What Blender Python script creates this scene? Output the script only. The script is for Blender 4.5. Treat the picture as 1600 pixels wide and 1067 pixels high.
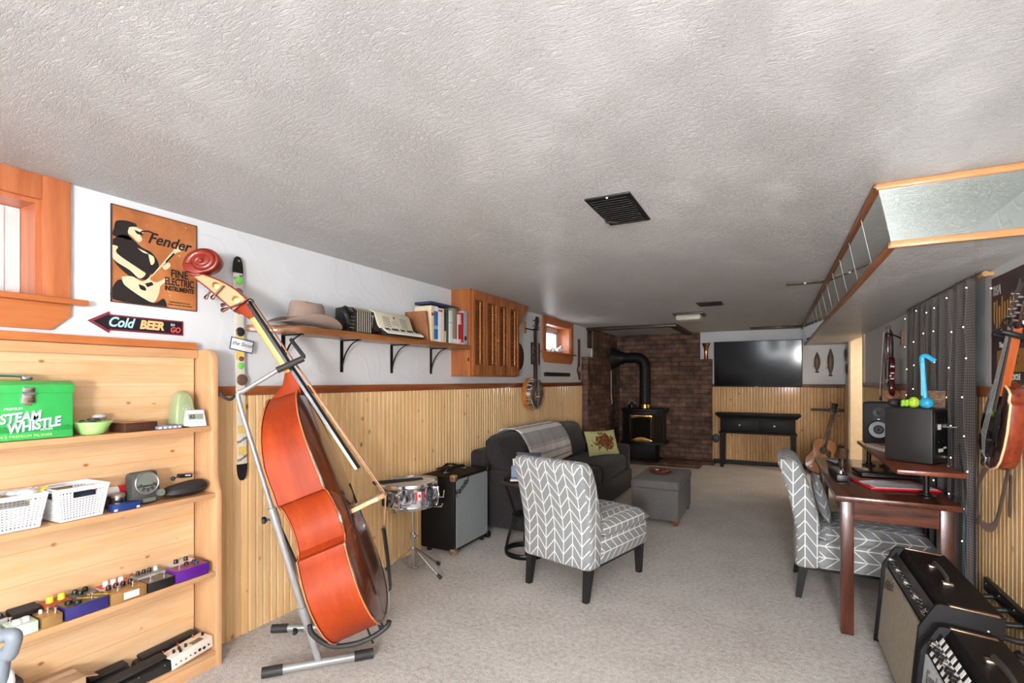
import bpy, bmesh, math, random
from mathutils import Vector, Matrix, Euler, Quaternion
for o in list(bpy.data.objects): bpy.data.objects.remove(o, do_unlink=True)
SC = bpy.context.scene; COL = SC.collection
random.seed(7)
# ------------------------------------------------------------------ camera, world, lights, exposure
YAW = math.atan(410.0/780.0); CAMH = 1.343
cam = bpy.data.objects.new('camera', bpy.data.cameras.new('camera')); COL.objects.link(cam)
cam.location = (0, 0, CAMH); cam.rotation_euler = (math.pi/2, 0, YAW)
cam.data.sensor_width = 36.0; cam.data.lens = 36.0*780.0/1600.0
cam.data.shift_y = 60.5/1600.0; cam.data.clip_start = 0.02
SC.camera = cam
vs = SC.view_settings; vs.view_transform = 'Standard'; vs.look = 'None'; vs.exposure = 0.40; vs.gamma = 1.0; vs.use_curve_mapping = False
wd = bpy.data.worlds.new('World'); SC.world = wd; wd.use_nodes = True
wd.node_tree.nodes['Background'].inputs[0].default_value = (0.86, 0.93, 1.0, 1); wd.node_tree.nodes['Background'].inputs[1].default_value = 0.62
def lamp(name, kind, loc, rot, power, color, sx=None, sy=None, spread=None):
    l = bpy.data.lights.new(name, kind); o = bpy.data.objects.new(name, l); COL.objects.link(o)
    o.location = loc; o.rotation_euler = rot; l.energy = power; l.color = color
    if kind == 'AREA':
        l.shape = 'RECTANGLE'; l.size = sx; l.size_y = sy
        if spread: l.spread = spread
    elif sx: l.shadow_soft_size = sx
    return o
R90 = math.pi/2
# unseen fill lights added behind the camera; side room lamp; the two small windows
lamp('added_rear_fill', 'AREA', (-0.20, -2.45, 1.60), (R90, 0, math.pi), 320, (0.97, 0.985, 1.0), 1.05, 0.66)  # added unseen fill from the rear, set at an assumed window
lamp('added_right_fill', 'AREA', (0.84, -1.3, 1.42), (0, R90, 0), 6, (0.97, 0.985, 1.0), 1.0, 1.4)  # added unseen fill from the right, no known source there
lamp('added_ceiling_fill', 'AREA', (-0.05, -0.2, 2.06), (0, 0, 0), 34, (1.0, 0.985, 0.965), 1.2, 1.2)  # added unseen fill under the ceiling, no lamp known there
lamp('added_bounce_fill', 'AREA', (0.45, -1.9, 1.25), Vector((-0.10, 0.93, 0.27)).to_track_quat('-Z', 'Y').to_euler(), 120, (1.0, 0.985, 0.965), 0.45, 0.45)  # added unseen upward fill, standing in for bounced flash
lamp('daylight_near_window', 'AREA', (-2.66, 0.45, 1.86), (0, -R90, 0), 0.3, (0.95, 0.98, 1.0), 0.35, 0.55)
lamp('daylight_far_window', 'AREA', (-2.72, 6.05, 1.88), (0, -R90, 0), 6, (0.95, 0.98, 1.0), 0.33, 0.75)
lamp('side_room_light', 'AREA', (1.7, 7.6, 2.05), (0, 0, 0), 26, (1.0, 0.86, 0.68), 0.5, 0.5)

# ------------------------------------------------------------------ pixel helper: ray of a photo point onto a known plane
_S, _C = math.sin(YAW), math.cos(YAW)
def ray(x, y):
    u = (x-800)/780.0; v = (594-y)/780.0
    return Vector((_C*u-_S, _S*u+_C, v))
O = Vector((0, 0, CAMH))
def PX(x, y, k): r = ray(x, y); return O + r*(k/r.x)
def PY(x, y, k): r = ray(x, y); return O + r*(k/r.y)
def PZ(x, y, k): r = ray(x, y); return O + r*((k-CAMH)/r.z)
def PF(x, y, f): return O + ray(x, y)*f

# ------------------------------------------------------------------ mesh builder
def TR(loc=(0,0,0), rot=(0,0,0), sc=None):
    m = Matrix.Translation(Vector(loc)) @ Euler(rot).to_matrix().to_4x4()
    if sc: m = m @ Matrix.Diagonal((sc[0], sc[1], sc[2], 1))
    return m
I4 = Matrix.Identity(4)
class MB:
    def __init__(s): s.bm = bmesh.new()
    def add(s, b, m=I4):
        b.transform(m)
        me = bpy.data.meshes.new('tmp'); b.to_mesh(me); b.free(); s.bm.from_mesh(me); bpy.data.meshes.remove(me)
        return s
    def box(s, c, d, rot=(0,0,0), bev=0.0, seg=2, m=I4):
        b = bmesh.new(); bmesh.ops.create_cube(b, size=1.0)
        b.transform(Matrix.Diagonal((d[0], d[1], d[2], 1)))
        if bev > 0: bmesh.ops.bevel(b, geom=b.edges[:], offset=min(bev, min(d)*0.49), segments=seg, profile=0.5, affect='EDGES')
        return s.add(b, m @ TR(c, rot))
    def span(s, a, b, bev=0.0, seg=2, m=I4):
        a, b = Vector(a), Vector(b)
        return s.box((a+b)/2, [abs(x) for x in (b-a)], bev=bev, seg=seg, m=m)
    def hexa(s, P, bev=0.0):
        # 8 corners: bottom 4 (ccw) then top 4
        b = bmesh.new(); v = [b.verts.new(p) for p in P]
        for f in ((3,2,1,0),(4,5,6,7),(0,1,5,4),(1,2,6,5),(2,3,7,6),(3,0,4,7)): b.faces.new([v[i] for i in f])
        bmesh.ops.recalc_face_normals(b, faces=b.faces[:])
        if bev > 0: bmesh.ops.bevel(b, geom=b.edges[:], offset=bev, segments=2, profile=0.5, affect='EDGES')
        return s.add(b)
    def cyl(s, a, b, r0, r1=None, seg=20, cap=True):
        return s.tube([a, b], [r0, r0 if r1 is None else r1], seg, cap)
    def tube(s, pts, r, seg=10, cap=True, closed=False, flat=None, up=None):
        pts = [Vector(p) for p in pts]; n = len(pts)
        rs = r if isinstance(r, (list, tuple)) else [r]*n
        b = bmesh.new(); rings = []; prev = None
        for i, p in enumerate(pts):
            if closed: t = pts[(i+1) % n]-pts[i-1]
            else: t = pts[min(i+1, n-1)]-pts[max(i-1, 0)]
            t.normalize()
            if prev is None:
                u = Vector(up) if up else (Vector((0,0,1)) if abs(t.z) < .9 else Vector((1,0,0)))
            else: u = prev
            if up: u = Vector(up)
            u = (u-t*u.dot(t)); 
            if u.length < 1e-6: u = t.orthogonal()
            u.normalize(); w = t.cross(u); prev = u
            fl = flat or (1, 1)
            rings.append([b.verts.new(p+(u*math.cos(2*math.pi*k/seg)*fl[0]+w*math.sin(2*math.pi*k/seg)*fl[1])*rs[i]) for k in range(seg)])
        m = n if closed else n-1
        for i in range(m):
            A, B = rings[i], rings[(i+1) % n]
            for k in range(seg): b.faces.new((A[k], A[(k+1) % seg], B[(k+1) % seg], B[k]))
        if cap and not closed:
            b.faces.new(rings[0][::-1]); b.faces.new(rings[-1])
        return s.add(b)
    def lathe(s, prof, seg=28, m=I4, cap=True):
        b = bmesh.new(); rings = []
        for r, z in prof:
            rings.append([b.verts.new((max(r,1e-5)*math.cos(2*math.pi*k/seg), max(r,1e-5)*math.sin(2*math.pi*k/seg), z)) for k in range(seg)])
        for A, B in zip(rings, rings[1:]):
            for k in range(seg): b.faces.new((A[k], A[(k+1) % seg], B[(k+1) % seg], B[k]))
        if cap: b.faces.new(rings[0][::-1]); b.faces.new(rings[-1])
        return s.add(b, m)
    def loft(s, rings, cap=True, closed=True):
        b = bmesh.new(); R = [[b.verts.new(p) for p in r] for r in rings]; n = len(R[0])
        for A, B in zip(R, R[1:]):
            for k in range(n if closed else n-1): b.faces.new((A[k], A[(k+1) % n], B[(k+1) % n], B[k]))
        if cap and closed: b.faces.new(R[0][::-1]); b.faces.new(R[-1])
        bmesh.ops.recalc_face_normals(b, faces=b.faces[:])
        return s.add(b)
    def prism(s, poly, h, m=I4, bev=0.0, seg=2):
        # poly in XY, extruded 0..h in Z
        b = bmesh.new(); lo = [b.verts.new((p[0], p[1], 0)) for p in poly]; hi = [b.verts.new((p[0], p[1], h)) for p in poly]
        n = len(poly); b.faces.new(lo[::-1]); b.faces.new(hi)
        for i in range(n): b.faces.new((lo[i], lo[(i+1) % n], hi[(i+1) % n], hi[i]))
        bmesh.ops.recalc_face_normals(b, faces=b.faces[:])
        if bev > 0:
            es = [e for e in b.edges if abs(e.verts[0].co.z-e.verts[1].co.z) < 1e-6]
            bmesh.ops.bevel(b, geom=es, offset=bev, segments=seg, profile=0.5, affect='EDGES')
        return s.add(b, m)
    def ball(s, c, r, m=I4, seg=20):
        if not isinstance(r, (list, tuple)): r = (r, r, r)
        b = bmesh.new(); bmesh.ops.create_uvsphere(b, u_segments=seg, v_segments=max(8, seg//2+2), radius=1.0)
        return s.add(b, m @ TR(c) @ Matrix.Diagonal((r[0], r[1], r[2], 1)))
    def sheet(s, rows, thick=0.0):
        # open grid of points (rows of equal length); optional thickness by solidify
        b = bmesh.new(); R = [[b.verts.new(p) for p in r] for r in rows]
        for A, B in zip(R, R[1:]):
            for k in range(len(A)-1): b.faces.new((A[k], A[k+1], B[k+1], B[k]))
        bmesh.ops.recalc_face_normals(b, faces=b.faces[:])
        if thick: bmesh.ops.solidify(b, geom=b.faces[:], thickness=thick)
        return s.add(b)
    def cushion(s, c, d, m=I4, puff=0.5, n=12, rot=(0,0,0), pinch=0.0):
        # pillow: flat square seam with bulging faces. d=(w,h,thick), lies in local XY, thick in Z
        b = bmesh.new(); T = []; B = []
        for j in range(n+1):
            tr = []; br = []
            for i in range(n+1):
                u = -1+2*i/n; v = -1+2*j/n
                h = ((1-abs(u)**2.6)*(1-abs(v)**2.6))**puff
                k = 1-pinch*(1-abs(u)**2)*0.5*abs(v)**4; l = 1-pinch*(1-abs(v)**2)*0.5*abs(u)**4
                x = u*d[0]/2*l; y = v*d[1]/2*k
                t = b.verts.new((x, y, h*d[2]/2)); tr.append(t)
                br.append(t if (i in (0, n) or j in (0, n)) else b.verts.new((x, y, -h*d[2]/2)))
            T.append(tr); B.append(br)
        for j in range(n):
            for i in range(n):
                b.faces.new((T[j][i], T[j][i+1], T[j+1][i+1], T[j+1][i]))
                q = (B[j][i], B[j+1][i], B[j+1][i+1], B[j][i+1])
                try: b.faces.new(q)
                except ValueError: pass
        return s.add(b, m @ TR(c, rot))
    def build(s, name, mat, parent=None, smooth=True, ang=38, world=False, sub=0, uvswap=False):
        bm = s.bm
        if world and parent is not None:
            chain = []; q = parent
            M = I4
            while q is not None: M = q.matrix_basis @ M; q = q.parent
            bm.transform(M.inverted())
        uv = bm.loops.layers.uv.new('UVMap')
        for f in bm.faces:
            n = f.normal; ax = max(range(3), key=lambda i: abs(n[i]))
            for l in f.loops:
                c = l.vert.co
                l[uv].uv = ((c.z, c.y) if uvswap else (c.y, c.z)) if ax == 0 else ((c.x, c.z) if ax == 1 else (c.x, c.y))
        me = bpy.data.meshes.new(name); bm.to_mesh(me); bm.free()
        if smooth:
            me.polygons.foreach_set('use_smooth', [True]*len(me.polygons))
            me.set_sharp_from_angle(angle=math.radians(ang))
        me.materials.append(mat)
        o = bpy.data.objects.new(name, me); COL.objects.link(o)
        if parent is not None: o.parent = parent
        if sub:
            md = o.modifiers.new('Subdivision', 'SUBSURF'); md.levels = sub; md.render_levels = sub
        return o
def tag(o, label, cat, group=None, kind=None):
    o['label'] = label; o['category'] = cat
    if group: o['group'] = group
    if kind: o['kind'] = kind
    return o
def thing(name, label, cat, loc=(0,0,0), rz=0.0, group=None, rot=None):
    o = bpy.data.objects.new(name, None); COL.objects.link(o); o.empty_display_size = 0.05
    o.location = loc; o.rotation_euler = rot if rot else (0, 0, rz)
    return tag(o, label, cat, group)
def struct(o): o['kind'] = 'structure'; return o
def copy_tree(o, parent=None):
    c = o.copy(); COL.objects.link(c)
    if parent is not None: c.parent = parent
    for ch in [x for x in bpy.data.objects if x.parent == o]: copy_tree(ch, c)
    return c
_fonts = {}
def text(s, size, mat, parent, m, name='lettering', shear=0.0, bold=0.0, ext=0.0006, sx=1.0, align='CENTER', world=False, space=1.0):
    cu = bpy.data.curves.new('t', 'FONT'); cu.body = s; cu.size = size; cu.shear = shear; cu.offset = bold; cu.extrude = ext
    cu.align_x = align; cu.align_y = 'CENTER'; cu.resolution_u = 3; cu.space_character = space
    t = bpy.data.objects.new('t', cu); COL.objects.link(t)
    dg = bpy.context.evaluated_depsgraph_get(); me = bpy.data.meshes.new_from_object(t.evaluated_get(dg))
    bpy.data.objects.remove(t, do_unlink=True); bpy.data.curves.remove(cu)
    M = m @ Matrix.Diagonal((sx, 1, 1, 1))
    if world and parent is not None:
        q = parent; P = I4
        while q is not None: P = q.matrix_basis @ P; q = q.parent
        M = P.inverted() @ M
    me.transform(M); me.materials.clear(); me.materials.append(mat); me.name = name
    o = bpy.data.objects.new(name, me); COL.objects.link(o)
    if parent is not None: o.parent = parent
    return o
def frame(o, x, y):
    # matrix with origin o, local X along x, local Y along y
    x = Vector(x).normalized(); y = Vector(y); y = (y-x*y.dot(x)).normalized(); z = x.cross(y)
    return Matrix(((x.x, y.x, z.x, o[0]), (x.y, y.y, z.y, o[1]), (x.z, y.z, z.z, o[2]), (0,0,0,1)))
def bez(P, n=12):
    # Catmull-Rom through points
    P = [Vector(p) for p in P]; out = []
    for i in range(len(P)-1):
        p0 = P[max(i-1,0)]; p1 = P[i]; p2 = P[i+1]; p3 = P[min(i+2,len(P)-1)]
        for k in range(n):
            t = k/n
            out.append(0.5*((2*p1)+(p2-p0)*t+(2*p0-5*p1+4*p2-p3)*t*t+(3*p1-p0-3*p2+p3)*t**3))
    out.append(P[-1]); return out

# ------------------------------------------------------------------ materials
def lin(c):
    return tuple([(x/255/12.92 if x/255 <= 0.04045 else ((x/255+0.055)/1.055)**2.4) for x in c])+(1,)
class NT:
    def __init__(s, name):
        s.mat = bpy.data.materials.new(name); s.mat.use_nodes = True; s.t = s.mat.node_tree
        s.bsdf = s.t.nodes['Principled BSDF']
    def n(s, typ, **kw):
        nd = s.t.nodes.new(typ)
        for k, v in kw.items():
            if k.startswith('i_'):
                nd.inputs[k[2:].replace('_', ' ')].default_value = v
            else: setattr(nd, k, v)
        return nd
    def l(s, a, b): s.t.links.new(a, b)
    def math(s, op, a, b=None, c=None, clamp=False):
        nd = s.t.nodes.new('ShaderNodeMath'); nd.operation = op; nd.use_clamp = clamp
        for i, x in enumerate((a, b, c)):
            if x is None: continue
            if isinstance(x, (int, float)): nd.inputs[i].default_value = x
            else: s.l(x, nd.inputs[i])
        return nd.outputs[0]
    def coord(s, kind='Object', scale=(1,1,1), rot=(0,0,0)):
        tc = s.n('ShaderNodeTexCoord'); mp = s.n('ShaderNodeMapping')
        mp.inputs['Scale'].default_value = scale; mp.inputs['Rotation'].default_value = rot
        s.l(tc.outputs[kind], mp.inputs['Vector']); return mp.outputs['Vector']
    def noise(s, vec, scale, detail=3, rough=0.55, dist=0.0):
        nd = s.n('ShaderNodeTexNoise'); nd.inputs['Scale'].default_value = scale; nd.inputs['Detail'].default_value = detail
        nd.inputs['Roughness'].default_value = rough; nd.inputs['Distortion'].default_value = dist
        s.l(vec, nd.inputs['Vector']); return nd.outputs['Fac']
    def ramp(s, fac, stops, interp='LINEAR'):
        nd = s.n('ShaderNodeValToRGB'); cr = nd.color_ramp; cr.interpolation = interp
        while len(cr.elements) < len(stops): cr.elements.new(0.5)
        for e, (p, c) in zip(cr.elements, stops): e.position = p; e.color = c
        s.l(fac, nd.inputs['Fac']); return nd.outputs['Color']
    def mix(s, fac, a, b, typ='MIX'):
        nd = s.n('ShaderNodeMix', data_type='RGBA', blend_type=typ)
        for i, x in ((0, fac), (6, a), (7, b)):
            if isinstance(x, (int, float, tuple)): nd.inputs[i].default_value = x
            else: s.l(x, nd.inputs[i])
        return nd.outputs[2]
    def bump(s, h, strength=0.3, dist=0.01):
        nd = s.n('ShaderNodeBump'); nd.inputs['Strength'].default_value = strength; nd.inputs['Distance'].default_value = dist
        s.l(h, nd.inputs['Height']); s.l(nd.outputs['Normal'], s.bsdf.inputs['Normal']); return nd
    def base(s, x):
        if isinstance(x, tuple): s.bsdf.inputs['Base Color'].default_value = x
        else: s.l(x, s.bsdf.inputs['Base Color'])
    def set(s, rough=None, metal=None, coat=None, spec=None, sheen=None):
        b = s.bsdf.inputs
        if rough is not None: b['Roughness'].default_value = rough
        if metal is not None: b['Metallic'].default_value = metal
        if coat is not None: b['Coat Weight'].default_value = coat; b['Coat Roughness'].default_value = 0.08
        if spec is not None: b['Specular IOR Level'].default_value = spec
        if sheen is not None: b['Sheen Weight'].default_value = sheen
        return s
def plain(name, rgb, rough=0.5, metal=0.0, coat=None, spec=None, var=0.06, bump=0.0, bscale=200, emit=None):
    m = NT(name); c = lin(rgb); v = m.coord()
    f = m.noise(v, 14, 3)
    lo = tuple(x*(1-var) for x in c[:3])+(1,); hi = tuple(min(1, x*(1+var)) for x in c[:3])+(1,)
    m.base(m.ramp(f, [(0.3, lo), (0.7, hi)])); m.set(rough, metal, coat, spec)
    if bump: m.bump(m.noise(v, bscale, 2), bump, 0.002)
    if emit: m.bsdf.inputs['Emission Color'].default_value = c; m.bsdf.inputs['Emission Strength'].default_value = emit
    return m.mat
def wood(name, light, dark, axis='z', rough=0.42, coat=0.15, knots=0.0, ring=1.0, board=None, knotc=(120,70,35), spec=0.4, bvar=0.12, flat=None, kth=0.45):
    # axis: grain direction in object space; board=(axis,pitch) gives per-board tone
    m = NT(name); st = {'x': (0.12,1,1), 'y': (1,0.12,1), 'z': (1,1,0.12)}[axis]
    v = m.coord(scale=st); v0 = m.coord()
    if board:
        sx = m.n('ShaderNodeSeparateXYZ'); m.l(v0, sx.inputs[0])
        idx = m.math('FLOOR', m.math('DIVIDE', sx.outputs['xyz'.index(board[0])], board[1]))
        wn = m.n('ShaderNodeTexWhiteNoise', noise_dimensions='1D'); m.l(idx, wn.inputs['W'])
        off = m.n('ShaderNodeVectorMath', operation='SCALE'); m.l(wn.outputs['Color'], off.inputs[0]); off.inputs['Scale'].default_value = 7.0
        ad = m.n('ShaderNodeVectorMath', operation='ADD'); m.l(v, ad.inputs[0]); m.l(off.outputs[0], ad.inputs[1]); v = ad.outputs[0]
        ad2 = m.n('ShaderNodeVectorMath', operation='ADD'); m.l(v0, ad2.inputs[0]); m.l(off.outputs[0], ad2.inputs[1]); vk = ad2.outputs[0]
    else: vk = v0
    g = m.noise(v, 9*ring, 4, 0.6, 1.4); fine = m.noise(v, 70, 2, 0.6)
    f = m.math('ADD', m.math('MULTIPLY', g, 0.75), m.math('MULTIPLY', fine, 0.25))
    c = m.ramp(f, [(0.32, lin(dark)), (0.5, tuple((a+b)/2 for a, b in zip(lin(light), lin(dark)))), (0.66, lin(light))])
    if board:
        b = m.ramp(wn.outputs['Value'], [(0, (1-bvar,)*3+(1,)), (1, (1+bvar*.4,)*3+(1,))])
        c = m.mix(1.0, c, b, 'MULTIPLY')
    if knots:
        ks = {'x': [7,10,10], 'y': [10,7,10], 'z': [10,10,7]}[axis]
        if flat: ks['xyz'.index(flat)] = 0.0
        mp = m.n('ShaderNodeMapping'); m.l(vk, mp.inputs[0]); mp.inputs['Scale'].default_value = ks
        vo = m.n('ShaderNodeTexVoronoi'); m.l(mp.outputs[0], vo.inputs['Vector']); vo.inputs['Scale'].default_value = knots
        cells = m.n('ShaderNodeSeparateXYZ'); m.l(vo.outputs['Color'], cells.inputs[0])
        k = m.math('LESS_THAN', cells.outputs[0], kth)
        d = m.math('MULTIPLY', m.math('SUBTRACT', 1.0, m.math('DIVIDE', vo.outputs['Distance'], 0.15), clamp=True), k)
        c = m.mix(m.math('MULTIPLY', d, 1.5, clamp=True), c, lin(knotc))
    m.base(c); m.set(rough, 0, coat, spec); m.bump(f, 0.08, 0.003)
    return m.mat
def fabric(name, rgb, var=0.25, scale=350, rough=0.95, bump=0.5, rgb2=None, big=30):
    m = NT(name); v = m.coord(); f = m.noise(v, scale, 2, 0.6); g = m.noise(v, big, 3)
    f2 = m.math('ADD', m.math('MULTIPLY', f, 0.7), m.math('MULTIPLY', g, 0.3))
    c = lin(rgb); c2 = lin(rgb2) if rgb2 else tuple(x*(1-var) for x in c[:3])+(1,)
    m.base(m.ramp(f2, [(0.38, c2), (0.62, c)])); m.set(rough, 0, None, 0.15, 0.1); m.bump(f, bump, 0.002)
    return m.mat
# ------------------------------------------------------------------ room materials
def mk_plaster(name, rgb, strength=0.15):
    m = NT(name); v = m.coord(); w = m.noise(v, 2.2, 2, 0.5, 1.5)
    wv = m.n('ShaderNodeTexWave', wave_type='RINGS', rings_direction='SPHERICAL'); m.l(v, wv.inputs['Vector'])
    wv.inputs['Scale'].default_value = 2.1; wv.inputs['Distortion'].default_value = 9.0; wv.inputs['Detail'].default_value = 3; wv.inputs['Detail Scale'].default_value = 1.6
    arc = m.math('POWER', wv.outputs['Fac'], 14.0)
    h = m.math('ADD', m.math('MULTIPLY', arc, 0.8), m.math('MULTIPLY', m.noise(v, 24, 4, 0.6), 0.5))
    c = lin(rgb); m.base(m.ramp(w, [(0.3, tuple(x*0.95 for x in c[:3])+(1,)), (0.7, c)])); m.set(0.62, 0, None, 0.3); m.bump(h, strength, 0.008)
    return m.mat
def mk_ceiling():
    m = NT('ceiling_texture'); v = m.coord(scale=(0.55, 1.9, 1)); v2 = m.coord(rot=(0, 0, 0.35))
    warp = m.n('ShaderNodeTexNoise'); warp.inputs['Scale'].default_value = 1.6; m.l(v2, warp.inputs['Vector'])
    va = m.n('ShaderNodeVectorMath', operation='MULTIPLY_ADD'); m.l(warp.outputs['Color'], va.inputs[0]); va.inputs[1].default_value = (0.35, 0.35, 0); m.l(v, va.inputs[2])
    a = m.noise(va.outputs[0], 52, 5, 0.72, 0.4); b = m.noise(va.outputs[0], 120, 2, 0.7)
    ridge = m.math('POWER', m.math('SUBTRACT', 1.0, m.math('ABSOLUTE', m.math('MULTIPLY', m.math('SUBTRACT', a, 0.5), 5.0)), clamp=True), 2.0)
    h = m.math('ADD', m.math('MULTIPLY', ridge, 0.7), m.math('ADD', m.math('MULTIPLY', b, 0.45), m.math('MULTIPLY', m.noise(va.outputs[0], 21, 3, 0.6, 0.6), 0.55)))
    m.base(m.ramp(h, [(0.1, lin((214,212,211))), (0.75, lin((236,234,233)))])); m.set(0.38, 0, None, 0.5); m.bump(h, 0.95, 0.013)
    return m.mat
def mk_carpet():
    m = NT('carpet'); v = m.coord(); a = m.noise(v, 190, 2, 0.7); b = m.noise(v, 38, 3, 0.6); c = m.noise(v, 3, 2)
    f = m.math('ADD', m.math('ADD', m.math('MULTIPLY', a, 0.5), m.math('MULTIPLY', b, 0.35)), m.math('MULTIPLY', c, 0.15))
    m.base(m.ramp(f, [(0.36, lin((168,160,152))), (0.5, lin((216,209,202))), (0.64, lin((240,235,229)))])); m.set(0.97, 0, None, 0.1, 0.15)
    m.bump(m.math('ADD', a, b), 0.9, 0.012); return m.mat
def mk_brick():
    m = NT('dark_brick'); tc = m.n('ShaderNodeTexCoord'); 
    br = m.n('ShaderNodeTexBrick'); m.l(tc.outputs['UV'], br.inputs['Vector'])
    br.inputs['Scale'].default_value = 1.0; br.inputs['Brick Width'].default_value = 0.235; br.inputs['Row Height'].default_value = 0.075
    br.inputs['Mortar Size'].default_value = 0.007; br.inputs['Mortar Smooth'].default_value = 0.3; br.inputs['Bias'].default_value = -0.1
    br.inputs['Color1'].default_value = lin((124,98,84)); br.inputs['Color2'].default_value = lin((84,68,60)); br.inputs['Mortar'].default_value = lin((86,72,64))
    v = m.coord(); n = m.noise(v, 7, 4, 0.65); n2 = m.noise(v, 3.3, 3)
    t = m.ramp(n, [(0.3, (0.45,0.45,0.47,1)), (0.5, (0.9,0.88,0.86,1)), (0.70, (1.5,1.36,1.22,1))])
    c = m.mix(1.0, br.outputs['Color'], t, 'MULTIPLY')
    c = m.mix(m.math('MULTIPLY', m.math('SUBTRACT', n2, 0.5, clamp=True), 1.6, clamp=True), c, lin((112,78,58)))
    m.base(c); m.set(0.85, 0, None, 0.25)
    h = m.math('ADD', m.math('MULTIPLY', m.math('SUBTRACT', 1.0, br.outputs['Fac']), 0.6), m.math('MULTIPLY', n, 0.5)); m.bump(h, 0.9, 0.02)
    return m.mat
M = {}
M['plaster'] = mk_plaster('white_plaster', (226,229,233)); M['ceiling'] = mk_ceiling(); M['carpet'] = mk_carpet(); M['brick'] = mk_brick()
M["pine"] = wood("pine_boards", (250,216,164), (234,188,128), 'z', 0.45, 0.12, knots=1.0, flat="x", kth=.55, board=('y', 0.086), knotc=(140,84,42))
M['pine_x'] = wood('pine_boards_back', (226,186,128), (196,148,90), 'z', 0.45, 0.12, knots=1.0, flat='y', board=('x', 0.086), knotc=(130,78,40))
M['pine_shelf'] = wood('pine_plank_shelving', (222,190,150), (206,164,118), 'y', 0.42, 0.15, knots=1.6, flat='x', bvar=.06, kth=.7, board=('z', 0.095), knotc=(156,92,42))
M['pine_edge'] = wood('pine_shelf_board', (212,170,126), (196,146,102), 'y', 0.42, 0.15)
M['pine_side'] = wood('pine_side_board', (214,174,130), (198,150,106), 'z', 0.42, 0.15)
M['rail'] = wood('stained_chair_rail', (158,88,46), (116,56,28), 'y', 0.32, 0.4)
M['rail_x'] = wood('stained_chair_rail_cross', (140,84,48), (100,54,28), 'x', 0.36, 0.3)
M['casing'] = wood('orange_window_casing', (196,120,76), (168,90,52), 'z', 0.4, 0.2)
M['casing_y'] = wood('orange_window_sill', (198,122,70), (172,94,50), 'y', 0.4, 0.2)
M['oaktrim'] = wood('bulkhead_trim', (206,154,100), (178,120,72), 'x', 0.4, 0.2)
M['oaktrim_y'] = wood('bulkhead_trim_side', (150,98,62), (116,68,40), 'y', 0.4, 0.2)
M['darktrim'] = wood('dark_ceiling_trim', (78,54,40), (50,34,26), 'x', 0.5, 0.1)
M['mirror'] = plain('mirror_glass', (226,236,232), 0.03, 1.0, var=0.0)
M['white'] = plain('white_paint', (236,236,234), 0.45)
M['cream'] = plain('cream_paint', (232,216,190), 0.6)
M['black'] = plain('black_plastic', (22,22,24), 0.42, var=0.15)
M['blackm'] = plain('black_metal', (26,25,25), 0.38, 0.6)
M['chrome'] = plain('chrome', (205,208,212), 0.14, 1.0, var=0.02)
M['steel'] = plain('grey_steel_paint', (158,160,160), 0.38, 0.35)
M['brass'] = plain('brass', (226,186,104), 0.22, 1.0, var=0.03)
M['copper'] = plain('polished_copper', (214,128,90), 0.2, 1.0, var=0.03)
M['vinyl'] = plain('white_vinyl_frame', (238,240,242), 0.35)
gl = NT('window_glass'); gl.bsdf.inputs['Transmission Weight'].default_value = 1.0; gl.set(0.02); gl.bsdf.inputs['IOR'].default_value = 1.01; gl.base((0.95,0.98,1,1)); M['glass'] = gl.mat

# ------------------------------------------------------------------ the shell
XL, XR, YB, YF, ZC = -2.5, 0.92, 8.75, -2.6, 2.13
struct(MB().span((XL-.4, YF-.2, -.1), (XR+1.6, YB+.2, 0)).build('floor', M['carpet']))
struct(MB().span((XL-.4, YF-.2, ZC), (XR+1.6, YB+.2, ZC+.1)).build('ceiling', M['ceiling']))
def wall_with_holes(name, mat, axis, x0, x1, a0, a1, holes, z1=ZC):
    # axis 'y': wall in plane x, runs along y from a0 to a1; holes = (lo, hi, z0, z1)
    mb = MB()
    def seg(u0, u1, z0, zz):
        if u1-u0 < 1e-4 or zz-z0 < 1e-4: return
        mb.span((x0, u0, z0), (x1, u1, zz)) if axis == 'y' else mb.span((u0, x0, z0), (u1, x1, zz))
    cur = a0
    for lo, hi, h0, h1 in sorted(holes):
        seg(cur, lo, 0, z1); seg(lo, hi, 0, h0); seg(lo, hi, h1, z1); cur = hi
    seg(cur, a1, 0, z1)
    return struct(mb.build(name, mat, smooth=False))
W4 = (-2.0, -0.6, 0.9, 1.95); W1 = (0.10, 0.855, 1.665, 2.035); W2 = (5.63, 6.46, 1.70, 2.06); DO = (7.02, 8.22, 0.0, 1.92)
wall_with_holes('wall_left', M['plaster'], 'y', XL-.3, XL, YF-.2, YB+.2, [W1, W2])
wall_with_holes('wall_right', M['plaster'], 'y', XR, XR+.12, YF-.2, YB+.2, [W4, DO])
wall_with_holes('wall_back', M['plaster'], 'x', YB, YB+.12, XL-.3, XR+1.6, [])
W3 = (-0.75, 0.35, 1.25, 1.98)
wall_with_holes('wall_front', M['plaster'], 'x', YF-.12, YF, XL-.3, XR+1.6, [W3])
# side room behind the doorway
struct(MB().span((XR+1.5, 6.3, 0), (XR+1.6, 8.7, ZC)).build('wall_side', M['cream']))
sr = MB(); sr.span((XR+.12, 6.3, 0), (XR+1.5, 6.4, ZC)); sr.span((XR+.12, 8.6, 0), (XR+1.5, 8.7, ZC)); struct(sr.build('wall_side', M['cream']))

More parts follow.
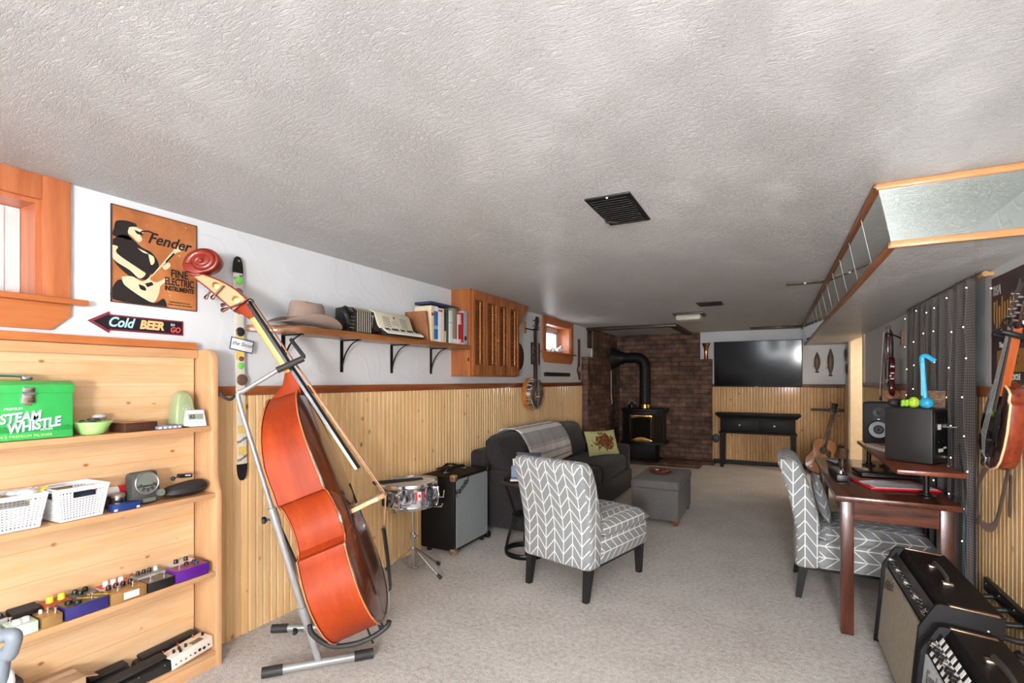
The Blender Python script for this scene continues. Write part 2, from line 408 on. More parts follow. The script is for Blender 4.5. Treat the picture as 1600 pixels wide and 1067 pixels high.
def beads(name, mat, s0, s1, h, m, pitch=0.043):
    # tongue-and-groove boards: profile along local x, thickness along local y, height z
    poly = [(s0, 0)]; s = s0; k = 0
    while s < s1-1e-6:
        e = min(s+pitch, s1); g = 0.0045 if k % 2 else 0.0032
        poly += [(s+.0012, .004), (s+g+.002, .0145), (e-g-.002, .0145), (e-.0012, .004)]; s = e; k += 1
    poly.append((s1, 0))
    return struct(MB().prism([(p[0], p[1]) for p in poly], h, m).build(name, mat, smooth=False))
ZR = 1.262
mL = Matrix(((0,1,0,XL),(1,0,0,0),(0,0,1,0),(0,0,0,1)))      # local x->world y, local y->world +x
beads('trim_1', M['pine'], 1.45, 6.93, ZR, mL)
mR = Matrix(((0,-1,0,XR),(1,0,0,0),(0,0,1,0),(0,0,0,1)))
beads('trim_2', M['pine'], 0.4, 6.93, ZR, mR)
mB = Matrix(((1,0,0,0),(0,-1,0,YB),(0,0,1,0),(0,0,0,1)))
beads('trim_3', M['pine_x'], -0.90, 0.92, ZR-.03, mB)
beads('trim_4', M['pine'], 8.33, 8.735, ZR, mR)
def railing(name, a, b, mat, n):
    mb = MB(); mb.span(a, b, bev=.006); return struct(mb.build(name, mat))
railing('trim_5', (XL, 1.45, 1.262), (XL+.028, 6.93, 1.312), M['rail'], 0)
railing('trim_6', (XR-.028, 0.4, 1.262), (XR, 6.93, 1.312), M['rail'], 0)
railing('trim_7', (-0.90, YB-.028, 1.235), (XR, YB, 1.282), M['rail_x'], 0)
bbm = plain('dark_base', (40,32,28), 0.6)
struct(MB().span((-0.88, YB-.03, 0), (0.91, YB-.014, .07), bev=.004).build('baseboard_back', bbm))
# door casing and jamb
dc = MB(); dc.span((XR-.018, DO[0]-.09, 0), (XR, DO[0], DO[3]-.02)); dc.span((XR-.018, DO[1], 0), (XR, DO[1]+.09, DO[3]-.02))
dc.span((XR-.018, DO[0]-.09, DO[3]-.03), (XR, DO[1]+.09, DO[3]+.04)); struct(dc.build('door_1', M['cream']))
dj = MB(); dj.span((XR, DO[1]-.02, 0), (XR+.13, DO[1], DO[3])); dj.span((XR, DO[0], 0), (XR+.13, DO[0]+.02, DO[3])); struct(dj.build('trim_8', M['cream']))

# ------------------------------------------------------------------ windows
def window_box(name, w, depth, casing_w, sill_ext, apron, proud=0.02, top=True):
    y0, y1, z0, z1 = w
    root = bpy.data.objects.new(name, None); COL.objects.link(root); root.location = (XL, (y0+y1)/2, z0); struct(root)
    c = MB(); zt = ZC if ZC-z1 < .11 else min(ZC, z1+casing_w*.9)
    c.span((XL, y1, z0-.005), (XL+proud, y1+casing_w, zt), bev=.003); c.span((XL, y0-casing_w, z0-.005), (XL+proud, y0, zt), bev=.003)
    c.span((XL, y0, z1), (XL+proud-.003, y1, zt), bev=.003)
    c.build('casing', M['casing'], root, world=True)
    r = MB(); t = .016
    r.span((XL-depth, y1-t, z0), (XL+.004, y1+.004, z1+.004)); r.span((XL-depth, y0-.004, z0), (XL+.004, y0+t, z1+.004)); r.span((XL-depth, y0, z1-t), (XL+.003, y1, z1+.004))
    r.build('jamb', M['casing'], root, world=True)
    s = MB(); s.span((XL-depth, y0-.0, z0-.02), (XL+.002, y1, z0)); s.span((XL, y0-casing_w-sill_ext, z0-.022), (XL+.045, y1+casing_w+sill_ext, z0), bev=.004)
    s.build('window_sill', M['casing_y'], root, world=True)
    a = MB(); yA, yB = y0-casing_w, y1+casing_w; ch = apron*.55
    poly = [(yA, z0-.022), (yB, z0-.022), (yB, z0-.022-apron+ch), (yB-ch*1.05, z0-.022-apron), (yA+ch*1.05, z0-.022-apron), (yA, z0-.022-apron+ch)]
    a.prism(poly, .018, Matrix(((0,0,1,XL),(1,0,0,0),(0,1,0,0),(0,0,0,1))), bev=.002); a.build('apron', M['casing_y'], root, world=True)
    return root
w1 = window_box('window_1', W1, .15, .088, .05, .105)
f = MB(); xx = XL-.125
f.span((xx-.03, .116, 1.666), (xx, .838, 2.018), bev=.003); f.span((xx-.01, .60, 1.675), (xx+.006, .79, 2.012), bev=.003)
f.build('window_frame', M['vinyl'], w1, world=True)
p = MB().span((xx+.006, .66, 1.80), (xx+.018, .737, 1.935), bev=.006).build('latch_plate', M['white'], w1, world=True)
s = MB()
for zz in (1.83, 1.90): s.ball((xx+.021, .712, zz), .005, seg=8)
s.build('screw', M['steel'], p)
w2 = window_box('window_2', W2, .22, .10, .045, .115)
f = MB(); xx = XL-.20
f.span((xx, 5.646, 1.70), (xx+.04, 5.80, 2.045), bev=.004); f.span((xx, 6.40, 1.70), (xx+.04, 6.445, 2.045), bev=.004)
f.span((xx, 5.646, 1.995), (xx+.04, 6.445, 2.045), bev=.004); f.span((xx, 5.646, 1.70), (xx+.04, 6.445, 1.76), bev=.004)
f.span((xx, 5.82, 1.76), (xx+.05, 5.86, 2.0), bev=.003); f.span((xx, 6.33, 1.76), (xx+.05, 6.38, 2.0), bev=.003); f.span((xx, 5.82, 1.965), (xx+.05, 6.38, 2.0), bev=.003)
f.build('window_frame', M['vinyl'], w2, world=True)
MB().span((xx+.012, 5.85, 1.76), (xx+.02, 6.34, 1.97)).build('pane', M['glass'], w2, world=True)
MB().span((xx+.04, 5.735, 1.80), (xx+.055, 5.75, 1.92), bev=.004).build('window_latch', M['steel'], w2, world=True)
struct(MB().span((XL-.62, 5.3, 1.3), (XL-.30, 6.8, 1.70)).build('trim_13', plain('window_well_soil', (96,84,70), .95)))
lf = MB()
for k in range(26):
    a = random.uniform(5.88, 6.31); b = random.uniform(1.79, 1.95); lf.ball((xx-.16, a, b), (.003, random.uniform(.006,.02), random.uniform(.006,.016)), seg=8)
for k in range(7):
    a = 5.9+k*.065; lf.tube([(xx-.162, a, 1.70), (xx-.162, a+random.uniform(-.05,.05), 1.84), (xx-.162, a+random.uniform(-.08,.08), 2.0)], .0025, 5)
tag(lf.build('window_well_plant', plain('dry_leaves', (96,84,66), 0.9)), 'bare twigs with dark leaves outside the small far window', 'plant')
# window added behind the camera for the fill light (seen only in reflections)
w3 = bpy.data.objects.new('added_window_rear', None); COL.objects.link(w3); struct(w3)
f = MB()
for a, b in (((W3[0], YF-.06, W3[2]), (W3[0]+.06, YF, W3[3])), ((W3[1]-.06, YF-.06, W3[2]), (W3[1], YF, W3[3])), ((W3[0], YF-.06, W3[2]), (W3[1], YF, W3[2]+.06)), ((W3[0], YF-.06, W3[3]-.06), (W3[1], YF, W3[3])), ((-.23, YF-.06, W3[2]), (-.17, YF, W3[3]))): f.span(a, b)
f.build('window_frame', M['vinyl'], w3)
w4 = bpy.data.objects.new('added_window_right', None); COL.objects.link(w4); struct(w4); f = MB()  # another window added out of view, for the right-hand fill light
for a, b in (((XR, W4[0], W4[2]), (XR+.06, W4[0]+.06, W4[3])), ((XR, W4[1]-.06, W4[2]), (XR+.06, W4[1], W4[3])), ((XR, W4[0], W4[2]), (XR+.06, W4[1], W4[2]+.06)), ((XR, W4[0], W4[3]-.06), (XR+.06, W4[1], W4[3]))): f.span(a, b)
f.build('window_frame', M['vinyl'], w4)

# ------------------------------------------------------------------ bulkhead with mirror faces along the right wall
ZS = 1.87; YM = 2.46; XT, XBt = 0.372, 0.418
bk = bpy.data.objects.new('bulkhead', None); COL.objects.link(bk); bk.location = (XR, YM, ZS); struct(bk)
mb = MB(); mb.hexa([(XBt, YM+.006, ZS), (XR, YM+.006, ZS), (XR, YB, ZS), (XBt, YB, ZS), (XT, YM+.006, ZC), (XR, YM+.006, ZC), (XR, YB, ZC), (XT, YB, ZC)])
mb.build('plaster_box', M['ceiling'], bk, world=True, smooth=False)
fm = MB(); fm.hexa([(XBt-.003, YM, ZS+.012), (XR-.001, YM, ZS+.012), (XR-.001, YM+.005, ZS+.012), (XBt-.003, YM+.005, ZS+.012), (XT-.003, YM, ZC-.012), (XR-.001, YM, ZC-.012), (XR-.001, YM+.005, ZC-.012), (XT-.003, YM+.005, ZC-.012)])
fm.build('front_mirror', M['mirror'], bk, world=True, smooth=False)
n = 14
for k in range(n):
    a = YM+.004+(YB-YM-.01)*k/n; b = YM+.004+(YB-YM-.01)*(k+1)/n-.006
    t = MB().hexa([(XBt-.004, a, ZS+.01), (XBt+.001, a, ZS+.01), (XBt+.001, b, ZS+.01), (XBt-.004, b, ZS+.01), (XT-.004, a, ZC-.01), (XT+.001, a, ZC-.01), (XT+.001, b, ZC-.01), (XT-.004, b, ZC-.01)])
    t.build('mirror_tile', M['mirror'], bk, world=True, smooth=False)
    MB().hexa([(XBt-.005, b, ZS+.01), (XBt, b, ZS+.01), (XBt, b+.006, ZS+.01), (XBt-.005, b+.006, ZS+.01), (XT-.005, b, ZC-.01), (XT, b, ZC-.01), (XT, b+.006, ZC-.01), (XT-.005, b+.006, ZC-.01)]).build('mirror_edge', M['white'], bk, world=True, smooth=False)
t = MB(); t.span((XBt-.012, YM-.014, ZS-.004), (XR, YM+.006, ZS+.024), bev=.005); t.span((XT-.012, YM-.014, ZC-.026), (XR, YM+.006, ZC), bev=.005)
t.build('front_trim', M['oaktrim'], bk, world=True)
t = MB(); t.span((XBt-.02, YM-.012, ZS-.006), (XBt+.008, YB, ZS+.02), bev=.005); t.span((XT-.02, YM-.012, ZC-.018), (XT+.006, YB, ZC), bev=.004)
t.build('side_trim', M['oaktrim_y'], bk, world=True)

# ------------------------------------------------------------------ brick chimney corner and dark ceiling frame
bx = MB(); ZL = 1.685
bx.span((XL, 6.93, 0), (XL+.10, YB, ZL)); bx.span((XL, 7.40, ZL), (XL+.035, YB, ZC)); struct(bx.build('wall_brick_left', M['brick'], smooth=False))
bx = MB(); bx.span((XL, YB-.12, 0), (-0.895, YB, ZL)); bx.span((XL, YB-.07, ZL), (-1.085, YB, ZC)); struct(bx.build('wall_brick_back', M['brick'], smooth=False))
h = MB(); h.span((XL, YB-.75, 0), (-1.0, YB, .05), bev=.008); h.hexa([(-1.0, YB-.35, 0), (-.84, YB-.3, 0), (-.84, YB, 0), (-1.0, YB, 0), (-1.0, YB-.35, .045), (-.86, YB-.3, .045), (-.86, YB, .045), (-1.0, YB, .045)])
struct(h.build('trim_9', M['brick'], smooth=False))
cf = MB(); cf.span((XL+.002, 7.14, ZC-.045), (-1.20, 7.24, ZC), bev=.005); cf.span((-1.30, 7.24, ZC-.045), (-1.20, YB-.06, ZC), bev=.005)
struct(cf.build('trim_10', M['darktrim']))
struct(MB().span((XL, 7.38, ZL), (XL+.012, 7.40, ZC)).build('trim_11', M['white']))
struct(MB().span((-.32, 8.2, ZC-.03), (0.36, 8.3, ZC), bev=.004).build('trim_12', M['darktrim']))
# ------------------------------------------------------------------ built-in pine bookcase at the left
SH1, SH2, SH3, SH4 = 1.128, 0.815, 0.447, 0.075           # shelf tops
XU, XLo = -2.352, -2.322                                    # front edge of upper / lower shelves
YE = 1.44
bc = thing('bookcase', 'built-in knotty pine bookcase with open shelves along the left wall', 'bookcase', (-2.42, 0.6, 0))
def bcp(name, mb, mat, **k): return mb.build(name, mat, bc, world=True, **k)
bcp('back_panel', MB().span((XL+.002, -0.3, 0), (XL+.016, YE-.02, 1.49)), M['pine_shelf'], smooth=False)
g = MB()
for z in [.10,.22,.34,.46,.58,.70]+[.84+.0475*k for k in range(13)]: g.span((XL+.0155, -0.3, z), (XL+.0172, YE-.022, z+.002))
bcp('board_joints', g, plain('joint_wood', (206,156,100), 0.6))
# side panel: stepped outline, rounded top
def sidepoly():
    p = [(-2.5, 0), (XLo+.004, 0), (XLo+.004, SH2-.005), (XU+.004, SH2+.06)]
    for k in range(7):
        a = k/6*R90; p.append((XU+.004-.06+.06*math.cos(a), 1.43+.06*math.sin(a)))
    return p+[(-2.5, 1.49)]
bcp('side_panel', MB().prism(sidepoly(), .028, Matrix(((1,0,0,0),(0,0,1,YE-.012),(0,1,0,0),(0,0,0,1))), bev=.003), M['pine_side'])
for z, x in ((SH1, XU), (SH2, XLo), (SH3, XLo)):
    bcp('shelf', MB().span((XL+.016, -0.3, z-.024), (x, YE-.012, z), bev=.003), M['pine_edge'])
b = MB(); b.span((XL+.016, -0.3, SH4-.02), (XLo, YE-.012, SH4), bev=.003); b.span((XLo-.02, -0.3, 0), (XLo-.001, YE-.012, SH4-.02)); bcp('base_shelf', b, M['pine_edge'])
t = MB(); t.span((XL, -0.3, 1.49), (XL+.05, 1.415, 1.522), bev=.003); bcp('top_rail', t, M['casing_y'])
bcp('upper_cleat', MB().span((XL+.014, -0.3, 1.448), (XL+.04, YE-.014, 1.488), bev=.002), M['pine_edge'])

# ---- green drinks cooler
gm = plain('green_enamel', (56,176,86), 0.35, 0, 0.4); gd = plain('dark_green_print', (30,138,62), 0.35); wt = plain('white_print', (244,246,246), 0.5); tl = plain('teal_print', (20,120,110), 0.5)
cl = thing('drinks_cooler', 'bright green metal drinks cooler with white lettering on the top shelf', 'cooler', (-2.42, 0.70, SH1))
x0, x1, y0, y1 = -2.478, -2.36, 0.50, 0.905
def xz(m): return m
mC = Matrix(((1,0,0,0),(0,0,1,y0),(0,1,0,0),(0,0,0,1)))
MB().span((x0, y0, SH1+.001), (x1, y1, SH1+.172), bev=.006).build('body', gm, cl, world=True)
lid = [(x0-.002, SH1+.170), (x1+.003, SH1+.170), (x1+.003, SH1+.198), (x1-.02, SH1+.214), (x0+.02, SH1+.214), (x0-.002, SH1+.198)]
MB().prism(lid, y1-y0+.004, Matrix(((1,0,0,0),(0,0,1,y0-.002),(0,1,0,0),(0,0,0,1))), bev=.003).build('lid', gm, cl, world=True)
lt = MB(); lt.span((x1, .755, SH1+.132), (x1+.008, .792, SH1+.168), bev=.003); lt.span((x1+.003, .757, SH1+.172), (x1+.010, .790, SH1+.190), bev=.003); lt.cyl((x1+.008, .757, SH1+.168), (x1+.008, .790, SH1+.168), .004); lt.span((x1, .765, SH1+.124), (x1+.004, .782, SH1+.133))
lt.build('latch', M['chrome'], cl, world=True)
hd = MB(); hd.tube(bez([(-2.42,.60,SH1+.214),(-2.42,.605,SH1+.226),(-2.42,.65,SH1+.232),(-2.42,.75,SH1+.232),(-2.42,.79,SH1+.226),(-2.42,.795,SH1+.214)]), .006, 8); hd.box((-2.42,.79,SH1+.222), (.02,.03,.016), bev=.004); hd.build('carry_handle', M['chrome'], cl, world=True)
st = MB(); st.span((x1-.001, y0+.004, SH1+.030), (x1+.0012, y1-.004, SH1+.046)); 
for k in range(16): st.box((x1, .70+k*.0125, SH1+.046), (.0022, .010, random.uniform(.004,.016)))
st.build('printed_band', gd, cl, world=True)
def mwall(y, z, x, tilt=0.0):   # text facing +X: text-x -> +Y, text-y -> +Z
    return Matrix(((0,0,1,x),(1,0,0,y),(0,1,0,z),(0,0,0,1))) @ Matrix.Rotation(tilt, 4, 'Z')
for dz, mt, xo in ((-.0025, tl, .0012), (0, wt, .0018)):
    text('STEAM', .046, mt, cl, mwall(.752-dz, SH1+.082+dz, x1+xo, .10), shear=.25, bold=.0014, world=True, sx=.80)
    text('WHISTLE', .048, mt, cl, mwall(.790-dz, SH1+.052+dz, x1+xo, .14), shear=.25, bold=.0014, world=True, sx=.76)
text('PREMIUM', .012, wt, cl, mwall(.735, SH1+.114, x1+.0016, .05), world=True); text('PILSNER', .010, wt, cl, mwall(.825, SH1+.036, x1+.0016, .05), world=True)
text("CANADA'S PREMIUM PILSNER", .013, plain('pale_yellow_print', (214,232,150), .5), cl, mwall(.745, SH1+.016, x1+.0016), world=True, space=1.15)

# ---- bowl with cables
bw = thing('plastic_bowl', 'pale green plastic bowl holding dark cables beside the green cooler', 'bowl', (-2.415, 0.985, SH1))
MB().lathe([(.001,.001),(.038,.001),(.044,.006),(.056,.03),(.064,.045),(.067,.046),(.067,.049),(.062,.049),(.052,.03),(.036,.008),(.001,.006)], 32).build('bowl', plain('pale_green_plastic', (176,224,140), .35), bw)
tag(MB().tube(bez([(-2.44,.955,SH1+.052),(-2.40,.95,SH1+.056),(-2.385,.985,SH1+.054),(-2.42,1.01,SH1+.058),(-2.445,.985,SH1+.054),(-2.40,.97,SH1+.06),(-2.38,1.0,SH1+.053)]), .003, 6).build('black_cable', M['black']), 'thin black cable coiled on top of the pale green bowl', 'cable')
gz = MB().ball((-2.44, 1.02, SH1+.068), (.018,.024,.010)); tag(gz.build('plastic_wrap', plain('clear_grey_plastic', (198,196,200), .25)), 'crumpled clear plastic bag in the green bowl', 'bag')
# ---- dark wooden tray, small packet, metronome, thermometer clock
dw = wood('dark_brown_box', (84,52,36), (52,30,22), 'y', .45, .2)
tr = thing('wooden_tray', 'dark brown open wooden tray on the top shelf right of the green bowl', 'tray', (-2.42, 1.135, SH1), rz=.12)
b = MB(); b.box((0,0,.004), (.10,.128,.006)); 
for c, d in (((.048,0,.019),(.008,.13,.036)), ((-.048,0,.019),(.008,.13,.036)), ((0,.062,.019),(.10,.008,.036)), ((0,-.062,.019),(.10,.008,.036))): b.box(c, d, bev=.002)
b.build('tray_box', dw, tr); MB().box((0,0,.024), (.084,.112,.03), bev=.004).build('inner_block', wood('tray_contents', (188,120,66), (150,84,42), 'y'), tr)
pk = thing('battery_packet', 'flat printed packet lying right of the dark wooden tray', 'packet', (-2.380, 1.245, SH1), rz=-.0)
MB().box((0,0,.008), (.05,.10,.014), bev=.002).build('packet', plain('grey_blue_card', (120,130,160), .5), pk)
q = MB()
for k in range(5): q.box((.0255, -.04+k*.02, .008), (.001,.012,.009))
q.build('printed_stripes', plain('pink_white_print', (226,206,214), .5), pk)
pen = MB().cyl((-2.37,1.24,SH1+.004),(-2.365,1.335,SH1+.004), .0035, seg=8); tag(pen.build('marker_pen', M['black']), 'black pen lying in front of the pale green metronome', 'pen')
mt = thing('metronome', 'pale sage green pyramid metronome on the top shelf', 'metronome', (-2.440, PX(284,594,-2.44).y, SH1))
def sq(w, d, z, r=.25, n=5):
    out = []
    for cx, cy, a0 in ((1,1,0),(-1,1,1),(-1,-1,2),(1,-1,3)):
        for k in range(n): a = (a0+k/(n-1))*R90; out.append((cx*(w-w*r)+math.cos(a)*w*r, cy*(d-d*r)+math.sin(a)*d*r, z))
    return out
sage = plain('sage_green_lacquer', (158,174,132), .3, 0, .3)
MB().loft([sq(.040,.046,.001),(sq(.042,.048,.006)),sq(.036,.041,.08),sq(.029,.031,.135),sq(.024,.025,.152,.6),sq(.016,.017,.162,.8),sq(.004,.004,.166,.9)]).build('case', sage, mt)
d = MB(); 
mD = TR((.0405,0,.085), (0,-.12,0)) @ Matrix(((0,0,1,0),(1,0,0,0),(0,1,0,0),(0,0,0,1)))
d.tube([mD @ Vector(p) for p in ((0,.019,0),(.017,0,0),(0,-.019,0),(-.017,0,0))], .0013, 6, closed=True); d.tube([mD @ Vector(p) for p in ((-.008,0,0),(-.004,-.007,0),(0,.006,0),(.004,-.007,0),(.008,0,0))], .0011, 5)
d.build('diamond_badge', M['white'], mt); MB().cyl((0,.045,.055),(0,.056,.055),.004,seg=10).build('winding_key', M['chrome'], mt)
tc = thing('thermometer_clock', 'white digital clock thermometer at the right end of the top shelf', 'clock', (-2.372, PX(305,594,-2.372).y, SH1+.0015), rz=-.2)
pr = [(-.017,0),(.018,0),(.006,.078),(-.010,.078)]
b = MB(); b.hexa([(-.016,-.048,0),(.018,-.050,0),(.018,.044,0),(-.016,.042,0),(-.012,-.038,.076),(.004,-.038,.076),(.004,.036,.076),(-.012,.034,.076)], bev=.005); b.build('housing', M['white'], tc)
mS = Matrix(((0,-.18,.98,.0135),(1,0,0,-.002),(0,.98,.18,.046),(0,0,0,1)))
MB().box((0,0,0),(.060,.026,.002),m=mS).build('display', plain('lcd_grey', (142,150,136), .2), tc)
MB().box((0,-.024,0),(.056,.010,.0015),m=mS).build('printed_label', plain('pale_blue_print', (186,216,224), .5), tc)
text('62', .022, M['black'], tc, mS @ TR((-.014,0,.0012)), bold=.0006)

# ---- second shelf: baskets
bas = plain('white_plastic_basket', (240,242,244), .38)
hole = plain('basket_gap', (196,198,200), .6)
def basket(label, loc, rz, d=(.135,.165,.118)):
    r = thing('storage_basket', label, 'basket', loc, rz, 'white slotted baskets')
    X, Y, H = d[0]/2, d[1]/2, d[2]; tp = .80; th = .003
    mb = MB()
    def wall(P0, P1, Q0, Q1, hand):
        # P bottom, Q top ; bars form slots
        P0, P1, Q0, Q1 = map(Vector, (P0, P1, Q0, Q1)); nx = 15 if hand else 13; ny = 11
        def at(u, v): return (P0.lerp(P1, u)).lerp(Q0.lerp(Q1, u), v)
        n = (P1-P0).cross(Q0-P0).normalized()*th
        def bar(u0, u1, v0, v1):
            a, b, c, e = at(u0,v0), at(u1,v0), at(u1,v1), at(u0,v1); mb.hexa([a, b, b+n, a+n, e, c, c+n, e+n])
        hu0, hu1, hv0, hv1 = (.28,.76,.70,.88) if hand else (2,2,2,2)
        bar(0,1,.90,1); bar(0,1,0,.06)
        for i in range(nx+1):
            u = i/nx; w = .03 if i in (0, nx) else .017; a = max(0,u-w); b = min(1,u+w)
            if hand and hu0 < u < hu1: bar(a,b,.06,hv0)
            else: bar(a,b,.06,.90)
        for j in range(1, ny):
            v = .06+.84*j/ny
            if hand and hv0 < v < hv1: bar(0,hu0,v-.025,v+.025); bar(hu1,1,v-.025,v+.025)
            else: bar(0,1,v-.020,v+.020)
        if hand: bar(hu0-.03,hu1+.03,hv0-.05,hv0)
    b = [(X*tp,-Y*tp),(X*tp,Y*tp),(-X*tp,Y*tp),(-X*tp,-Y*tp)]; t = [(X,-Y),(X,Y),(-X,Y),(-X,-Y)]
    for i in range(4):
        j = (i+1) % 4
        wall((*b[i],.003),(*b[j],.003),(*t[i],H),(*t[j],H), True)
    mb.box((0,0,.003),(2*X*tp,2*Y*tp,.004))
    mb.build('slatted_body', bas, r, smooth=False)
    rm = MB(); P = [(*q, H) for q in t]; rm.tube(P, .0042, 8, closed=True); rm.build('rim', bas, r); return r
basket('white slotted plastic basket at the far left of the second shelf', (-2.398, .722, SH2+.001), -.03, (.15,.19,.122))
basket('white slotted plastic basket nearer the grey radio', (-2.392, .915, SH2+.001), .08, (.15,.165,.122))
w = MB()
for k in range(7): w.ball((-2.405+random.uniform(-.04,.04), .73+random.uniform(-.05,.05), SH2+.113+random.uniform(0,.012)), (random.uniform(.02,.035), random.uniform(.02,.035), random.uniform(.010,.018)), seg=10)
tag(w.build('plastic_bags', plain('clear_bag', (214,222,226), .2)), 'crumpled clear bags filling the left white basket', 'bag')
tag(MB().box((-2.38,.80,SH2+.118),(.03,.075,.006),rot=(.5,0,.2),bev=.002).build('yellow_packet', plain('yellow_card', (232,206,90), .5)), 'yellow packet sticking out of the left white basket', 'packet')
ct = MB(); ct.box((-2.40,.915,SH2+.055),(.10,.11,.09),rot=(0,0,.1),bev=.006); tag(ct.build('navy_pouch', plain('navy_cloth', (34,44,62), .8)), 'dark navy pouch inside the white basket beside the radio', 'pouch')
# ---- red and white can lying, tin, blue box
rc = thing('red_tube', 'red and white tube lying behind the second basket', 'tube', (-2.452, 1.06, SH2))
MB().cyl((0,-.055,.06),(0,.075,.066),.019,seg=18).build('tube_body', plain('red_print', (204,34,42), .4), rc); MB().cyl((0,-.02,.0615),(0,.028,.0638),.0194,seg=18).build('white_band', M['white'], rc)
MB().box((0,.01,.022),(.05,.13,.044),bev=.004).build('carton', plain('dark_carton', (60,48,44), .6), rc)
tn = thing('silver_tin', 'small silver tin left of the grey radio', 'tin', (-2.405, 1.068, SH2))
MB().lathe([(.001,.001),(.025,.001),(.026,.003),(.026,.047),(.001,.047)],24).build('can', M['chrome'], tn); MB().lathe([(.001,.047),(.028,.047),(.028,.055),(.024,.060),(.001,.061)],24).build('lid', plain('brushed_lid', (176,166,158), .35, .7), tn)
bb = thing('blue_box', 'small dark blue harmonica box at the front of the second shelf', 'box', (-2.347, 1.066, SH2), rz=.03)
MB().box((0,0,.015),(.045,.10,.028),bev=.002).build('box_body', plain('dark_blue_print', (26,52,110), .4), bb)
for yy in (-.04,.04): MB().box((.0232,yy,.008),(.001,.012,.008),bev=.0004).build('corner_print', M['white'], bb)
# ---- grey round-faced radio
rd = thing('desk_radio', 'dark grey bedside radio with a round display on the second shelf', 'radio', (-2.388, 1.160, SH2+.004), rz=.05, rot=(0,-.12,.05))
rg = plain('dark_grey_plastic', (66,68,66), .4); rg2 = plain('grey_green_plastic', (112,118,110), .35)
b = MB(); b.hexa([(-.03,-.062,.002),(.03,-.060,.002),(.03,.060,.002),(-.03,.062,.002),(-.022,-.062,.135),(.024,-.055,.135),(.024,.050,.135),(-.022,.055,.135)], bev=.016); b.build('case', rg, rd)
mF = Matrix(((0,-.05,1,.0275),(1,0,0,0),(0,1,.05,.083),(0,0,0,1)))
MB().lathe([(.0485,0),(.0485,.004),(.045,.006),(.042,.004),(.042,0)], 40, mF, cap=False).build('bezel', plain('silver_bezel', (150,152,150), .25, .7), rd)
MB().lathe([(.001,0),(.042,0),(.042,.0025),(.001,.0025)], 40, mF).build('display', rg2, rd)
MB().box((0,-.012,.003),(.082,.005,.002),m=mF).build('display_bar', M['black'], rd)
for a in (-70,-35,0,35,70):
    aa = math.radians(a-90); MB().box((.030*math.cos(aa),.030*math.sin(aa),.003),(.014,.017,.003),rot=(0,0,aa+R90),bev=.002,m=mF).build('button', rg, rd)
MB().cyl(mF @ Vector((.048,-.050,-.004)), mF @ Vector((.048,-.050,.012)), .015, seg=24).build('tuning_knob', rg2, rd)
MB().box((0.003,-.072,.0),(.05,.016,.003),bev=.001,m=mF).build('front_lip', rg2, rd)
# ---- black zipped case, small clip-on device
hc = thing('headphone_case', 'long black zipped pouch on the second shelf right of the radio', 'case', (-2.390, 1.326, SH2+.001), rz=-.05)
prof = [(.0,.0)]
rings = []
for k in range(13):
    t = -1+2*k/12; s = (1-abs(t)**3.2)**.5*.98+.02; h = .062+.012*t
    rings.append([(math.cos(a)*.052*s*(1 if abs(math.cos(a))>.01 else 1), t*.097, h*.5+math.sin(a)*h*.5*s*.98+.001) for a in [2*math.pi*i/20 for i in range(20)]])
blk = plain('soft_black_nylon', (34,33,34), .6, bump=.2)
MB().loft(rings).build('pouch', blk, hc)
z = [(.0525*((1-abs(-1+2*k/16)**3.2)**.5*.98+.02), (-1+2*k/16)*.095, .026+.004*(-1+2*k/16)) for k in range(17)]
MB().tube(z, .0018, 6).build('zip', plain('zip_grey', (80,80,80), .4, .4), hc)
cp = thing('clip_tuner', 'small black clip-on device resting on top of the black pouch', 'tuner', (-2.425, 1.345, SH2+.073), rz=.1)
MB().box((0,.0,.012),(.022,.062,.018),rot=(-.12,0,0),bev=.003).build('body', M['black'], cp); MB().ball((.002,-.055,.0085),.010,seg=12).build('joint', M['black'], cp); MB().box((.0116,.008,.013),(.001,.026,.006),rot=(-.12,0,0)).build('display', plain('pale_blue_display', (210,222,226), .2), cp)
MB().cyl((0,-.05,.010),(0,-.03,.011),.003,seg=8).build('link', M['chrome'], cp)
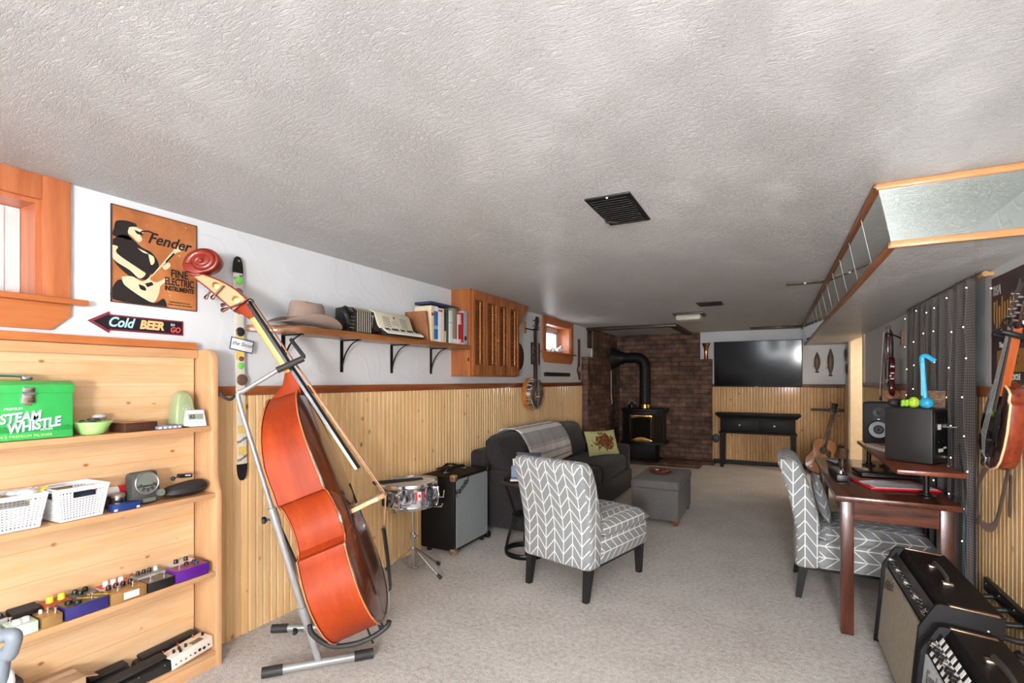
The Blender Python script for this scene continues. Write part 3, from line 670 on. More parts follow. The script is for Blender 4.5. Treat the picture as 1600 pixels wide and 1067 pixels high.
# ------------------------------------------------------------------ effect pedals on the third and bottom shelves
PC = {}
def pm(k, rgb, rough=.35, metal=0.0):
    if k not in PC: PC[k] = plain('pedal_'+k, rgb, rough, metal)
    return PC[k]
knobB = plain('black_knob', (24,24,26), .35); knobW = plain('white_knob', (240,238,236), .35); knobY = plain('yellow_knob', (246,214,60), .4)
def pedal(label, c, d, z, mat, top=None, knobs=(), km=None, kr=.007, kh=.013, sw=(), rz=0.0, plate=None, tilt=0.0):
    """c = centre (x,y); d = depth(x), width(y), height; knobs/sw at (u,v) in -1..1 across width / depth (v=-1 back, +1 front)"""
    if c[0] > -2.4: c = (-2.3665, c[1]); d = (.083, d[1]*.965, d[2])
    else: c = (-2.4450, c[1]); d = (min(d[0], .064), d[1]*.965, d[2])
    r = thing('effect_pedal', label, 'effect pedal', (c[0], c[1], z), rz, 'effect pedals on the third shelf')
    h = d[2]
    MB().hexa([(-d[0]/2,-d[1]/2,.0),(d[0]/2,-d[1]/2,0),(d[0]/2,d[1]/2,0),(-d[0]/2,d[1]/2,0),(-d[0]/2,-d[1]/2,h*(1+tilt)),(d[0]/2,-d[1]/2,h),(d[0]/2,d[1]/2,h),(-d[0]/2,d[1]/2,h*(1+tilt))], bev=.0025).build('enclosure', mat, r)
    al = math.atan2(h*tilt, d[0])
    def P(u, v, e=0): return Vector((v*d[0]/2*.9, u*d[1]/2*.9, h*(1+tilt*(1-v*.9)/2)+e))
    if top is not None:
        MB().hexa([(-d[0]/2*.94,-d[1]/2*.95,h*(1+tilt)-.002),(d[0]/2*.94,-d[1]/2*.95,h-.002),(d[0]/2*.94,d[1]/2*.95,h-.002),(-d[0]/2*.94,d[1]/2*.95,h*(1+tilt)-.002),(-d[0]/2*.94,-d[1]/2*.95,h*(1+tilt)+.0008),(d[0]/2*.94,-d[1]/2*.95,h+.0012),(d[0]/2*.94,d[1]/2*.95,h+.0012),(-d[0]/2*.94,d[1]/2*.95,h*(1+tilt)+.0008)]).build('faceplate', top, r)
    for kk in knobs:
        u, v = kk[0], kk[1]; kmat = kk[2] if len(kk) > 2 else (km or knobB); kk_r = kk[3] if len(kk) > 3 else kr
        a = P(u, v); MB().lathe([(.001,-.002),(kk_r*.95,-.002),(kk_r,.002),(kk_r*.85,kh*.9),(kk_r*.7,kh),(.001,kh)], 14, TR(a)).build('knob', kmat, r)
    for u, v in sw:
        a = P(u, v); MB().lathe([(.006,-.002),(.006,.004),(.003,.004),(.003,.012),(.0052,.012),(.0052,.018),(.001,.018)], 12, TR(a)).build('footswitch', M['chrome'], r)
    if plate:
        MB().box((d[0]/2+.0006, plate[0]*d[1]/2, h/2), (.0014, plate[1], h*.62), bev=.0005).build('front_label', M['white'], r)
    return r
Z3 = SH3+.0005
gold = pm('gold', (166,128,78), .35, .35)
pedal('purple pedal with black knobs near the right end of the third shelf', (-2.372,1.325), (.092,.150,.050), Z3, pm('purple',(86,28,132)), pm('magenta_face',(128,50,110)), [(.1,-.55,None or knobB,.010),(.62,-.5,knobB,.011),(.55,.2,pm('teal_knob',(20,60,84)),.010)], sw=[(-.62,.3)])
pedal('grey pedal with a white face and black knobs in the back right corner', (-2.446,1.345), (.062,.105,.050), Z3, pm('lightgrey',(176,174,172)), pm('paleface',(220,218,216)), [(-.6,0,knobB,.010),(.35,0,knobB,.010)], kh=.018)
pedal('grey pedal with a row of small black knobs behind the purple pedal', (-2.446,1.205), (.066,.120,.046), Z3, pm('lightgrey',(176,174,172)), pm('greyface',(128,124,120)), [(-.75,-.3,knobB,.008),(-.3,-.3,knobB,.008),(.12,-.3,knobB,.008),(.6,-.3,knobW,.009)], kh=.018)
pedal('black pedal with two chrome switches left of the purple pedal', (-2.372,1.195), (.088,.108,.040), Z3, pm('black',(26,25,27)), pm('smoke',(96,90,84)), [], sw=[(-.6,.35),(.55,.3)])
pedal('red faced pedal with white knobs behind the gold pedal', (-2.444,1.075), (.075,.125,.044), Z3, pm('whitebox',(222,216,212)), pm('redface',(214,74,70)), [(-.55,-.1,knobW,.011),(-.05,-.1,knobW,.011),(.45,-.1,knobW,.011)], kh=.020)
pedal('wide gold pedal with a white front label in the middle of the third shelf', (-2.374,1.075), (.090,.132,.044), Z3, gold, None, [(-.75,-.75),(-.3,-.75),(.15,-.75),(.6,-.75)], kr=.009, kh=.018, sw=[(-.5,.35),(.45,.3)], plate=(.12,.055))
pedal('dark pedal with tall black knobs behind the left side of the gold pedal', (-2.445,.965), (.072,.085,.046), Z3, pm('charcoal',(52,50,50)), pm('steelface',(110,108,106)), [(-.5,-.4,knobB,.010),(.4,-.4,knobB,.010),(-.3,.5,knobB,.010)], kh=.018)
pedal('deep blue pedal with yellow faceplate marks left of the gold pedal', (-2.372,.935), (.092,.140,.046), Z3, pm('navy',(44,40,104)), pm('darkface',(74,66,56)), [(-.65,-.2,knobB,.013),(-.35,.45,knobB,.013)], sw=[(.45,.2)])
st = MB()
for k in range(4): st.box((-2.385+.02*(k%2), .945+.017*k, Z3+.0475), (.05,.007,.0016), rot=(0,0,.5))
PD = [o for o in bpy.data.objects if o.name.startswith('effect_pedal')][-1]
st.build('yellow_print', pm('yellowprint',(214,184,70)), PD, world=True)
pedal('brick red pedal with two yellow knobs behind the deep blue pedal', (-2.446,.880), (.062,.085,.050), Z3, pm('brickred',(150,70,48)), None, [(-.45,.1,knobY,.012),(.5,.1,knobY,.012)], kh=.022)
pedal('long black pedal with a treadle behind the small gold pedal', (-2.448,.790), (.058,.085,.052), Z3, pm('black',(26,25,27)), pm('rubber',(48,46,44),.8), [], tilt=.15)
pedal('small tan gold pedal left of the deep blue pedal', (-2.372,.830), (.085,.062,.040), Z3, gold, None, [(-.5,-.5,knobW,.006)], sw=[(.1,-.1),(.6,.55)])
pedal('pale mint pedal with two white knobs at the left of the third shelf', (-2.372,.755), (.085,.075,.040), Z3, pm('mint',(198,220,204)), None, [(-.35,.2,knobW,.013),(.4,.1,knobW,.013)], sw=[(-.6,-.6)])
pedal('grey wah pedal with a dark rubber treadle at the back left of the third shelf', (-2.448,.69), (.06,.10,.052), Z3, pm('lightgrey',(176,174,172)), pm('rubber',(48,46,44),.8), [(.8,.4,knobB,.006)], tilt=.12)
pedal('olive green pedal at the far left edge of the third shelf', (-2.372,.672), (.085,.08,.036), Z3, pm('olive',(160,168,112)), None, [(.3,-.4,knobB,.006)], sw=[(.2,.2)])
bl = thing('cable_adapter', 'round dark grey power adapter at the right end of the third shelf', 'adapter', (-2.385,1.414,Z3))
MB().loft([[(x*.026,-.0+y*.012,z) for x,y in [(math.cos(a),math.sin(a)) for a in [2*math.pi*i/16 for i in range(16)]]] for z in (.001,.006,.032,.040)]).build('adapter_body', pm('adapter',(56,56,58),.5), bl)
MB().cyl((.0,-.012,.022),(.004,-.028,.024),.006,seg=10).build('plug', M['chrome'], bl)
# ---- bottom shelf
Z4 = SH4+.0005
sc = plain('black_leatherette', (36,34,33), .5, bump=.3)
k1 = thing('instrument_case', 'long black padded case at the back of the bottom shelf', 'case', (-2.4475,1.275,Z4), rz=.0)
MB().hexa([(-.031,-.13,0),(.028,-.13,0),(.028,.13,0),(-.031,.13,0),(-.028,-.125,.050),(.025,-.125,.046),(.025,.125,.060),(-.028,.125,.064)], bev=.010).build('case_body', sc, k1)
MB().box((-.002,.01,.066),(.046,.235,.016),rot=(.05,0,0),bev=.006).build('padded_lid', sc, k1)
wh = thing('volume_pedal', 'long black volume pedal in front of the padded case on the bottom shelf', 'pedal', (-2.372,1.09,Z4), rz=.0)
MB().hexa([(-.028,-.15,0),(.045,-.15,0),(.045,.15,0),(-.028,.15,0),(-.026,-.15,.036),(.040,-.15,.034),(.040,.15,.040),(-.026,.15,.044)], bev=.005).build('base', sc, wh)
MB().box((.006,.0,.057),(.056,.27,.012),rot=(.06,0,0),bev=.004).build('treadle', plain('treadle_rubber', (40,38,37), .7, bump=.3), wh)
MB().box((.0462,-.05,.018),(.001,.03,.012)).build('white_sticker', M['white'], wh)
for yy in (-.11,.02,.12): MB().ball((.043,yy,.036),.003,seg=8).build('screw', M['chrome'], wh)
wc = thing('audio_interface', 'white and black mixer box with front sockets on the bottom shelf', 'mixer', (-2.375,1.285,Z4), rz=.10, rot=(.08,0,.08))
wc.location = (-2.353, 1.326, Z4+.018)
MB().hexa([(-.055,-.095,-.008),(.028,-.095,-.008),(.028,.095,-.008),(-.055,.095,-.008),(-.055,-.095,.046),(.028,-.095,.046),(.028,.095,.046),(-.055,.095,.046)], bev=.003).build('chassis', plain('offwhite_panel', (232,224,212), .4), wc)
MB().box((-.014,-.0955,.019),(.078,.0015,.045)).build('end_plate', M['black'], wc)
for i in range(8):
    big = i in (5,6); MB().cyl((.0265,-.078+i*.0215,.012+.003*(i%2)),(.0300,-.078+i*.0215,.012+.003*(i%2)), .0068 if big else .0042, seg=14).build('socket', M['black'] if i in (4,5,6,7) else M['chrome'], wc)
for u, v in ((-.06,-.01),(-.035,-.012),(-.045,.012),(-.01,-.005),(.08,-.02)): MB().lathe([(.001,0),(.006,0),(.0055,.013),(.001,.014)], 12, TR((v,u,.046))).build('knob', knobB, wc)
for u in (-.085,-.02,.05): MB().lathe([(.001,0),(.004,0),(.004,.014),(.001,.014)], 10, TR((-.045,u,.046))).build('footswitch', M['copper'], wc)
MB().box((.0,.035,.0465),(.03,.05,.002)).build('screen', pm('screen',(110,96,80)), wc)
pb = thing('expression_pedal', 'short black pedal lying behind the long volume pedal, next to the cardboard box', 'pedal', (-2.4485,1.050,Z4))
MB().hexa([(-.030,-.075,0),(.028,-.075,0),(.028,.075,0),(-.030,.075,0),(-.030,-.075,.058),(.028,-.075,.050),(.028,.075,.050),(-.030,.075,.058)], bev=.005).build('base', sc, pb)
MB().box((0,0,.064),(.05,.135,.012),rot=(0,.06,0),bev=.004).build('treadle', plain('treadle_rubber_b', (44,42,40), .7, bump=.3), pb)
cb = thing('cardboard_box', 'plain brown cardboard box on the bottom shelf', 'box', (-2.395,.850,Z4), rz=-.0)
cbm = plain('cardboard', (176,146,116), .85, bump=.2)
MB().box((0,0,.069),(.13,.165,.136),bev=.002).build('carton', cbm, cb); MB().box((-.02,0,.1375),(.03,.163,.0012)).build('packing_tape', plain('packing_tape', (196,170,140), .3), cb); MB().box((.040,.100,.128),(.05,.045,.002),rot=(-.35,0,0)).build('open_flap', cbm, cb)
dk = thing('black_bag', 'dark bag standing left of the cardboard box on the bottom shelf', 'bag', (-2.40,.700,Z4))
MB().box((0,0,.11),(.12,.12,.218),bev=.014).build('bag_body', plain('dark_bag', (50,38,38), .7), dk); MB().tube(bez([(0,-.03,.218),(0,-.02,.232),(0,.02,.232),(0,.03,.218)],6),.004,6).build('bag_strap', M['black'], dk)
# grey tubular stand at the lower left corner, close to the camera
gs = thing('music_stand', 'grey metal tube of a folded stand at the lower left corner', 'stand', PZ(-20, 1260, 0))
a = PF(-14, 1012, 1.05); b = PF(24, 992, 1.05); c = PF(-30, 1130, 1.05)
MB().tube(bez([PF(-30,1000,1.05), PF(10,992,1.05), PF(22,996,1.05), PF(16,1020,1.05), PF(-2,1080,1.05), Vector((PF(-30,1190,1.05).x, PF(-30,1190,1.05).y, .012))], 8), .014, 14).build('bent_tube', plain('grey_tube', (104,112,120), .5), gs, world=True)
q = PF(-30,1190,1.05); ft = MB()
for k in range(3): ft.tube([(q.x,q.y,.03),(q.x+.16*math.cos(2.1*k+3.6),q.y+.16*math.sin(2.1*k+3.6),.012)], .010, 8)
ft.build('foot', M['blackm'], gs, world=True)
MB().ball(PF(4,1067,1.06), (.02,.02,.035), seg=12).build('joint', M['white'], gs, world=True)
# ------------------------------------------------------------------ things on the left wall near the camera
blackp = plain('black_print', (30,24,24), .6); creamp = plain('cream_print', (232,214,178), .55)
def on_left(y, z, off=0.0): return Matrix(((0,0,1,XL+off),(1,0,0,y),(0,1,0,z),(0,0,0,1)))
# poster: plain tin sign of a guitarist
po = thing('tin_poster', 'rust brown tin poster of a guitarist with black lettering on the left wall', 'poster', (XL, 1.262, 1.885))
m = NT('rusty_tin'); v = m.coord(); n = m.noise(v, 6, 4); n2 = m.noise(v, 45, 3, .7)
c = m.ramp(n, [(.3, lin((150,88,48))), (.55, lin((186,116,66))), (.75, lin((200,136,84)))]); c = m.mix(m.math('GREATER_THAN', n2, .70), c, lin((224,196,160))); m.base(c); m.set(.45, 0, .1)
PW, PH = .355, .418
MB().box((0,0,.003),(PW,PH,.006),m=on_left(1.262,1.886)).build('tin_sheet', m.mat, po, world=True)
ed = MB(); 
for c_, d_ in (((0,PH/2-.002,.004),(PW,.004,.008)),((0,-PH/2+.002,.004),(PW,.004,.008)),((PW/2-.002,0,.004),(.004,PH,.008)),((-PW/2+.002,0,.004),(.004,PH,.008))): ed.box(c_, d_, m=on_left(1.262,1.886))
ed.build('rolled_edge', plain('dark_edge', (84,52,46), .5), po, world=True)
def art(name, polys, mat, off):
    mb = MB()
    for p in polys: mb.prism([((x-.5)*PW, (.5-y)*PH) for x, y in p], .0007, on_left(1.262, 1.886, .006+off))
    return mb.build(name, mat, po, world=True, smooth=False)
def cc(P, n=5): return [(q.x, q.y) for q in bez([Vector((x, y, 0)) for x, y in P]+[Vector((*P[0], 0))], n)[:-1]]
# u across (left 0), v down (top 0): dark jacket, hair, legs
art('printed_figure', [cc([(.02,.36),(.10,.30),(.20,.30),(.32,.38),(.44,.42),(.52,.52),(.50,.62),(.42,.66),(.40,.72),(.24,.72),(.14,.68),(.02,.56)]),
    cc([(.03,.24),(.05,.17),(.12,.145),(.20,.14),(.27,.155),(.25,.19),(.19,.20),(.18,.27),(.21,.33),(.12,.33),(.02,.32)]),
    cc([(.03,.82),(.10,.76),(.26,.84),(.45,.96),(.58,.90),(.62,.98),(.60,.985),(.03,.975)])], blackp, 0)
art('printed_highlights', [cc([(.19,.20),(.25,.185),(.33,.20),(.34,.235),(.31,.26),(.33,.30),(.29,.335),(.22,.29),(.175,.26)]),
    cc([(.01,.42),(.07,.43),(.06,.50),(.30,.62),(.37,.66),(.30,.72),(.20,.65),(.02,.56)],4),
    cc([(.11,.73),(.22,.71),(.34,.745),(.44,.66),(.42,.71),(.50,.73),(.62,.66),(.60,.71),(.54,.77),(.52,.86),(.46,.955),(.34,.92),(.22,.86),(.13,.80)],4),
    [(.42,.69),(.45,.67),(.71,.375),(.69,.355)], cc([(.69,.37),(.72,.30),(.80,.275),(.81,.30),(.78,.315),(.80,.335),(.75,.355),(.71,.385)],3),
    cc([(.56,.55),(.64,.49),(.66,.53),(.60,.58)],3), cc([(.40,.44),(.46,.46),(.47,.52),(.43,.55)],3), cc([(.28,.40),(.36,.42),(.40,.44),(.34,.435)],3)], creamp, .0008)
art('printed_detail', [[(.36,.765),(.44,.735),(.46,.765),(.39,.80)], cc([(.245,.215),(.335,.235),(.33,.255),(.27,.25)],3), cc([(.29,.78),(.36,.80),(.37,.84),(.31,.83)],3), [(.60,.485),(.70,.37),(.715,.385),(.61,.50)]], blackp, .0016)
text('Fender', .070, blackp, po, on_left(1.262+.052, 1.886+.096, .0072) @ Matrix.Rotation(-.02,4,'Z'), shear=.35, bold=.0012, world=True, sx=.92)
MB().tube([on_left(1.262,1.886,.0074) @ Vector(p) for p in ((-.072,.106,0),(-.060,.120,0),(-.040,.127,0),(-.018,.125,0))], .003, 6).build('lettering_flourish', blackp, po, world=True)
for s, sz, dy, k in (('FINE', .050, -.045, .80), ('ELECTRIC', .047, -.084, .64), ('INSTRUMENTS', .030, -.116, .66)):
    text(s, sz, blackp, po, on_left(1.262+.098, 1.886+dy, .0072), bold=.0012, world=True, sx=k)
for dy, s in ((-.178, 'HANDCRAFTED IN ANY'), (-.190, 'FINISH, MODEL OR WOOD')): text(s, .009, blackp, po, on_left(1.262+.10, 1.886+dy, .0072), world=True)
# arrow sign
sg = thing('arrow_sign', 'dark arrow shaped beer sign pointing left under the poster', 'sign', (XL, 1.19, 1.588))
ar = [(-.187,0),(-.112,.046),(-.108,.034),(.187,.034),(.187,-.034),(-.108,-.034),(-.112,-.046)]
mA = on_left(1.190, 1.589)
MB().prism(ar, .006, mA, bev=.001).build('plate', plain('sign_maroon', (128,44,62), .4), sg, world=True)
MB().prism([(-.168,0),(-.116,.032),(-.110,.027),(.180,.027),(.180,-.027),(-.110,-.027),(-.116,-.032)], .0015, on_left(1.190,1.589,.006)).build('panel', plain('sign_black', (28,22,30), .4), sg, world=True)
text('Cold', .058, plain('sign_blue', (176,222,232), .5), sg, on_left(1.118,1.590,.0076), shear=.35, bold=.0016, world=True, sx=.82)
text('BEER', .052, plain('sign_tan', (232,190,130), .5), sg, on_left(1.240,1.589,.0076), shear=.22, bold=.0026, world=True, sx=.86)
text('to', .022, plain('sign_blue_b', (176,222,232), .5), sg, on_left(1.328,1.603,.0076), shear=.3, bold=.0004, world=True)
text('GO', .034, plain('sign_red', (224,84,84), .5), sg, on_left(1.340,1.578,.0076), shear=.22, bold=.0012, world=True, sx=.85)
# guitar strap with badges
gs = thing('guitar_strap', 'pale guitar strap covered in badges hanging on the left wall', 'guitar strap', (XL, 1.645, 1.4))
lth = plain('black_leather', (28,26,27), .45); stp = plain('strap_cream', (226,218,204), .8, bump=.2); sty = plain('strap_yellow', (230,198,110), .8)
def SY(z): return 1.632+(1.985-z)*.023
def strapbox(z0, z1, w, x0, x1):
    return [(XL+x0,SY(z0)-w,z0),(XL+x1,SY(z0)-w,z0),(XL+x1,SY(z0)+w,z0),(XL+x0,SY(z0)+w,z0),(XL+x0,SY(z1)-w,z1),(XL+x1,SY(z1)-w,z1),(XL+x1,SY(z1)+w,z1),(XL+x0,SY(z1)+w,z1)]
MB().hexa(strapbox(.90,1.905,.026,.030,.034), bev=.001).build('webbing', stp, gs, world=True)
y = MB()
for z in (.975,1.085,1.20,1.47,1.56): y.hexa(strapbox(z-.022,z+.022,.022,.0335,.0348))
y.build('printed_squares', sty, gs, world=True)
for z0, sgn in ((1.905, 1), (.90, -1)):
    P = [(SY(z0)-.029, z0-.006*sgn), (SY(z0)+.029, z0-.006*sgn)]+[(SY(z0)+.029*math.cos(a)**.7 if math.cos(a)>0 else SY(z0)-.029*abs(math.cos(a))**.7, z0+sgn*(.0+.082*math.sin(a))) for a in [math.pi*k/10 for k in range(11)]]
    MB().prism(P, .005, Matrix(((0,0,1,XL+.029),(1,0,0,0),(0,1,0,0),(0,0,0,1))), bev=.001).build('leather_end', lth, gs, world=True)
MB().cyl((XL,SY(1.97),1.962),(XL+.042,SY(1.97),1.962),.006,seg=10).build('hanging_nail', M['chrome'], gs, world=True)
for z in (1.03, .935, 1.88): text('Fender', .022, blackp, gs, on_left(SY(z), z, .0352) @ Matrix.Rotation(.5,4,'Z'), shear=.3, world=True)
def badge(z, dy, r, mat, name='badge'):
    return MB().lathe([(r,0),(r,.003),(r*.9,.006),(r*.4,.009),(.001,.0095)], 22, on_left(SY(z)+dy, z, .034), cap=False).build(name, mat, gs, world=True)
grn = plain('green_badge', (120,214,96), .4)
badge(1.862, .004, .021, grn); badge(1.80, 0, .022, plain('mauve_badge', (150,104,130), .4)); badge(1.595, .004, .024, plain('black_badge', (40,38,38), .3))
badge(1.455, .006, .013, plain('brown_badge', (120,72,50), .3)); badge(1.418, .002, .017, grn); badge(1.345, .008, .030, plain('sepia_badge', (112,84,74), .25)); badge(1.272, -.012, .010, plain('brown_badge_b', (92,66,58), .3)); badge(1.272, .014, .009, plain('pewter_badge', (150,120,104), .3, .5))
tgm = on_left(SY(1.52)+.004, 1.525, .046)
MB().box((0,0,0),(.128,.066,.003),rot=(0,0,-.16),bev=.0014,m=tgm).build('name_tag_border', plain('tag_border', (52,68,86), .5), gs, world=True)
MB().box((0,0,.0008),(.118,.056,.003),rot=(0,0,-.16),bev=.001,m=tgm).build('name_tag', plain('tag_white', (234,238,240), .5), gs, world=True)
text('the Stool', .030, plain('tag_ink', (60,68,80), .5), gs, tgm @ TR((0,.004,.0028),(0,0,-.16)), shear=.3, world=True)
# ------------------------------------------------------------------ double bass leaning on its grey stand
BS = .982; BP = Vector((-1.7737, 1.6958, .1750))
BR = Matrix(((.733,-.603,-.315),(.584,.795,-.162),(.348,-.066,.935)))
BR = BR.to_quaternion().to_matrix()
bass = thing('double_bass', 'orange red double bass leaning in a grey floor stand beside the bookcase', 'double bass', BP, rot=BR.to_euler())
def BL(d, w, a): return Vector((d, -w, a))*BS            # local: d = back to front, w = towards the camera, a = up the body
BW = BR.to_4x4(); BW.translation = BP
def BWd(d, w, a): return BW @ BL(d, w, a)
varn = NT('red_varnish'); v = varn.coord(scale=(1,1,.25)); n = varn.noise(v, 7, 3, .5, .6); n2 = varn.noise(varn.coord(scale=(6,6,.6)), 10, 2)
varn.base(varn.ramp(varn.math('ADD', varn.math('MULTIPLY', n, .7), varn.math('MULTIPLY', n2, .3)), [(.3, lin((122,40,12))), (.55, lin((148,53,18))), (.75, lin((164,68,28)))])); varn.set(.5, 0, .04, .16); varn.bsdf.inputs['Coat Roughness'].default_value = .3; varn = varn.mat
belly = wood('bass_belly_varnish', (126,60,24), (86,36,14), 'z', .22, .6, ring=2.5)
dvar = plain('dark_red_varnish', (128,34,16), .3, 0, .25)
ebony = plain('ebony', (20,18,18), .3, 0, .15)
maple = wood('pale_maple_neck', (232,192,124), (212,164,96), 'z', .35, .3, ring=2)
half = [(.0,.0),(.06,.002),(.12,.010),(.18,.026),(.235,.056),(.285,.105),(.317,.165),(.333,.23),(.330,.29),(.315,.345),(.296,.39),(.280,.42),(.278,.433),(.240,.438),(.208,.458),(.187,.50),(.178,.55),(.184,.60),(.203,.645),(.230,.672),(.259,.680),(.260,.692),(.253,.73),(.256,.78),(.252,.84),(.240,.90),(.220,.955),(.190,1.005),(.150,1.045),(.105,1.080),(.06,1.106),(.03,1.118)]
half = [(w, a if a < .69 else .69+(a-.69)*1.063) for w, a in half]
ringp = half+[(-w, a) for w, a in half[::-1] if w > 0]
def dback(a): return .0 if a < .84 else .055*((a-.84)/.30)**1.25
def dfr(a): return .2 if a < .55 else .2-.012*((a-.55)/.57)
ribs = MB()
rows = [[BL(dback(a)+.004+(dfr(a)-dback(a)-.008)*t, w, a) for (w, a) in ringp+[ringp[0]]] for t in (0, .25, .5, .75, 1)]
ribs.sheet(rows, .004); ribs.build('ribs', varn, bass, ang=24)
def plate(name, mat, fd, out, arch, sgn, thick):
    b = MB(); R = []
    cw, ca = 0, .53
    for t, hh in ((1.0,0),(1.0,thick),(.97,thick+.001),(.93,thick+arch*.10),(.85,thick+arch*.30),(.7,thick+arch*.60),(.5,thick+arch*.85),(.3,thick+arch*.97),(.1,thick+arch)):
        r = []
        for w, a in ringp:
            k = out/max(.05, math.hypot(w, (a-ca)*.5))*(1 if t == 1.0 else 0)
            ww, aa = w*(t+k), ca+(a-ca)*(t+k*.5)
            r.append(BL(fd(min(max(aa,0),1.12))+sgn*hh, ww, aa))
        R.append(r)
    b.loft(R); return b.build(name, mat, bass, ang=50)
plate('belly_plate', belly, dfr, .007, .034, 1, .006)
plate('back_plate', varn, dback, .007, .004, -1, .004)
pf = MB(); pf.tube([BL(dfr(a)+.007, w*.985, .53+(a-.53)*.99) for w, a in ringp], .0022, 5, closed=True); pf.build('purfling', plain('dark_edge_line', (60,26,16), .3), bass)
pe = MB(); pe.tube([BL(dfr(a)+.002, w*1.016, .53+(a-.53)*1.008) for w, a in ringp], .0035, 6, closed=True); pe.tube([BL(dback(a)-.001, w*1.016, .53+(a-.53)*1.008) for w, a in ringp], .0035, 6, closed=True)
pe.build('edge_binding', plain('pale_edge', (206,118,70), .25, 0, .5), bass)
def fhole(sg):
    P = [(.105,.615),(.118,.63),(.128,.612),(.118,.57),(.125,.52),(.140,.475),(.138,.455),(.152,.462)]
    return MB().tube([BL(.235-(w-.1)*.10, sg*w, a) for w, a in [(q.x, q.y) for q in bez([Vector((p[0],p[1],0)) for p in P], 5)]], .006, 6, flat=(1,1)).build('f_hole', ebony, bass)
fhole(1); fhole(-1)
# neck, heel, fingerboard
def rect(d0, d1, w, a0, a1=None, r=.35):
    # rounded section between d0 (back) and d1 (front) at height a0 (back) / a1 (front)
    if a1 is None: a1 = a0
    P = []
    for k in range(9):
        t = math.pi*k/8; P.append((d0+(d1-d0)*.75*(1-math.sin(t)), w*math.cos(t)))
    P += [(d1, -w), (d1, w)]
    return [BL(d, ww, a0+(a1-a0)*(d-d0)/(d1-d0)) for d, ww in P]
def fb(a): return .129+(1.627-a)*.217             # top of fingerboard
MB().loft([rect(.035,.20,.040,1.105,1.125), rect(.045,.205,.034,1.145), rect(.085,fb(1.17)-.022,.031,1.17), rect(.130,fb(1.20)-.022,.029,1.20), rect(fb(1.245)-.056,fb(1.245)-.022,.0275,1.245)]).build('neck_heel', varn, bass)
MB().loft([rect(fb(a)-.055+.010*(a-1.245), fb(a)-.022, .0275-.006*(a-1.245), a) for a in (1.245,1.32,1.40,1.48,1.545)]).build('neck', maple, bass)
MB().loft([rect(fb(1.545)-.0525, fb(1.545)-.022, .0258, 1.545), rect(.076,.120,.026,1.575), rect(.050,.112,.029,1.603,1.62)]).build('neck_root', varn, bass)
fbm = MB(); R = []
for a, w in ((.696,.047),(.93,.040),(1.25,.031),(1.627,.0225)):
    R.append([BL(fb(a)-.022, w, a)]+[BL(fb(a)-.008+.008*(1-(x/w)**2)-0, x, a) for x in [w*(1-2*k/8) for k in range(9)]]+[BL(fb(a)-.022, -w, a)])
fbm.loft(R); fbm.build('fingerboard', ebony, bass)
MB().box(BL(.124,0,1.632), (.03*BS,.046*BS,.012*BS), bev=.002).build('nut', ebony, bass)
# pegbox with brass side plates, tuners, scroll
fr = bez([Vector((.128,1.629,0)), Vector((.098,1.69,0)), Vector((.048,1.752,0)), Vector((-.014,1.807,0))], 5); bkp = bez([Vector((.048,1.598,0)), Vector((.020,1.655,0)), Vector((-.020,1.73,0)), Vector((-.066,1.806,0))], 5)
side = [(p.x, p.y) for p in fr]+[(p.x, p.y) for p in bkp[::-1]]
mSide = lambda w: Matrix(((BS,0,0,0),(0,0,-BS,-w*BS),(0,BS,0,0),(0,0,0,1)))     # xy->(d,a), z -> -y i.e. towards +w
pb = MB(); pb.prism(side, .088, mSide(-.044), bev=.003); pb.build('pegbox', dvar, bass)
def shrink(P, s, f=1.0):
    n = len(P); out = []
    for i in range(n):
        a = Vector(P[i-1]); b = Vector(P[i]); c = Vector(P[(i+1) % n]); t1 = (b-a).normalized(); t2 = (c-b).normalized()
        nn = Vector((-(t1.y+t2.y), t1.x+t2.x)); nn = nn.normalized() if nn.length > 1e-6 else Vector((0,0)); out.append((b.x+nn.x*s, b.y+nn.y*s))
    return out
ars = sum(side[i-1][0]*side[i][1]-side[i][0]*side[i-1][1] for i in range(len(side)))
ins = shrink(side, .0075 if ars > 0 else -.0075)
pbr = plain('gold_plate', (188,158,116), .5, 0)
for wq in (.0445, -.0465): MB().prism(ins, .002, mSide(wq)).build('tuner_plate', pbr, bass)
def tuner(px, py, ks, ke, side_w):
    # gear centre (d,a), key shaft from ks to ke (d,a)
    w0 = side_w; sg = 1 if w0 > 0 else -1
    m = MB(); mm = Matrix(((BS,0,0,px*BS),(0,0,-BS*sg,-w0*BS),(0,BS,0,py*BS),(0,0,0,1)))
    m.lathe([(.001,0),(.017,0),(.017,.004),(.012,.005),(.012,.008),(.006,.009),(.006,.014),(.001,.015)], 24, mm)
    g = m.build('tuner_gear', M['brass'], bass)
    k = MB(); a = BL(ks[0], w0+sg*.012, ks[1]); b = BL(ke[0], w0+sg*.012, ke[1]); k.cyl(a, b, .0045, .004, 10)
    k.tube([b+(a-b)*.28, b+(a-b)*.02, b-(a-b)*.06], [.006,.011,.005], 10, flat=(1,.4)); k.build('tuning_key', plain('dark_bronze', (96,66,52), .3, .8), bass)
def bloc(x, y, w):
    d = ray(x, y); n = -BR.col[1]; t = (w*BS+n.dot(BP-O))/n.dot(d); q = BR.transposed() @ (O+d*t-BP)/BS; return (q.x, q.z)
for (gx, gy, k0, k1, w) in ((337.6,446,(350,446),(331,466),.046), (369,468,(380,472.5),(347,485),.046)):
    g = bloc(gx, gy, w); tuner(g[0], g[1], bloc(*k0, w+.012), bloc(*k1, w+.012), w)
for (gx, gy, k0, k1, w) in ((330,440,(336,445),(321,466),-.046), (362,462,(368,473),(346,477),-.046)):
    g = bloc(gx, gy, w); tuner(g[0], g[1], bloc(*k0, w-.012), bloc(*k1, w-.012), w)
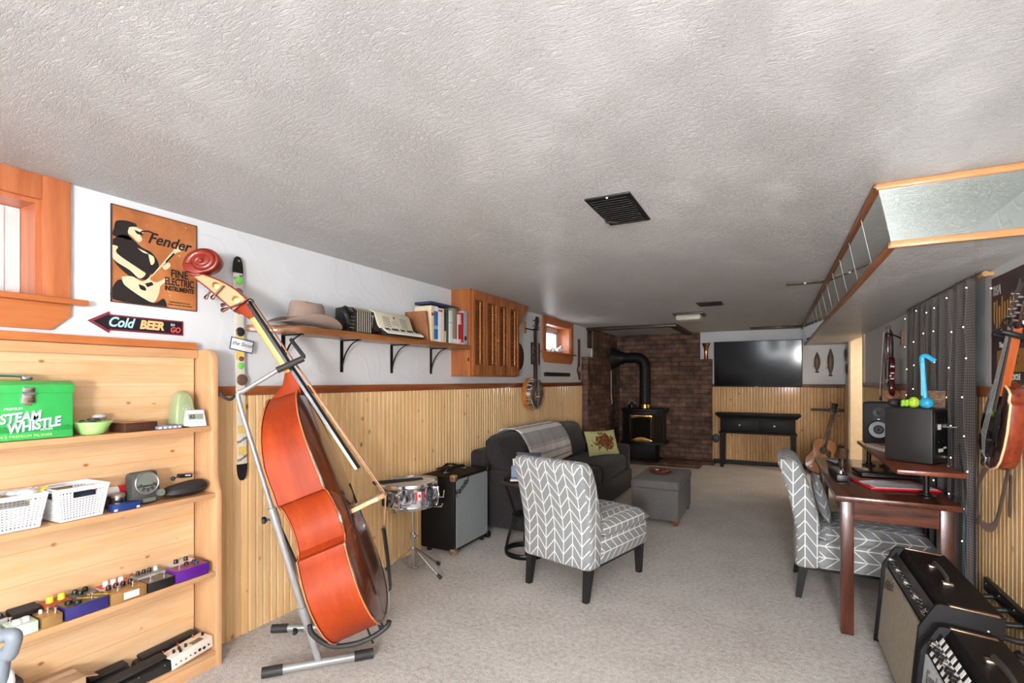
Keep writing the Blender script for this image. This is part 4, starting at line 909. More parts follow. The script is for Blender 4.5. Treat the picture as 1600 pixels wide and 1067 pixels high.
scr = MB(); ce = Vector((-.004, 1.867))
def spiral(r0, r1, a0, a1, n): return [(ce.x+(r0+(r1-r0)*k/n)*math.cos(a0+(a1-a0)*k/n)*1.08, ce.y+(r0+(r1-r0)*k/n)*math.sin(a0+(a1-a0)*k/n)*.86) for k in range(n+1)]
outer = [(-.066,1.806)]+spiral(.084,.062,math.pi*1.12,-math.pi*.62,26)+[(-.014,1.808)]
scr.prism(outer, .070, mSide(-.035), bev=.010, seg=3); scr.build('scroll', dvar, bass)
for sg in (1, -1):
    vol = MB()
    vol.tube([BL(p[0], sg*(.030+.010*k/40), p[1]) for k, p in enumerate(spiral(.058,.012,math.pi*.95,-math.pi*1.9,40))], [.019-.010*k/40 for k in range(41)], 10)
    vol.lathe([(.045,0),(.042,.006),(.030,.010),(.001,.012)], 24, Matrix(((BS,0,0,ce.x*BS),(0,0,-BS*sg,-sg*.034*BS),(0,BS,0,ce.y*BS),(0,0,0,1))), cap=False)
    vol.ball(BL(ce.x, sg*.049, ce.y), .013, seg=14); vol.build('volute', dvar, bass)
# bridge, tailpiece, strings, endpin
bm_ = MB(); bpoly = [(-.082,0),(-.05,0),(-.04,.03),(.04,.03),(.05,0),(.082,0),(.078,.05),(.055,.09),(.058,.135),(.030,.163),(0,.170),(-.030,.163),(-.058,.135),(-.055,.09),(-.078,.05)]
mBr = Matrix(((0,0,0,0),)*4) ; A0 = .513
mBr = Matrix(((0,BS,0,.226*BS),(-BS,0,0,0),(0,.04*BS,BS,A0*BS),(0,0,0,1)))
bm_.prism(bpoly, .020, mBr, bev=.002); bm_.build('bridge', wood('pale_bridge_maple', (232,196,158), (206,158,116), 'y', .5, .1), bass)
tpm = MB(); tpm.loft([[BL(d+dd, w*ww, a) for dd, ww in ((0,1),(.008,.9),(.013,.5),(.014,0),(.013,-.5),(.008,-.9),(0,-1))] for d, w, a in ((.252,.020,.092),(.262,.026,.112),(.296,.036,.245),(.324,.046,.37),(.326,.040,.387))]); tpm.build('tailpiece', ebony, bass)
for k, w in enumerate((-.0135,-.0045,.0045,.0135)):
    sm = MB(); sm.tube([BL(.133,w,1.634), BL(.398-abs(w)*.25,w*2.6,A0+.012), BL(.334,w*1.9,.375)], .0022-.0003*k, 6); sm.build('string', plain('wound_string_%d' % k, (150,110,84), .35, .6), bass)
tw = MB(); tw.tube([BL(.254,.012,.092), BL(.220,.008,.0), BL(.20,0,-.010), BL(.220,-.008,.0), BL(.254,-.012,.092)], .003, 6); tw.build('tail_wire', M['steel'], bass)
ep = MB(); ep.cyl(BL(.1,0,.0), BL(.1,0,-.02), .018, .014, 16); ep.cyl(BL(.1,0,-.02), BL(.1,0,-.11), .005, seg=10); ep.build('endpin', ebony, bass)
# ---- stand
sd = thing('bass_stand', 'grey steel double bass stand with black rubber ends holding the red bass', 'stand', (-1.88, 1.64, 0))
def sb(name, mb, mat): return mb.build(name, mat, sd, world=True)
FA, FB = Vector((-2.03,1.47,.028)), Vector((-1.72,1.81,.028)); B0 = FA.lerp(FB, .5)
T0 = PF(371, 620, 2.25); Mid = B0.lerp(T0, .56)
sb('front_foot', MB().tube([FA, FB], .019, 14), M['steel'])
cap = plain('black_rubber', (40,40,40), .6)
dirF = (FB-FA).normalized()
for e, s in ((FA, 1), (FB, -1)): sb('rubber_end', MB().tube([e-dirF*s*.012, e+dirF*s*.075], .0235, 14), cap)
def bar(mb, a, b, w, h): 
    a, b = Vector(a), Vector(b); mb.tube([a, b], 1.0, 4, flat=(w, h), up=(dirF.x, dirF.y, dirF.z)); return mb
sb('lower_post', MB().tube([B0, Mid], .0165, 12, flat=(1,.9), up=dirF), M['steel'])
sb('post_collar', MB().tube([Mid-(T0-B0)*.035, Mid+(T0-B0)*.03], .0205, 14), M['steel'])
lo = B0.lerp(T0, .19); sb('cradle_collar', MB().tube([lo-(T0-B0)*.03, lo+(T0-B0)*.025], .021, 14), M['steel'])
G1, G2 = PF(436, 577, 2.278), PF(474, 560, 2.308)
sb('upper_post', MB().tube(bez([Mid, Mid.lerp(T0,.5), T0.lerp(Mid,.06), T0.lerp(G1,.03)+Vector((0,0,.014)), T0.lerp(G1,.2)+Vector((0,0,.008)), G1], 8), .0105, 14), M['steel'])
hk = MB(); hk.tube([G1.lerp(G2,-.08), G2], .0145, 12); sb('neck_grip', hk, cap)
G3 = PF(455, 531, 2.41); pr_ = MB(); pr_.tube([G2, G2+Vector((0,0,.012)), G3], .010, 10); sb('neck_prong', pr_, cap)
hook = MB(); hook.tube(bez([PF(343,614,2.20), PF(352,622,2.21), PF(361,624,2.23), PF(367,618,2.245), T0], 6), .0065, 8); sb('bow_hook', hook, cap)
def knob(p, dirn, name='clamp_knob'):
    k = MB(); d = Vector(dirn).normalized(); k.cyl(p, p+d*.035, .005, seg=8); k.tube([p+d*.024, p+d*.032, p+d*.044], [.008,.017,.016], 6); sb(name, k, M['black'])
ln = ray(413,815)-ray(432,810); knob(PF(426,811,2.285), PF(404,814,2.27)-PF(426,811,2.285)); knob(PF(474,985,2.30), PF(450,988,2.28)-PF(474,985,2.30))
RB, RE = Vector((-2.36,1.72,.030)), Vector((-1.88,2.06,.024))
RB = PZ(428,982,.035)
rf = MB(); rf.tube([RB, RB.lerp(RE,.5)], .017, 12); rf.tube([RB.lerp(RE,.45), RE+Vector((-.06,-.03,.10)), RE], .010, 10); sb('rear_foot', rf, M['steel'])
dR = (RE-RB).normalized(); sb('rubber_end', MB().tube([RB-dR*.01, RB+dR*.07], .022, 12), cap); sb('rubber_end', MB().tube([RE+Vector((-.012,-.006,.03)), RE-Vector((0,0,.02))], .014, 10), cap)
sp = MB(); sp.tube([lo, RB.lerp(RE,.42)], .012, 10); sp.tube([Mid+Vector((-.03,.03,-.03)), RB.lerp(RE,.45)], .013, 10); sb('rear_strut', sp, plain('dark_steel', (96,96,94), .4, .4))
cr = MB(); Q = [PF(484,972,2.184), PF(488,986,2.184), PF(514,1004,2.198), PF(548,1003,2.218), PF(580,992,2.243), PF(604,975,2.262), PF(608,966,2.262)]
Q = [q+Vector((0,0,-.012)) for q in Q]
cr.tube(bez(Q, 6), .0115, 12); sb('padded_cradle', cr, cap)
# ------------------------------------------------------------------ long wall shelf, hat, accordion, books and the louvred cabinet
live = wood('live_edge_plank', (172,112,60), (108,64,34), 'y', .4, .35, knots=.8, knotc=(70,38,20))
SZ = 1.642; ST = 1.604                                     # top / underside
ws = thing('wall_shelf', 'long dark stained plank shelf on black brackets along the left wall', 'shelf', (-2.40, 2.66, SZ))
def wob(y, s): return .006*math.sin(y*9+s)+.004*math.sin(y*23+s*2)
top = [(XL+.001, 1.705)]+[(-2.298+wob(y, .3)-(.03 if y < 1.86 else 0), y) for y in [1.845+.05*k for k in range(36)]]+[(XL+.001, 3.60)]
MB().prism(top, SZ-ST, TR((0,0,ST)), bev=.004).build('plank', live, ws, world=True)
for yb in (1.925, 2.363, 2.842, 3.318):
    b = MB(); b.span((XL+.001, yb-.011, 1.395), (XL+.007, yb+.011, ST-.001)); b.span((XL+.001, yb-.011, ST-.007), (XL+.165, yb+.011, ST-.001))
    b.tube(bez([(XL+.010,yb,1.43),(XL+.022,yb,1.475),(XL+.05,yb,1.53),(XL+.095,yb,1.575),(XL+.145,yb,ST-.008)],5), .0042, 6, flat=(1.6,.8), up=(0,1,0))
    for z in (1.41, 1.52): b.ball((XL+.008,yb,z),(.003,.005,.005),seg=8)
    b.build('bracket', M['blackm'], ws, world=True)
# hat
felt = fabric('taupe_felt', (164,142,130), .18, 260, .95, .2)
ht = thing('felt_hat', 'taupe felt cowboy hat resting on the left end of the wall shelf', 'hat', (-2.358, 1.975, SZ+.001), rz=.06); ht.scale = (1.0, 1.28, 1.12)
R = []
NA = 40
def hatring(rx, ry, z, curl=0.0, dent=0.0):
    P = []
    for i in range(NA):
        a = 2*math.pi*i/NA; c, s = math.cos(a), math.sin(a)
        P.append((c*rx, s*ry, z+curl*(c*c)**1.5-dent*(s*s)*1.0))
    return P
ring_b = [hatring(.062,.082,.020), hatring(.095,.125,.016,.006), hatring(.118,.165,.014,.020,.004), hatring(.128,.188,.012,.042,.009), hatring(.130,.191,.016,.043,.009), hatring(.118,.165,.018,.021,.004), hatring(.095,.125,.022,.006), hatring(.074,.096,.028), hatring(.072,.094,.050), hatring(.069,.091,.085), hatring(.064,.086,.112), hatring(.056,.078,.127,-.006), hatring(.036,.058,.126,-.008), hatring(.016,.036,.112,.0), hatring(.004,.02,.108)]
MB().loft(ring_b).build('felt_body', felt, ht, ang=60)
MB().loft([hatring(.0755,.0975,.026), hatring(.0765,.0985,.030), hatring(.0755,.0975,.042), hatring(.073,.095,.046)], cap=False).build('hat_band', plain('dark_taupe_band', (132,112,100), .8), ht)
# accordion
ac = thing('accordion', 'black and cream piano accordion lying on the wall shelf beside a wooden board', 'accordion', (-2.36, 2.85, SZ))
acr = plain('cream_celluloid', (228,220,196), .3, 0, .3); abk = plain('black_lacquer', (20,19,20), .25, 0, .4)
y0, y1 = 2.68, 3.05
# treble body: slanted grille facing the room
mY = lambda y: Matrix(((1,0,0,0),(0,0,1,y),(0,1,0,0),(0,0,0,1)))
body = [(-2.470,SZ+.002),(-2.330,SZ+.002),(-2.300,SZ+.022),(-2.312,SZ+.040),(-2.352,SZ+.150),(-2.40,SZ+.172),(-2.46,SZ+.165)]
MB().prism(body, .36, mY(2.665), bev=.006).build('treble_body', abk, ac, world=True)
gp = [(-2.3065,SZ+.046),(-2.303,SZ+.048),(-2.344,SZ+.153),(-2.366,SZ+.166),(-2.398,SZ+.1745),(-2.40,SZ+.171)]
MB().prism(gp, .312, mY(2.70), bev=.001).build('grille', acr, ac, world=True)
gx = Vector((-2.3035,0,SZ+.047)); gt = Vector((-2.3445,0,SZ+.152)); gd = (gt-gx); gn = Vector((gd.z,0,-gd.x)).normalized()
gm_ = frame((gx.x,2.70,gx.z), (0,1,0), gd)                     # x across, y up the slope
def gpnt(u, v, e=.001): return Vector((gx.x,2.70,gx.z))+Vector((0,u,0))+gd*v+gn*e
for (u0, n) in ((.05,6),(.205,6)):
    sl = MB()
    for k in range(n): sl.tube([gpnt(u0+x*.06, .18+k*.115+(.05*math.sin(x*math.pi*2)*.6)) for x in (0,.17,.33,.5,.67,.83,1)], .0018, 5)
    sl.build('sound_slots', M['black'], ac, world=True)
em = MB()
for k in range(9): em.tube([gpnt(.130+k*.0065, .30-.02*abs(k-4)), gpnt(.130+k*.0065, .62-.02*abs(k-4))], .0009, 4)
em.ball(gpnt(.156,.78), (.004,.009,.009), seg=10); em.build('emblem', plain('gold_grey_emblem', (120,112,92), .3, .5), ac, world=True)
kb = MB(); kb.hexa([(-2.330,2.70,SZ+.002),(-2.262,2.715,SZ+.001),(-2.262,3.075,SZ+.001),(-2.330,3.075,SZ+.002),(-2.330,2.70,SZ+.054),(-2.262,2.715,SZ+.012),(-2.262,3.075,SZ+.012),(-2.330,3.075,SZ+.054)], bev=.003)
kb.build('keyboard_bed', abk, ac, world=True)
wk = plain('ivory_key', (240,238,230), .25)
for k in range(17):
    y = 2.735+k*.0198; MB().hexa([(-2.322,y,SZ+.047),(-2.264,y,SZ+.011),(-2.264,y+.0185,SZ+.011),(-2.322,y+.0185,SZ+.047),(-2.318,y,SZ+.056),(-2.259,y,SZ+.020),(-2.259,y+.0185,SZ+.020),(-2.318,y+.0185,SZ+.056)], bev=.001).build('white_key', wk, ac, world=True)
    if k % 7 not in (2, 6): MB().box((-2.302,y+.0195,SZ+.0475),(.030,.009,.010),rot=(0,.55,0),bev=.001).build('black_key', M['black'], ac, world=True)
bl = MB(); blp = []
for k in range(15):
    y = 2.665-.0085*k; o = .008 if k % 2 else 0
    blp.append([(-2.465+o,y,SZ+.006+o),(-2.345-o,y,SZ+.006+o),(-2.345-o,y,SZ+.145-o),(-2.385,y,SZ+.168-o),(-2.455+o,y,SZ+.160-o)])
bl.loft(blp); bl.build('bellows', plain('bellows_cloth', (26,25,26), .7), ac, world=True, smooth=False)
bs_ = MB()
for k in range(0,14,2):
    y = 2.665-.0085*k
    bs_.tube([(-2.3435,y,SZ+.01),(-2.3435,y,SZ+.145),(-2.384,y,SZ+.1695),(-2.45,y,SZ+.162)], .0018, 5)
bs_.build('bellows_edges', plain('bellows_tape', (206,192,170), .5), ac, world=True)
MB().prism([(-2.470,SZ+.002),(-2.350,SZ+.002),(-2.340,SZ+.13),(-2.38,SZ+.165),(-2.46,SZ+.160)], .05, mY(2.495), bev=.006).build('bass_body', abk, ac, world=True)
bt = MB()
for j in range(3):
    for k in range(4): bt.cyl((-2.345+.002*k,2.505+j*.012,SZ+.03+k*.022),(-2.336+.002*k,2.502+j*.012,SZ+.03+k*.022),.004,seg=8)
bt.build('bass_buttons', M['chrome'], ac, world=True)
stp_ = MB(); stp_.tube(bez([(-2.38,2.500,SZ+.165),(-2.36,2.47,SZ+.14),(-2.335,2.475,SZ+.10),(-2.34,2.50,SZ+.05)],6),.012,8,flat=(.3,1)); stp_.build('shoulder_strap', M['black'], ac, world=True)
cl2 = MB(); cl2.ball((-2.336,2.675,SZ+.12),.008,seg=10); cl2.tube([(-2.336,2.675,SZ+.12),(-2.330,2.665,SZ+.07),(-2.328,2.67,SZ+.03)],.004,6); cl2.build('clasp', M['chrome'], ac, world=True)
ac.scale = (1, 1.12, 1.0); ac.location.y = 2.673
# wooden board (box) and books
wb = thing('wooden_board', 'square brown butcher block board standing between the accordion and the books', 'board', (-2.39, 3.12, SZ))

wbm = wood('butcher_block', (178,118,70), (132,78,42), 'z', .5, .1, board=('y', .035), bvar=.3)
yb0 = 3.03
wb.location = (-2.385, yb0, SZ); 
MB().hexa([(-2.482,3.012,SZ+.001),(-2.312,3.046,SZ+.001),(-2.312,3.069,SZ+.001),(-2.482,3.035,SZ+.001),(-2.482,2.972,SZ+.218),(-2.312,3.006,SZ+.222),(-2.312,3.029,SZ+.222),(-2.482,2.995,SZ+.218)], bev=.003).build('block', wbm, wb, world=True)
def book(label, y, t, h, d, cov, parts=(), xf=-2.318, group='books on the wall shelf', z0=SZ+.001, horiz=False):
    r = thing('book', label, 'book', (xf-d/2, y+t/2, z0), group=group)
    b = MB(); b.span((xf-d,y,z0),(xf-.004,y+.0022,z0+h)); b.span((xf-d,y+t-.0022,z0),(xf-.004,y+t,z0+h)); b.span((xf-.005,y,z0),(xf,y+t,z0+h), bev=.0012); b.build('cover', cov, r, world=True)
    MB().span((xf-d+.003,y+.0024,z0+.003),(xf-.0055,y+t-.0024,z0+h-.003)).build('page_block', pageM, r, world=True)
    for (z_a, z_b, mt) in parts: MB().span((xf-.0004,y+.0015,z0+h*z_a),(xf+.0006,y+t-.0015,z0+h*z_b)).build('spine_print', mt, r, world=True)
    return r
pageM = plain('book_pages', (226,216,196), .8)
bw_ = plain('book_white', (236,234,232), .45); bb_ = plain('book_blue', (44,108,170), .45); bg_ = plain('book_green', (62,92,74), .5); bt_ = plain('book_taupe', (146,134,112), .5); br_ = plain('book_red', (176,32,56), .45); bgr = plain('book_grey', (168,172,182), .45); bcr = plain('book_cream', (228,214,176), .5); bpk = plain('book_pink', (240,206,204), .5); bdk = plain('book_black', (34,34,38), .5); bny = plain('book_navy', (50,60,92), .5)
yy = 3.078
L = [('cream spined book with a small red mark beside the butcher block board', .020,.196,bcr,((.72,.80,br_),)),
     ('book with bright blue spine lettering standing left of a thin white book', .030,.196,bb_,((.0,.06,bw_),(.86,1,bw_),(.35,.45,plain('pale_blue',(150,190,222),.5)))),
     ('thick white spined book right of the blue book', .034,.190,bw_,((.90,.95,br_),)),
     ('thin pink spined book right of the thick white book', .012,.192,bpk,()),
     ('slim black book between the pink and green books', .014,.186,bdk,((.0,.35,bcr),)),
     ('dark green book left of the tall white volume', .020,.196,bg_,()),
     ('tall white book with a line across its spine left of the taupe book', .032,.190,bw_,((.62,.63,bdk),)),
     ('taupe book with a white band at the foot of its spine', .036,.207,bt_,((.0,.13,bw_),)),
     ('pink and red patterned book left of the crimson book', .028,.178,bpk,((.16,.66,br_),)),
     ('narrow crimson book near the cabinet end of the shelf', .020,.190,br_,((.0,.05,bw_),)),
     ('large grey book with a dark round print touching the louvred cabinet', .034,.205,bgr,())]
for k, (lb, t, h, cv, pr_) in enumerate(L):
    if k == 8: yy += .014
    t *= 1.70; h *= 1.38; book(lb, yy, t, h, .16, cv, pr_, xf=-2.312); yy += t+.0015
BKR = [o for o in bpy.data.objects if o.name.startswith('book.') or o.name == 'book'][-1]
MB().cyl((-2.3125,yy-.031,SZ+.055),(-2.3112,yy-.031,SZ+.055),.020,seg=20).build('spine_print', bdk, BKR, world=True)
fb_ = thing('book', 'navy book lying flat on top of the upright books', 'book', (-2.40,3.29,SZ+.295), group='books on the wall shelf')
MB().span((-2.478,3.085,SZ+.2885),(-2.318,3.42,SZ+.306), bev=.001).build('cover', bny, fb_, world=True)
# louvred cabinet
cw = wood('cabinet_cherry', (176,106,54), (136,76,36), 'z', .35, .3); cwd = wood('cabinet_slats', (156,92,46), (112,62,32), 'y', .4, .2); cwl = wood('cabinet_tilt_rod', (206,140,86), (180,112,62), 'z', .35, .3)
CB = (3.61, 4.50, 1.375, 2.128); CX = -2.302
cab = thing('louvred_cabinet', 'orange brown wall cabinet with louvred shutter doors at the ceiling', 'cabinet', (-2.40, 4.05, 1.375))
MB().span((XL+.001,CB[0],CB[2]),(CX,CB[1],CB[3]), bev=.003).build('carcass', cw, cab, world=True)
MB().prism([(0,0),(.27,0),(0,-.30)], .19, Matrix(((0,0,1,XL+.002),(1,0,0,CB[1]),(0,1,0,CB[3]),(0,0,0,1))), bev=.002).build('corner_bracket', cw, cab, world=True)
for i in range(4):
    y0_ = CB[0]+.018+i*.218; y1_ = y0_+.214; d = MB()
    for a, b in (((CX,y0_,CB[2]+.01),(CX+.022,y0_+.036,CB[3]-.015)), ((CX,y1_-.036,CB[2]+.01),(CX+.022,y1_,CB[3]-.015)), ((CX,y0_+.036,CB[2]+.01),(CX+.022,y1_-.036,CB[2]+.10)), ((CX,y0_+.036,CB[3]-.09),(CX+.022,y1_-.036,CB[3]-.015))): d.span(a, b, bev=.002)
    dr = d.build('door', cw, cab, world=True)
    s = MB(); n = 27
    for k in range(n): s.box((CX+.010, (y0_+y1_)/2, CB[2]+.112+k*(CB[3]-CB[2]-.214)/(n-1)), (.005,y1_-y0_-.073,.026), rot=(0,-.7,0))
    s.build('louvre_slats', cwd, dr, world=True)
    MB().span((CX+.020,(y0_+y1_)/2-.006,CB[2]+.11),(CX+.030,(y0_+y1_)/2+.006,CB[3]-.10), bev=.002).build('tilt_rod', cwl, dr, world=True)
    if i == 1: MB().cyl((CX+.022,y1_-.02,1.71),(CX+.045,y1_-.02,1.71),.010,.013,14).build('door_knob', cwl, dr, world=True)
MB().box((CX-.016,CB[0]-.002,1.52),(.012,.004,.03),bev=.001).build('catch', M['blackm'], cab, world=True)
# ------------------------------------------------------------------ far part of the left wall
def on_leftw(y, z, off=0.0): return Matrix(((0,0,1,XL+off),(1,0,0,y),(0,1,0,z),(0,0,0,1)))
# dark red round disc behind the cabinet
rd2 = thing('wall_disc', 'dark red round wall disc half hidden behind the louvred cabinet', 'wall decoration', (XL, 4.84, 1.60))
MB().lathe([(.001,0),(.157,0),(.160,.008),(.155,.018),(.12,.022),(.001,.022)], 40, on_leftw(4.84,1.60)).build('disc', plain('dark_red_lacquer', (92,26,34), .35, 0, .3), rd2, world=True)
MB().lathe([(.150,.018),(.158,.024),(.164,.018),(.164,0),(.158,0)], 40, on_leftw(4.84,1.60), cap=False).build('rim', plain('black_disc_rim', (30,24,26), .4), rd2, world=True)
# framed print behind the banjo neck
fp = thing('framed_print', 'small dark framed print on the wall behind the banjo neck', 'picture', (XL, 5.33, 1.65))
fr_ = MB(); MBX = on_leftw(5.33,1.655)
for c, d in (((0,.122,.01),(.215,.012,.02)),((0,-.122,.01),(.215,.012,.02)),((.102,0,.01),(.012,.25,.02)),((-.102,0,.01),(.012,.25,.02))): fr_.box(c, d, bev=.002, m=MBX)
fr_.build('frame', M['black'], fp, world=True)
mm = NT('print_mottle'); n = mm.noise(mm.coord(), 22, 3, .6); mm.base(mm.ramp(n, [(.35, lin((58,54,50))), (.5, lin((120,108,88))), (.62, lin((196,188,170)))])); mm.set(.5)
MB().box((0,0,.006),(.20,.236,.008),m=MBX).build('print', mm.mat, fp, world=True)
# banjo
bj = thing('banjo', 'banjo with a dark mottled head and amber rim hanging on the left wall', 'banjo', (XL+.09, 5.04, 1.2))
BX, BY, BZ, BRd = XL+.055, 5.04, 1.19, .185
amb = wood('amber_rim_wood', (214,142,60), (168,98,36), 'z', .25, .6)
MB().lathe([(.001,0),(BRd*.9,0),(BRd,.012),(BRd,.055),(BRd-.02,.060),(BRd-.03,.056)], 44, on_leftw(BY,BZ,.055), cap=False).build('resonator', amb, bj, world=True)
MB().lathe([(BRd-.022,.05),(BRd-.022,.105),(BRd-.015,.112),(BRd-.028,.116),(BRd-.034,.110)], 44, on_leftw(BY,BZ,.055), cap=False).build('tension_hoop', M['chrome'], bj, world=True)
hm = NT('dark_banjo_head'); n = hm.noise(hm.coord(), 9, 3, .6, 1.0); hm.base(hm.ramp(n, [(.3, lin((44,38,32))), (.55, lin((92,80,66))), (.75, lin((150,138,118)))])); hm.set(.25, 0, .4)
MB().lathe([(.001,.110),(BRd-.032,.110),(BRd-.032,.106),(.001,.106)], 44, on_leftw(BY,BZ,.055)).build('head', hm.mat, bj, world=True)
br = MB()
for k in range(20):
    a = 2*math.pi*k/20; p = on_leftw(BY,BZ,.055) @ Vector(((BRd-.012)*math.cos(a),(BRd-.012)*math.sin(a),.055)); q = on_leftw(BY,BZ,.055) @ Vector(((BRd-.018)*math.cos(a),(BRd-.018)*math.sin(a),.112)); br.cyl(p,q,.004,seg=6)
br.build('brackets', M['chrome'], bj, world=True)
ar = MB(); ar.tube(bez([on_leftw(BY,BZ,.055) @ Vector(p) for p in ((.02,-.15,.118),(-.06,-.08,.126),(-.07,.02,.126),(-.02,.06,.118))],5), .004, 6); ar.build('armrest', M['chrome'], bj, world=True)
MB().box((BX+.122,BY,BZ-.03),(.016,.07,.012),bev=.002).build('bridge', maple, bj, world=True)
nk = MB(); nk.loft([[(BX+dx,BY+w,z) for dx, w in ((.085,-.020*s),(.072,-.014*s),(.072,.014*s),(.085,.020*s),(.104,.022*s),(.104,-.022*s))] for z, s in ((BZ+.13,1.15),(BZ+.5,1),(BZ+.70,.85))]); nk.build('neck', wood('dark_banjo_neck', (90,58,38), (56,36,26), 'z', .3, .4), bj, world=True)
MB().span((BX+.104,BY-.020,BZ+.14),(BX+.109,BY+.020,BZ+.70)).build('fingerboard', ebony, bj, world=True)
ph = MB(); ph.prism([(-.02,0),(.02,0),(.036,.05),(.040,.12),(.022,.16),(0,.15),(-.022,.16),(-.040,.12),(-.036,.05)], .016, Matrix(((0,.10,1,BX+.088),(1,0,0,BY),(0,1,-.1,BZ+.70),(0,0,0,1))), bev=.002); ph.build('peghead', ebony, bj, world=True)
for sg in (1,-1):
    for k in range(2):
        z = BZ+.75+k*.06; MB().tube([(BX+.10,BY+sg*.03,z),(BX+.10,BY+sg*.062,z),(BX+.10,BY+sg*.078,z)], [.004,.010,.008], 8).build('tuning_peg', M['chrome'], bj, world=True)
MB().tube([(BX+.108,BY-.025,BZ+.50),(BX+.10,BY-.05,BZ+.50)], [.004,.009], 8).build('fifth_peg', M['chrome'], bj, world=True)
for k in range(4): MB().tube([(BX+.112,BY-.014+.0095*k,BZ+.70),(BX+.130,BY-.018+.012*k,BZ-.03),(BX+.118,BY-.014+.009*k,BZ-.17)], .0012, 4).build('string', M['steel'], bj, world=True)
hk2 = thing('wall_hook', 'pale wooden block with a black yoke hook holding the banjo', 'hook', (XL, 5.04, 1.94))
MB().box((XL+.010,5.04,1.935),(.02,.06,.13),bev=.004).build('backing_block', wood('pale_block', (206,160,108), (176,126,78), 'z'), hk2, world=True)
y = MB(); y.cyl((XL+.02,5.04,1.925),(XL+.12,5.04,1.905),.006); y.tube(bez([(XL+.175,5.005,1.912),(XL+.125,5.004,1.903),(XL+.118,5.04,1.903),(XL+.125,5.076,1.903),(XL+.175,5.075,1.912)],5),.006,8); y.build('yoke', M['blackm'], hk2, world=True)
# black bar under the far window, musket-shaped piece, narrow picture
tag(MB().span((XL,5.585,1.392),(XL+.022,6.44,1.442),bev=.008).build('wall_bar', M['black']), 'long black flat bar mounted under the small far window', 'wall bar')
mk = thing('wall_ornament', 'slim dark wooden piece shaped like an old musket hanging upright right of the far window', 'wall decoration', (XL, 6.79, 1.6))
Ym = 6.80
MB().loft([[(XL+.012+a*.010,Ym+b*w+o,z) for a, b in ((-1,-1),(-1,1),(1,1),(1,-1))] for z, w, o in ((1.318,.014,.03),(1.36,.018,.028),(1.41,.030,.018),(1.45,.045,.0),(1.49,.050,-.012),(1.53,.036,-.004),(1.58,.024,.0),(1.66,.022,.0),(1.78,.019,.0),(1.86,.017,0),(1.90,.024,0),(1.93,.026,0),(1.935,.018,0))]).build('stock', wood('musket_wood', (110,46,36), (58,26,24), 'z', .35, .4), mk, world=True)
MB().cyl((XL+.026,Ym,1.52),(XL+.026,Ym,1.92),.007,seg=10).build('barrel', plain('dark_barrel', (52,44,44), .35, .7), mk, world=True)
lk = MB(); lk.box((XL+.025,Ym-.01,1.50),(.008,.05,.07),bev=.002); lk.tube(bez([(XL+.02,Ym+.03,1.47),(XL+.02,Ym+.06,1.46),(XL+.02,Ym+.05,1.43),(XL+.02,Ym+.025,1.43)],4),.004,6); lk.build('lock', M['steel'], mk, world=True)
MB().box((XL+.012,Ym+.03,1.335),(.026,.036,.03),bev=.003).build('butt_plate', M['steel'], mk, world=True)
np_ = thing('narrow_picture', 'narrow dark framed picture beside the brick corner', 'picture', (XL, 7.275, 1.965))
mq = on_leftw(7.275,1.965)
MB().box((0,0,.010),(.18,.27,.018),bev=.003,m=mq).build('frame', plain('dark_picture_frame', (46,34,30), .5), np_, world=True)
mm2 = NT('reddish_print'); n = mm2.noise(mm2.coord(), 16, 3, .6); mm2.base(mm2.ramp(n, [(.4, lin((62,44,40))), (.6, lin((110,70,60))), (.7, lin((150,120,104)))])); mm2.set(.4)
MB().box((0,0,.020),(.13,.22,.003),m=mq).build('print', mm2.mat, np_, world=True)
# little things on the far window sill
sill = 1.7005
fg = thing('shell_ornament', 'pale shell shaped ornament on the far window sill at its right', 'ornament', (XL-.075, 6.27, sill))
R_ = []
for k in range(9):
    t = k/8; R_.append([((.045*math.sin(math.pi*min(t*1.02,1))+.006)*math.cos(a)*(1+.12*math.cos(5*a)), (.075*math.sin(math.pi*min(t*1.02,1))+.006)*math.sin(a)*(1+.12*math.cos(5*a)), .085*t) for a in [2*math.pi*i/20 for i in range(20)]])
MB().loft(R_).build('shell', plain('pale_shell', (236,230,222), .4), fg); MB().ball((.02,.02,.09),(.022,.030,.022),seg=12).build('shell_tip', plain('shell_tip', (206,194,176), .4), fg)
an = thing('antler_ornament', 'small bleached driftwood piece lying in the middle of the far window sill', 'ornament', (XL-.06, 6.02, sill))
ab = MB(); ab.tube(bez([(0,-.12,.012),(0,-.05,.045),(0,.02,.06),(0,.09,.02),(0,.13,.012)],5), [.011-.0003*k for k in range(21)], 8); ab.tube([(0,-.03,.05),(.02,-.06,.075)], [.007,.003], 6); ab.tube([(0,.03,.055),(-.01,.05,.09)], [.007,.003], 6)
ab.build('branch', plain('bleached_wood', (212,196,170), .7), an)
ss = thing('glass_jar', 'small clear jar at the left end of the far window sill', 'jar', (XL-.08, 5.76, sill))
MB().lathe([(.001,.001),(.030,.001),(.032,.01),(.032,.05),(.022,.062),(.022,.072),(.001,.072)],20).build('jar', plain('pale_glass', (214,222,218), .1), ss); MB().lathe([(.001,.072),(.025,.072),(.025,.084),(.001,.084)],20).build('lid', plain('jar_lid', (170,150,130), .4, .5), ss)
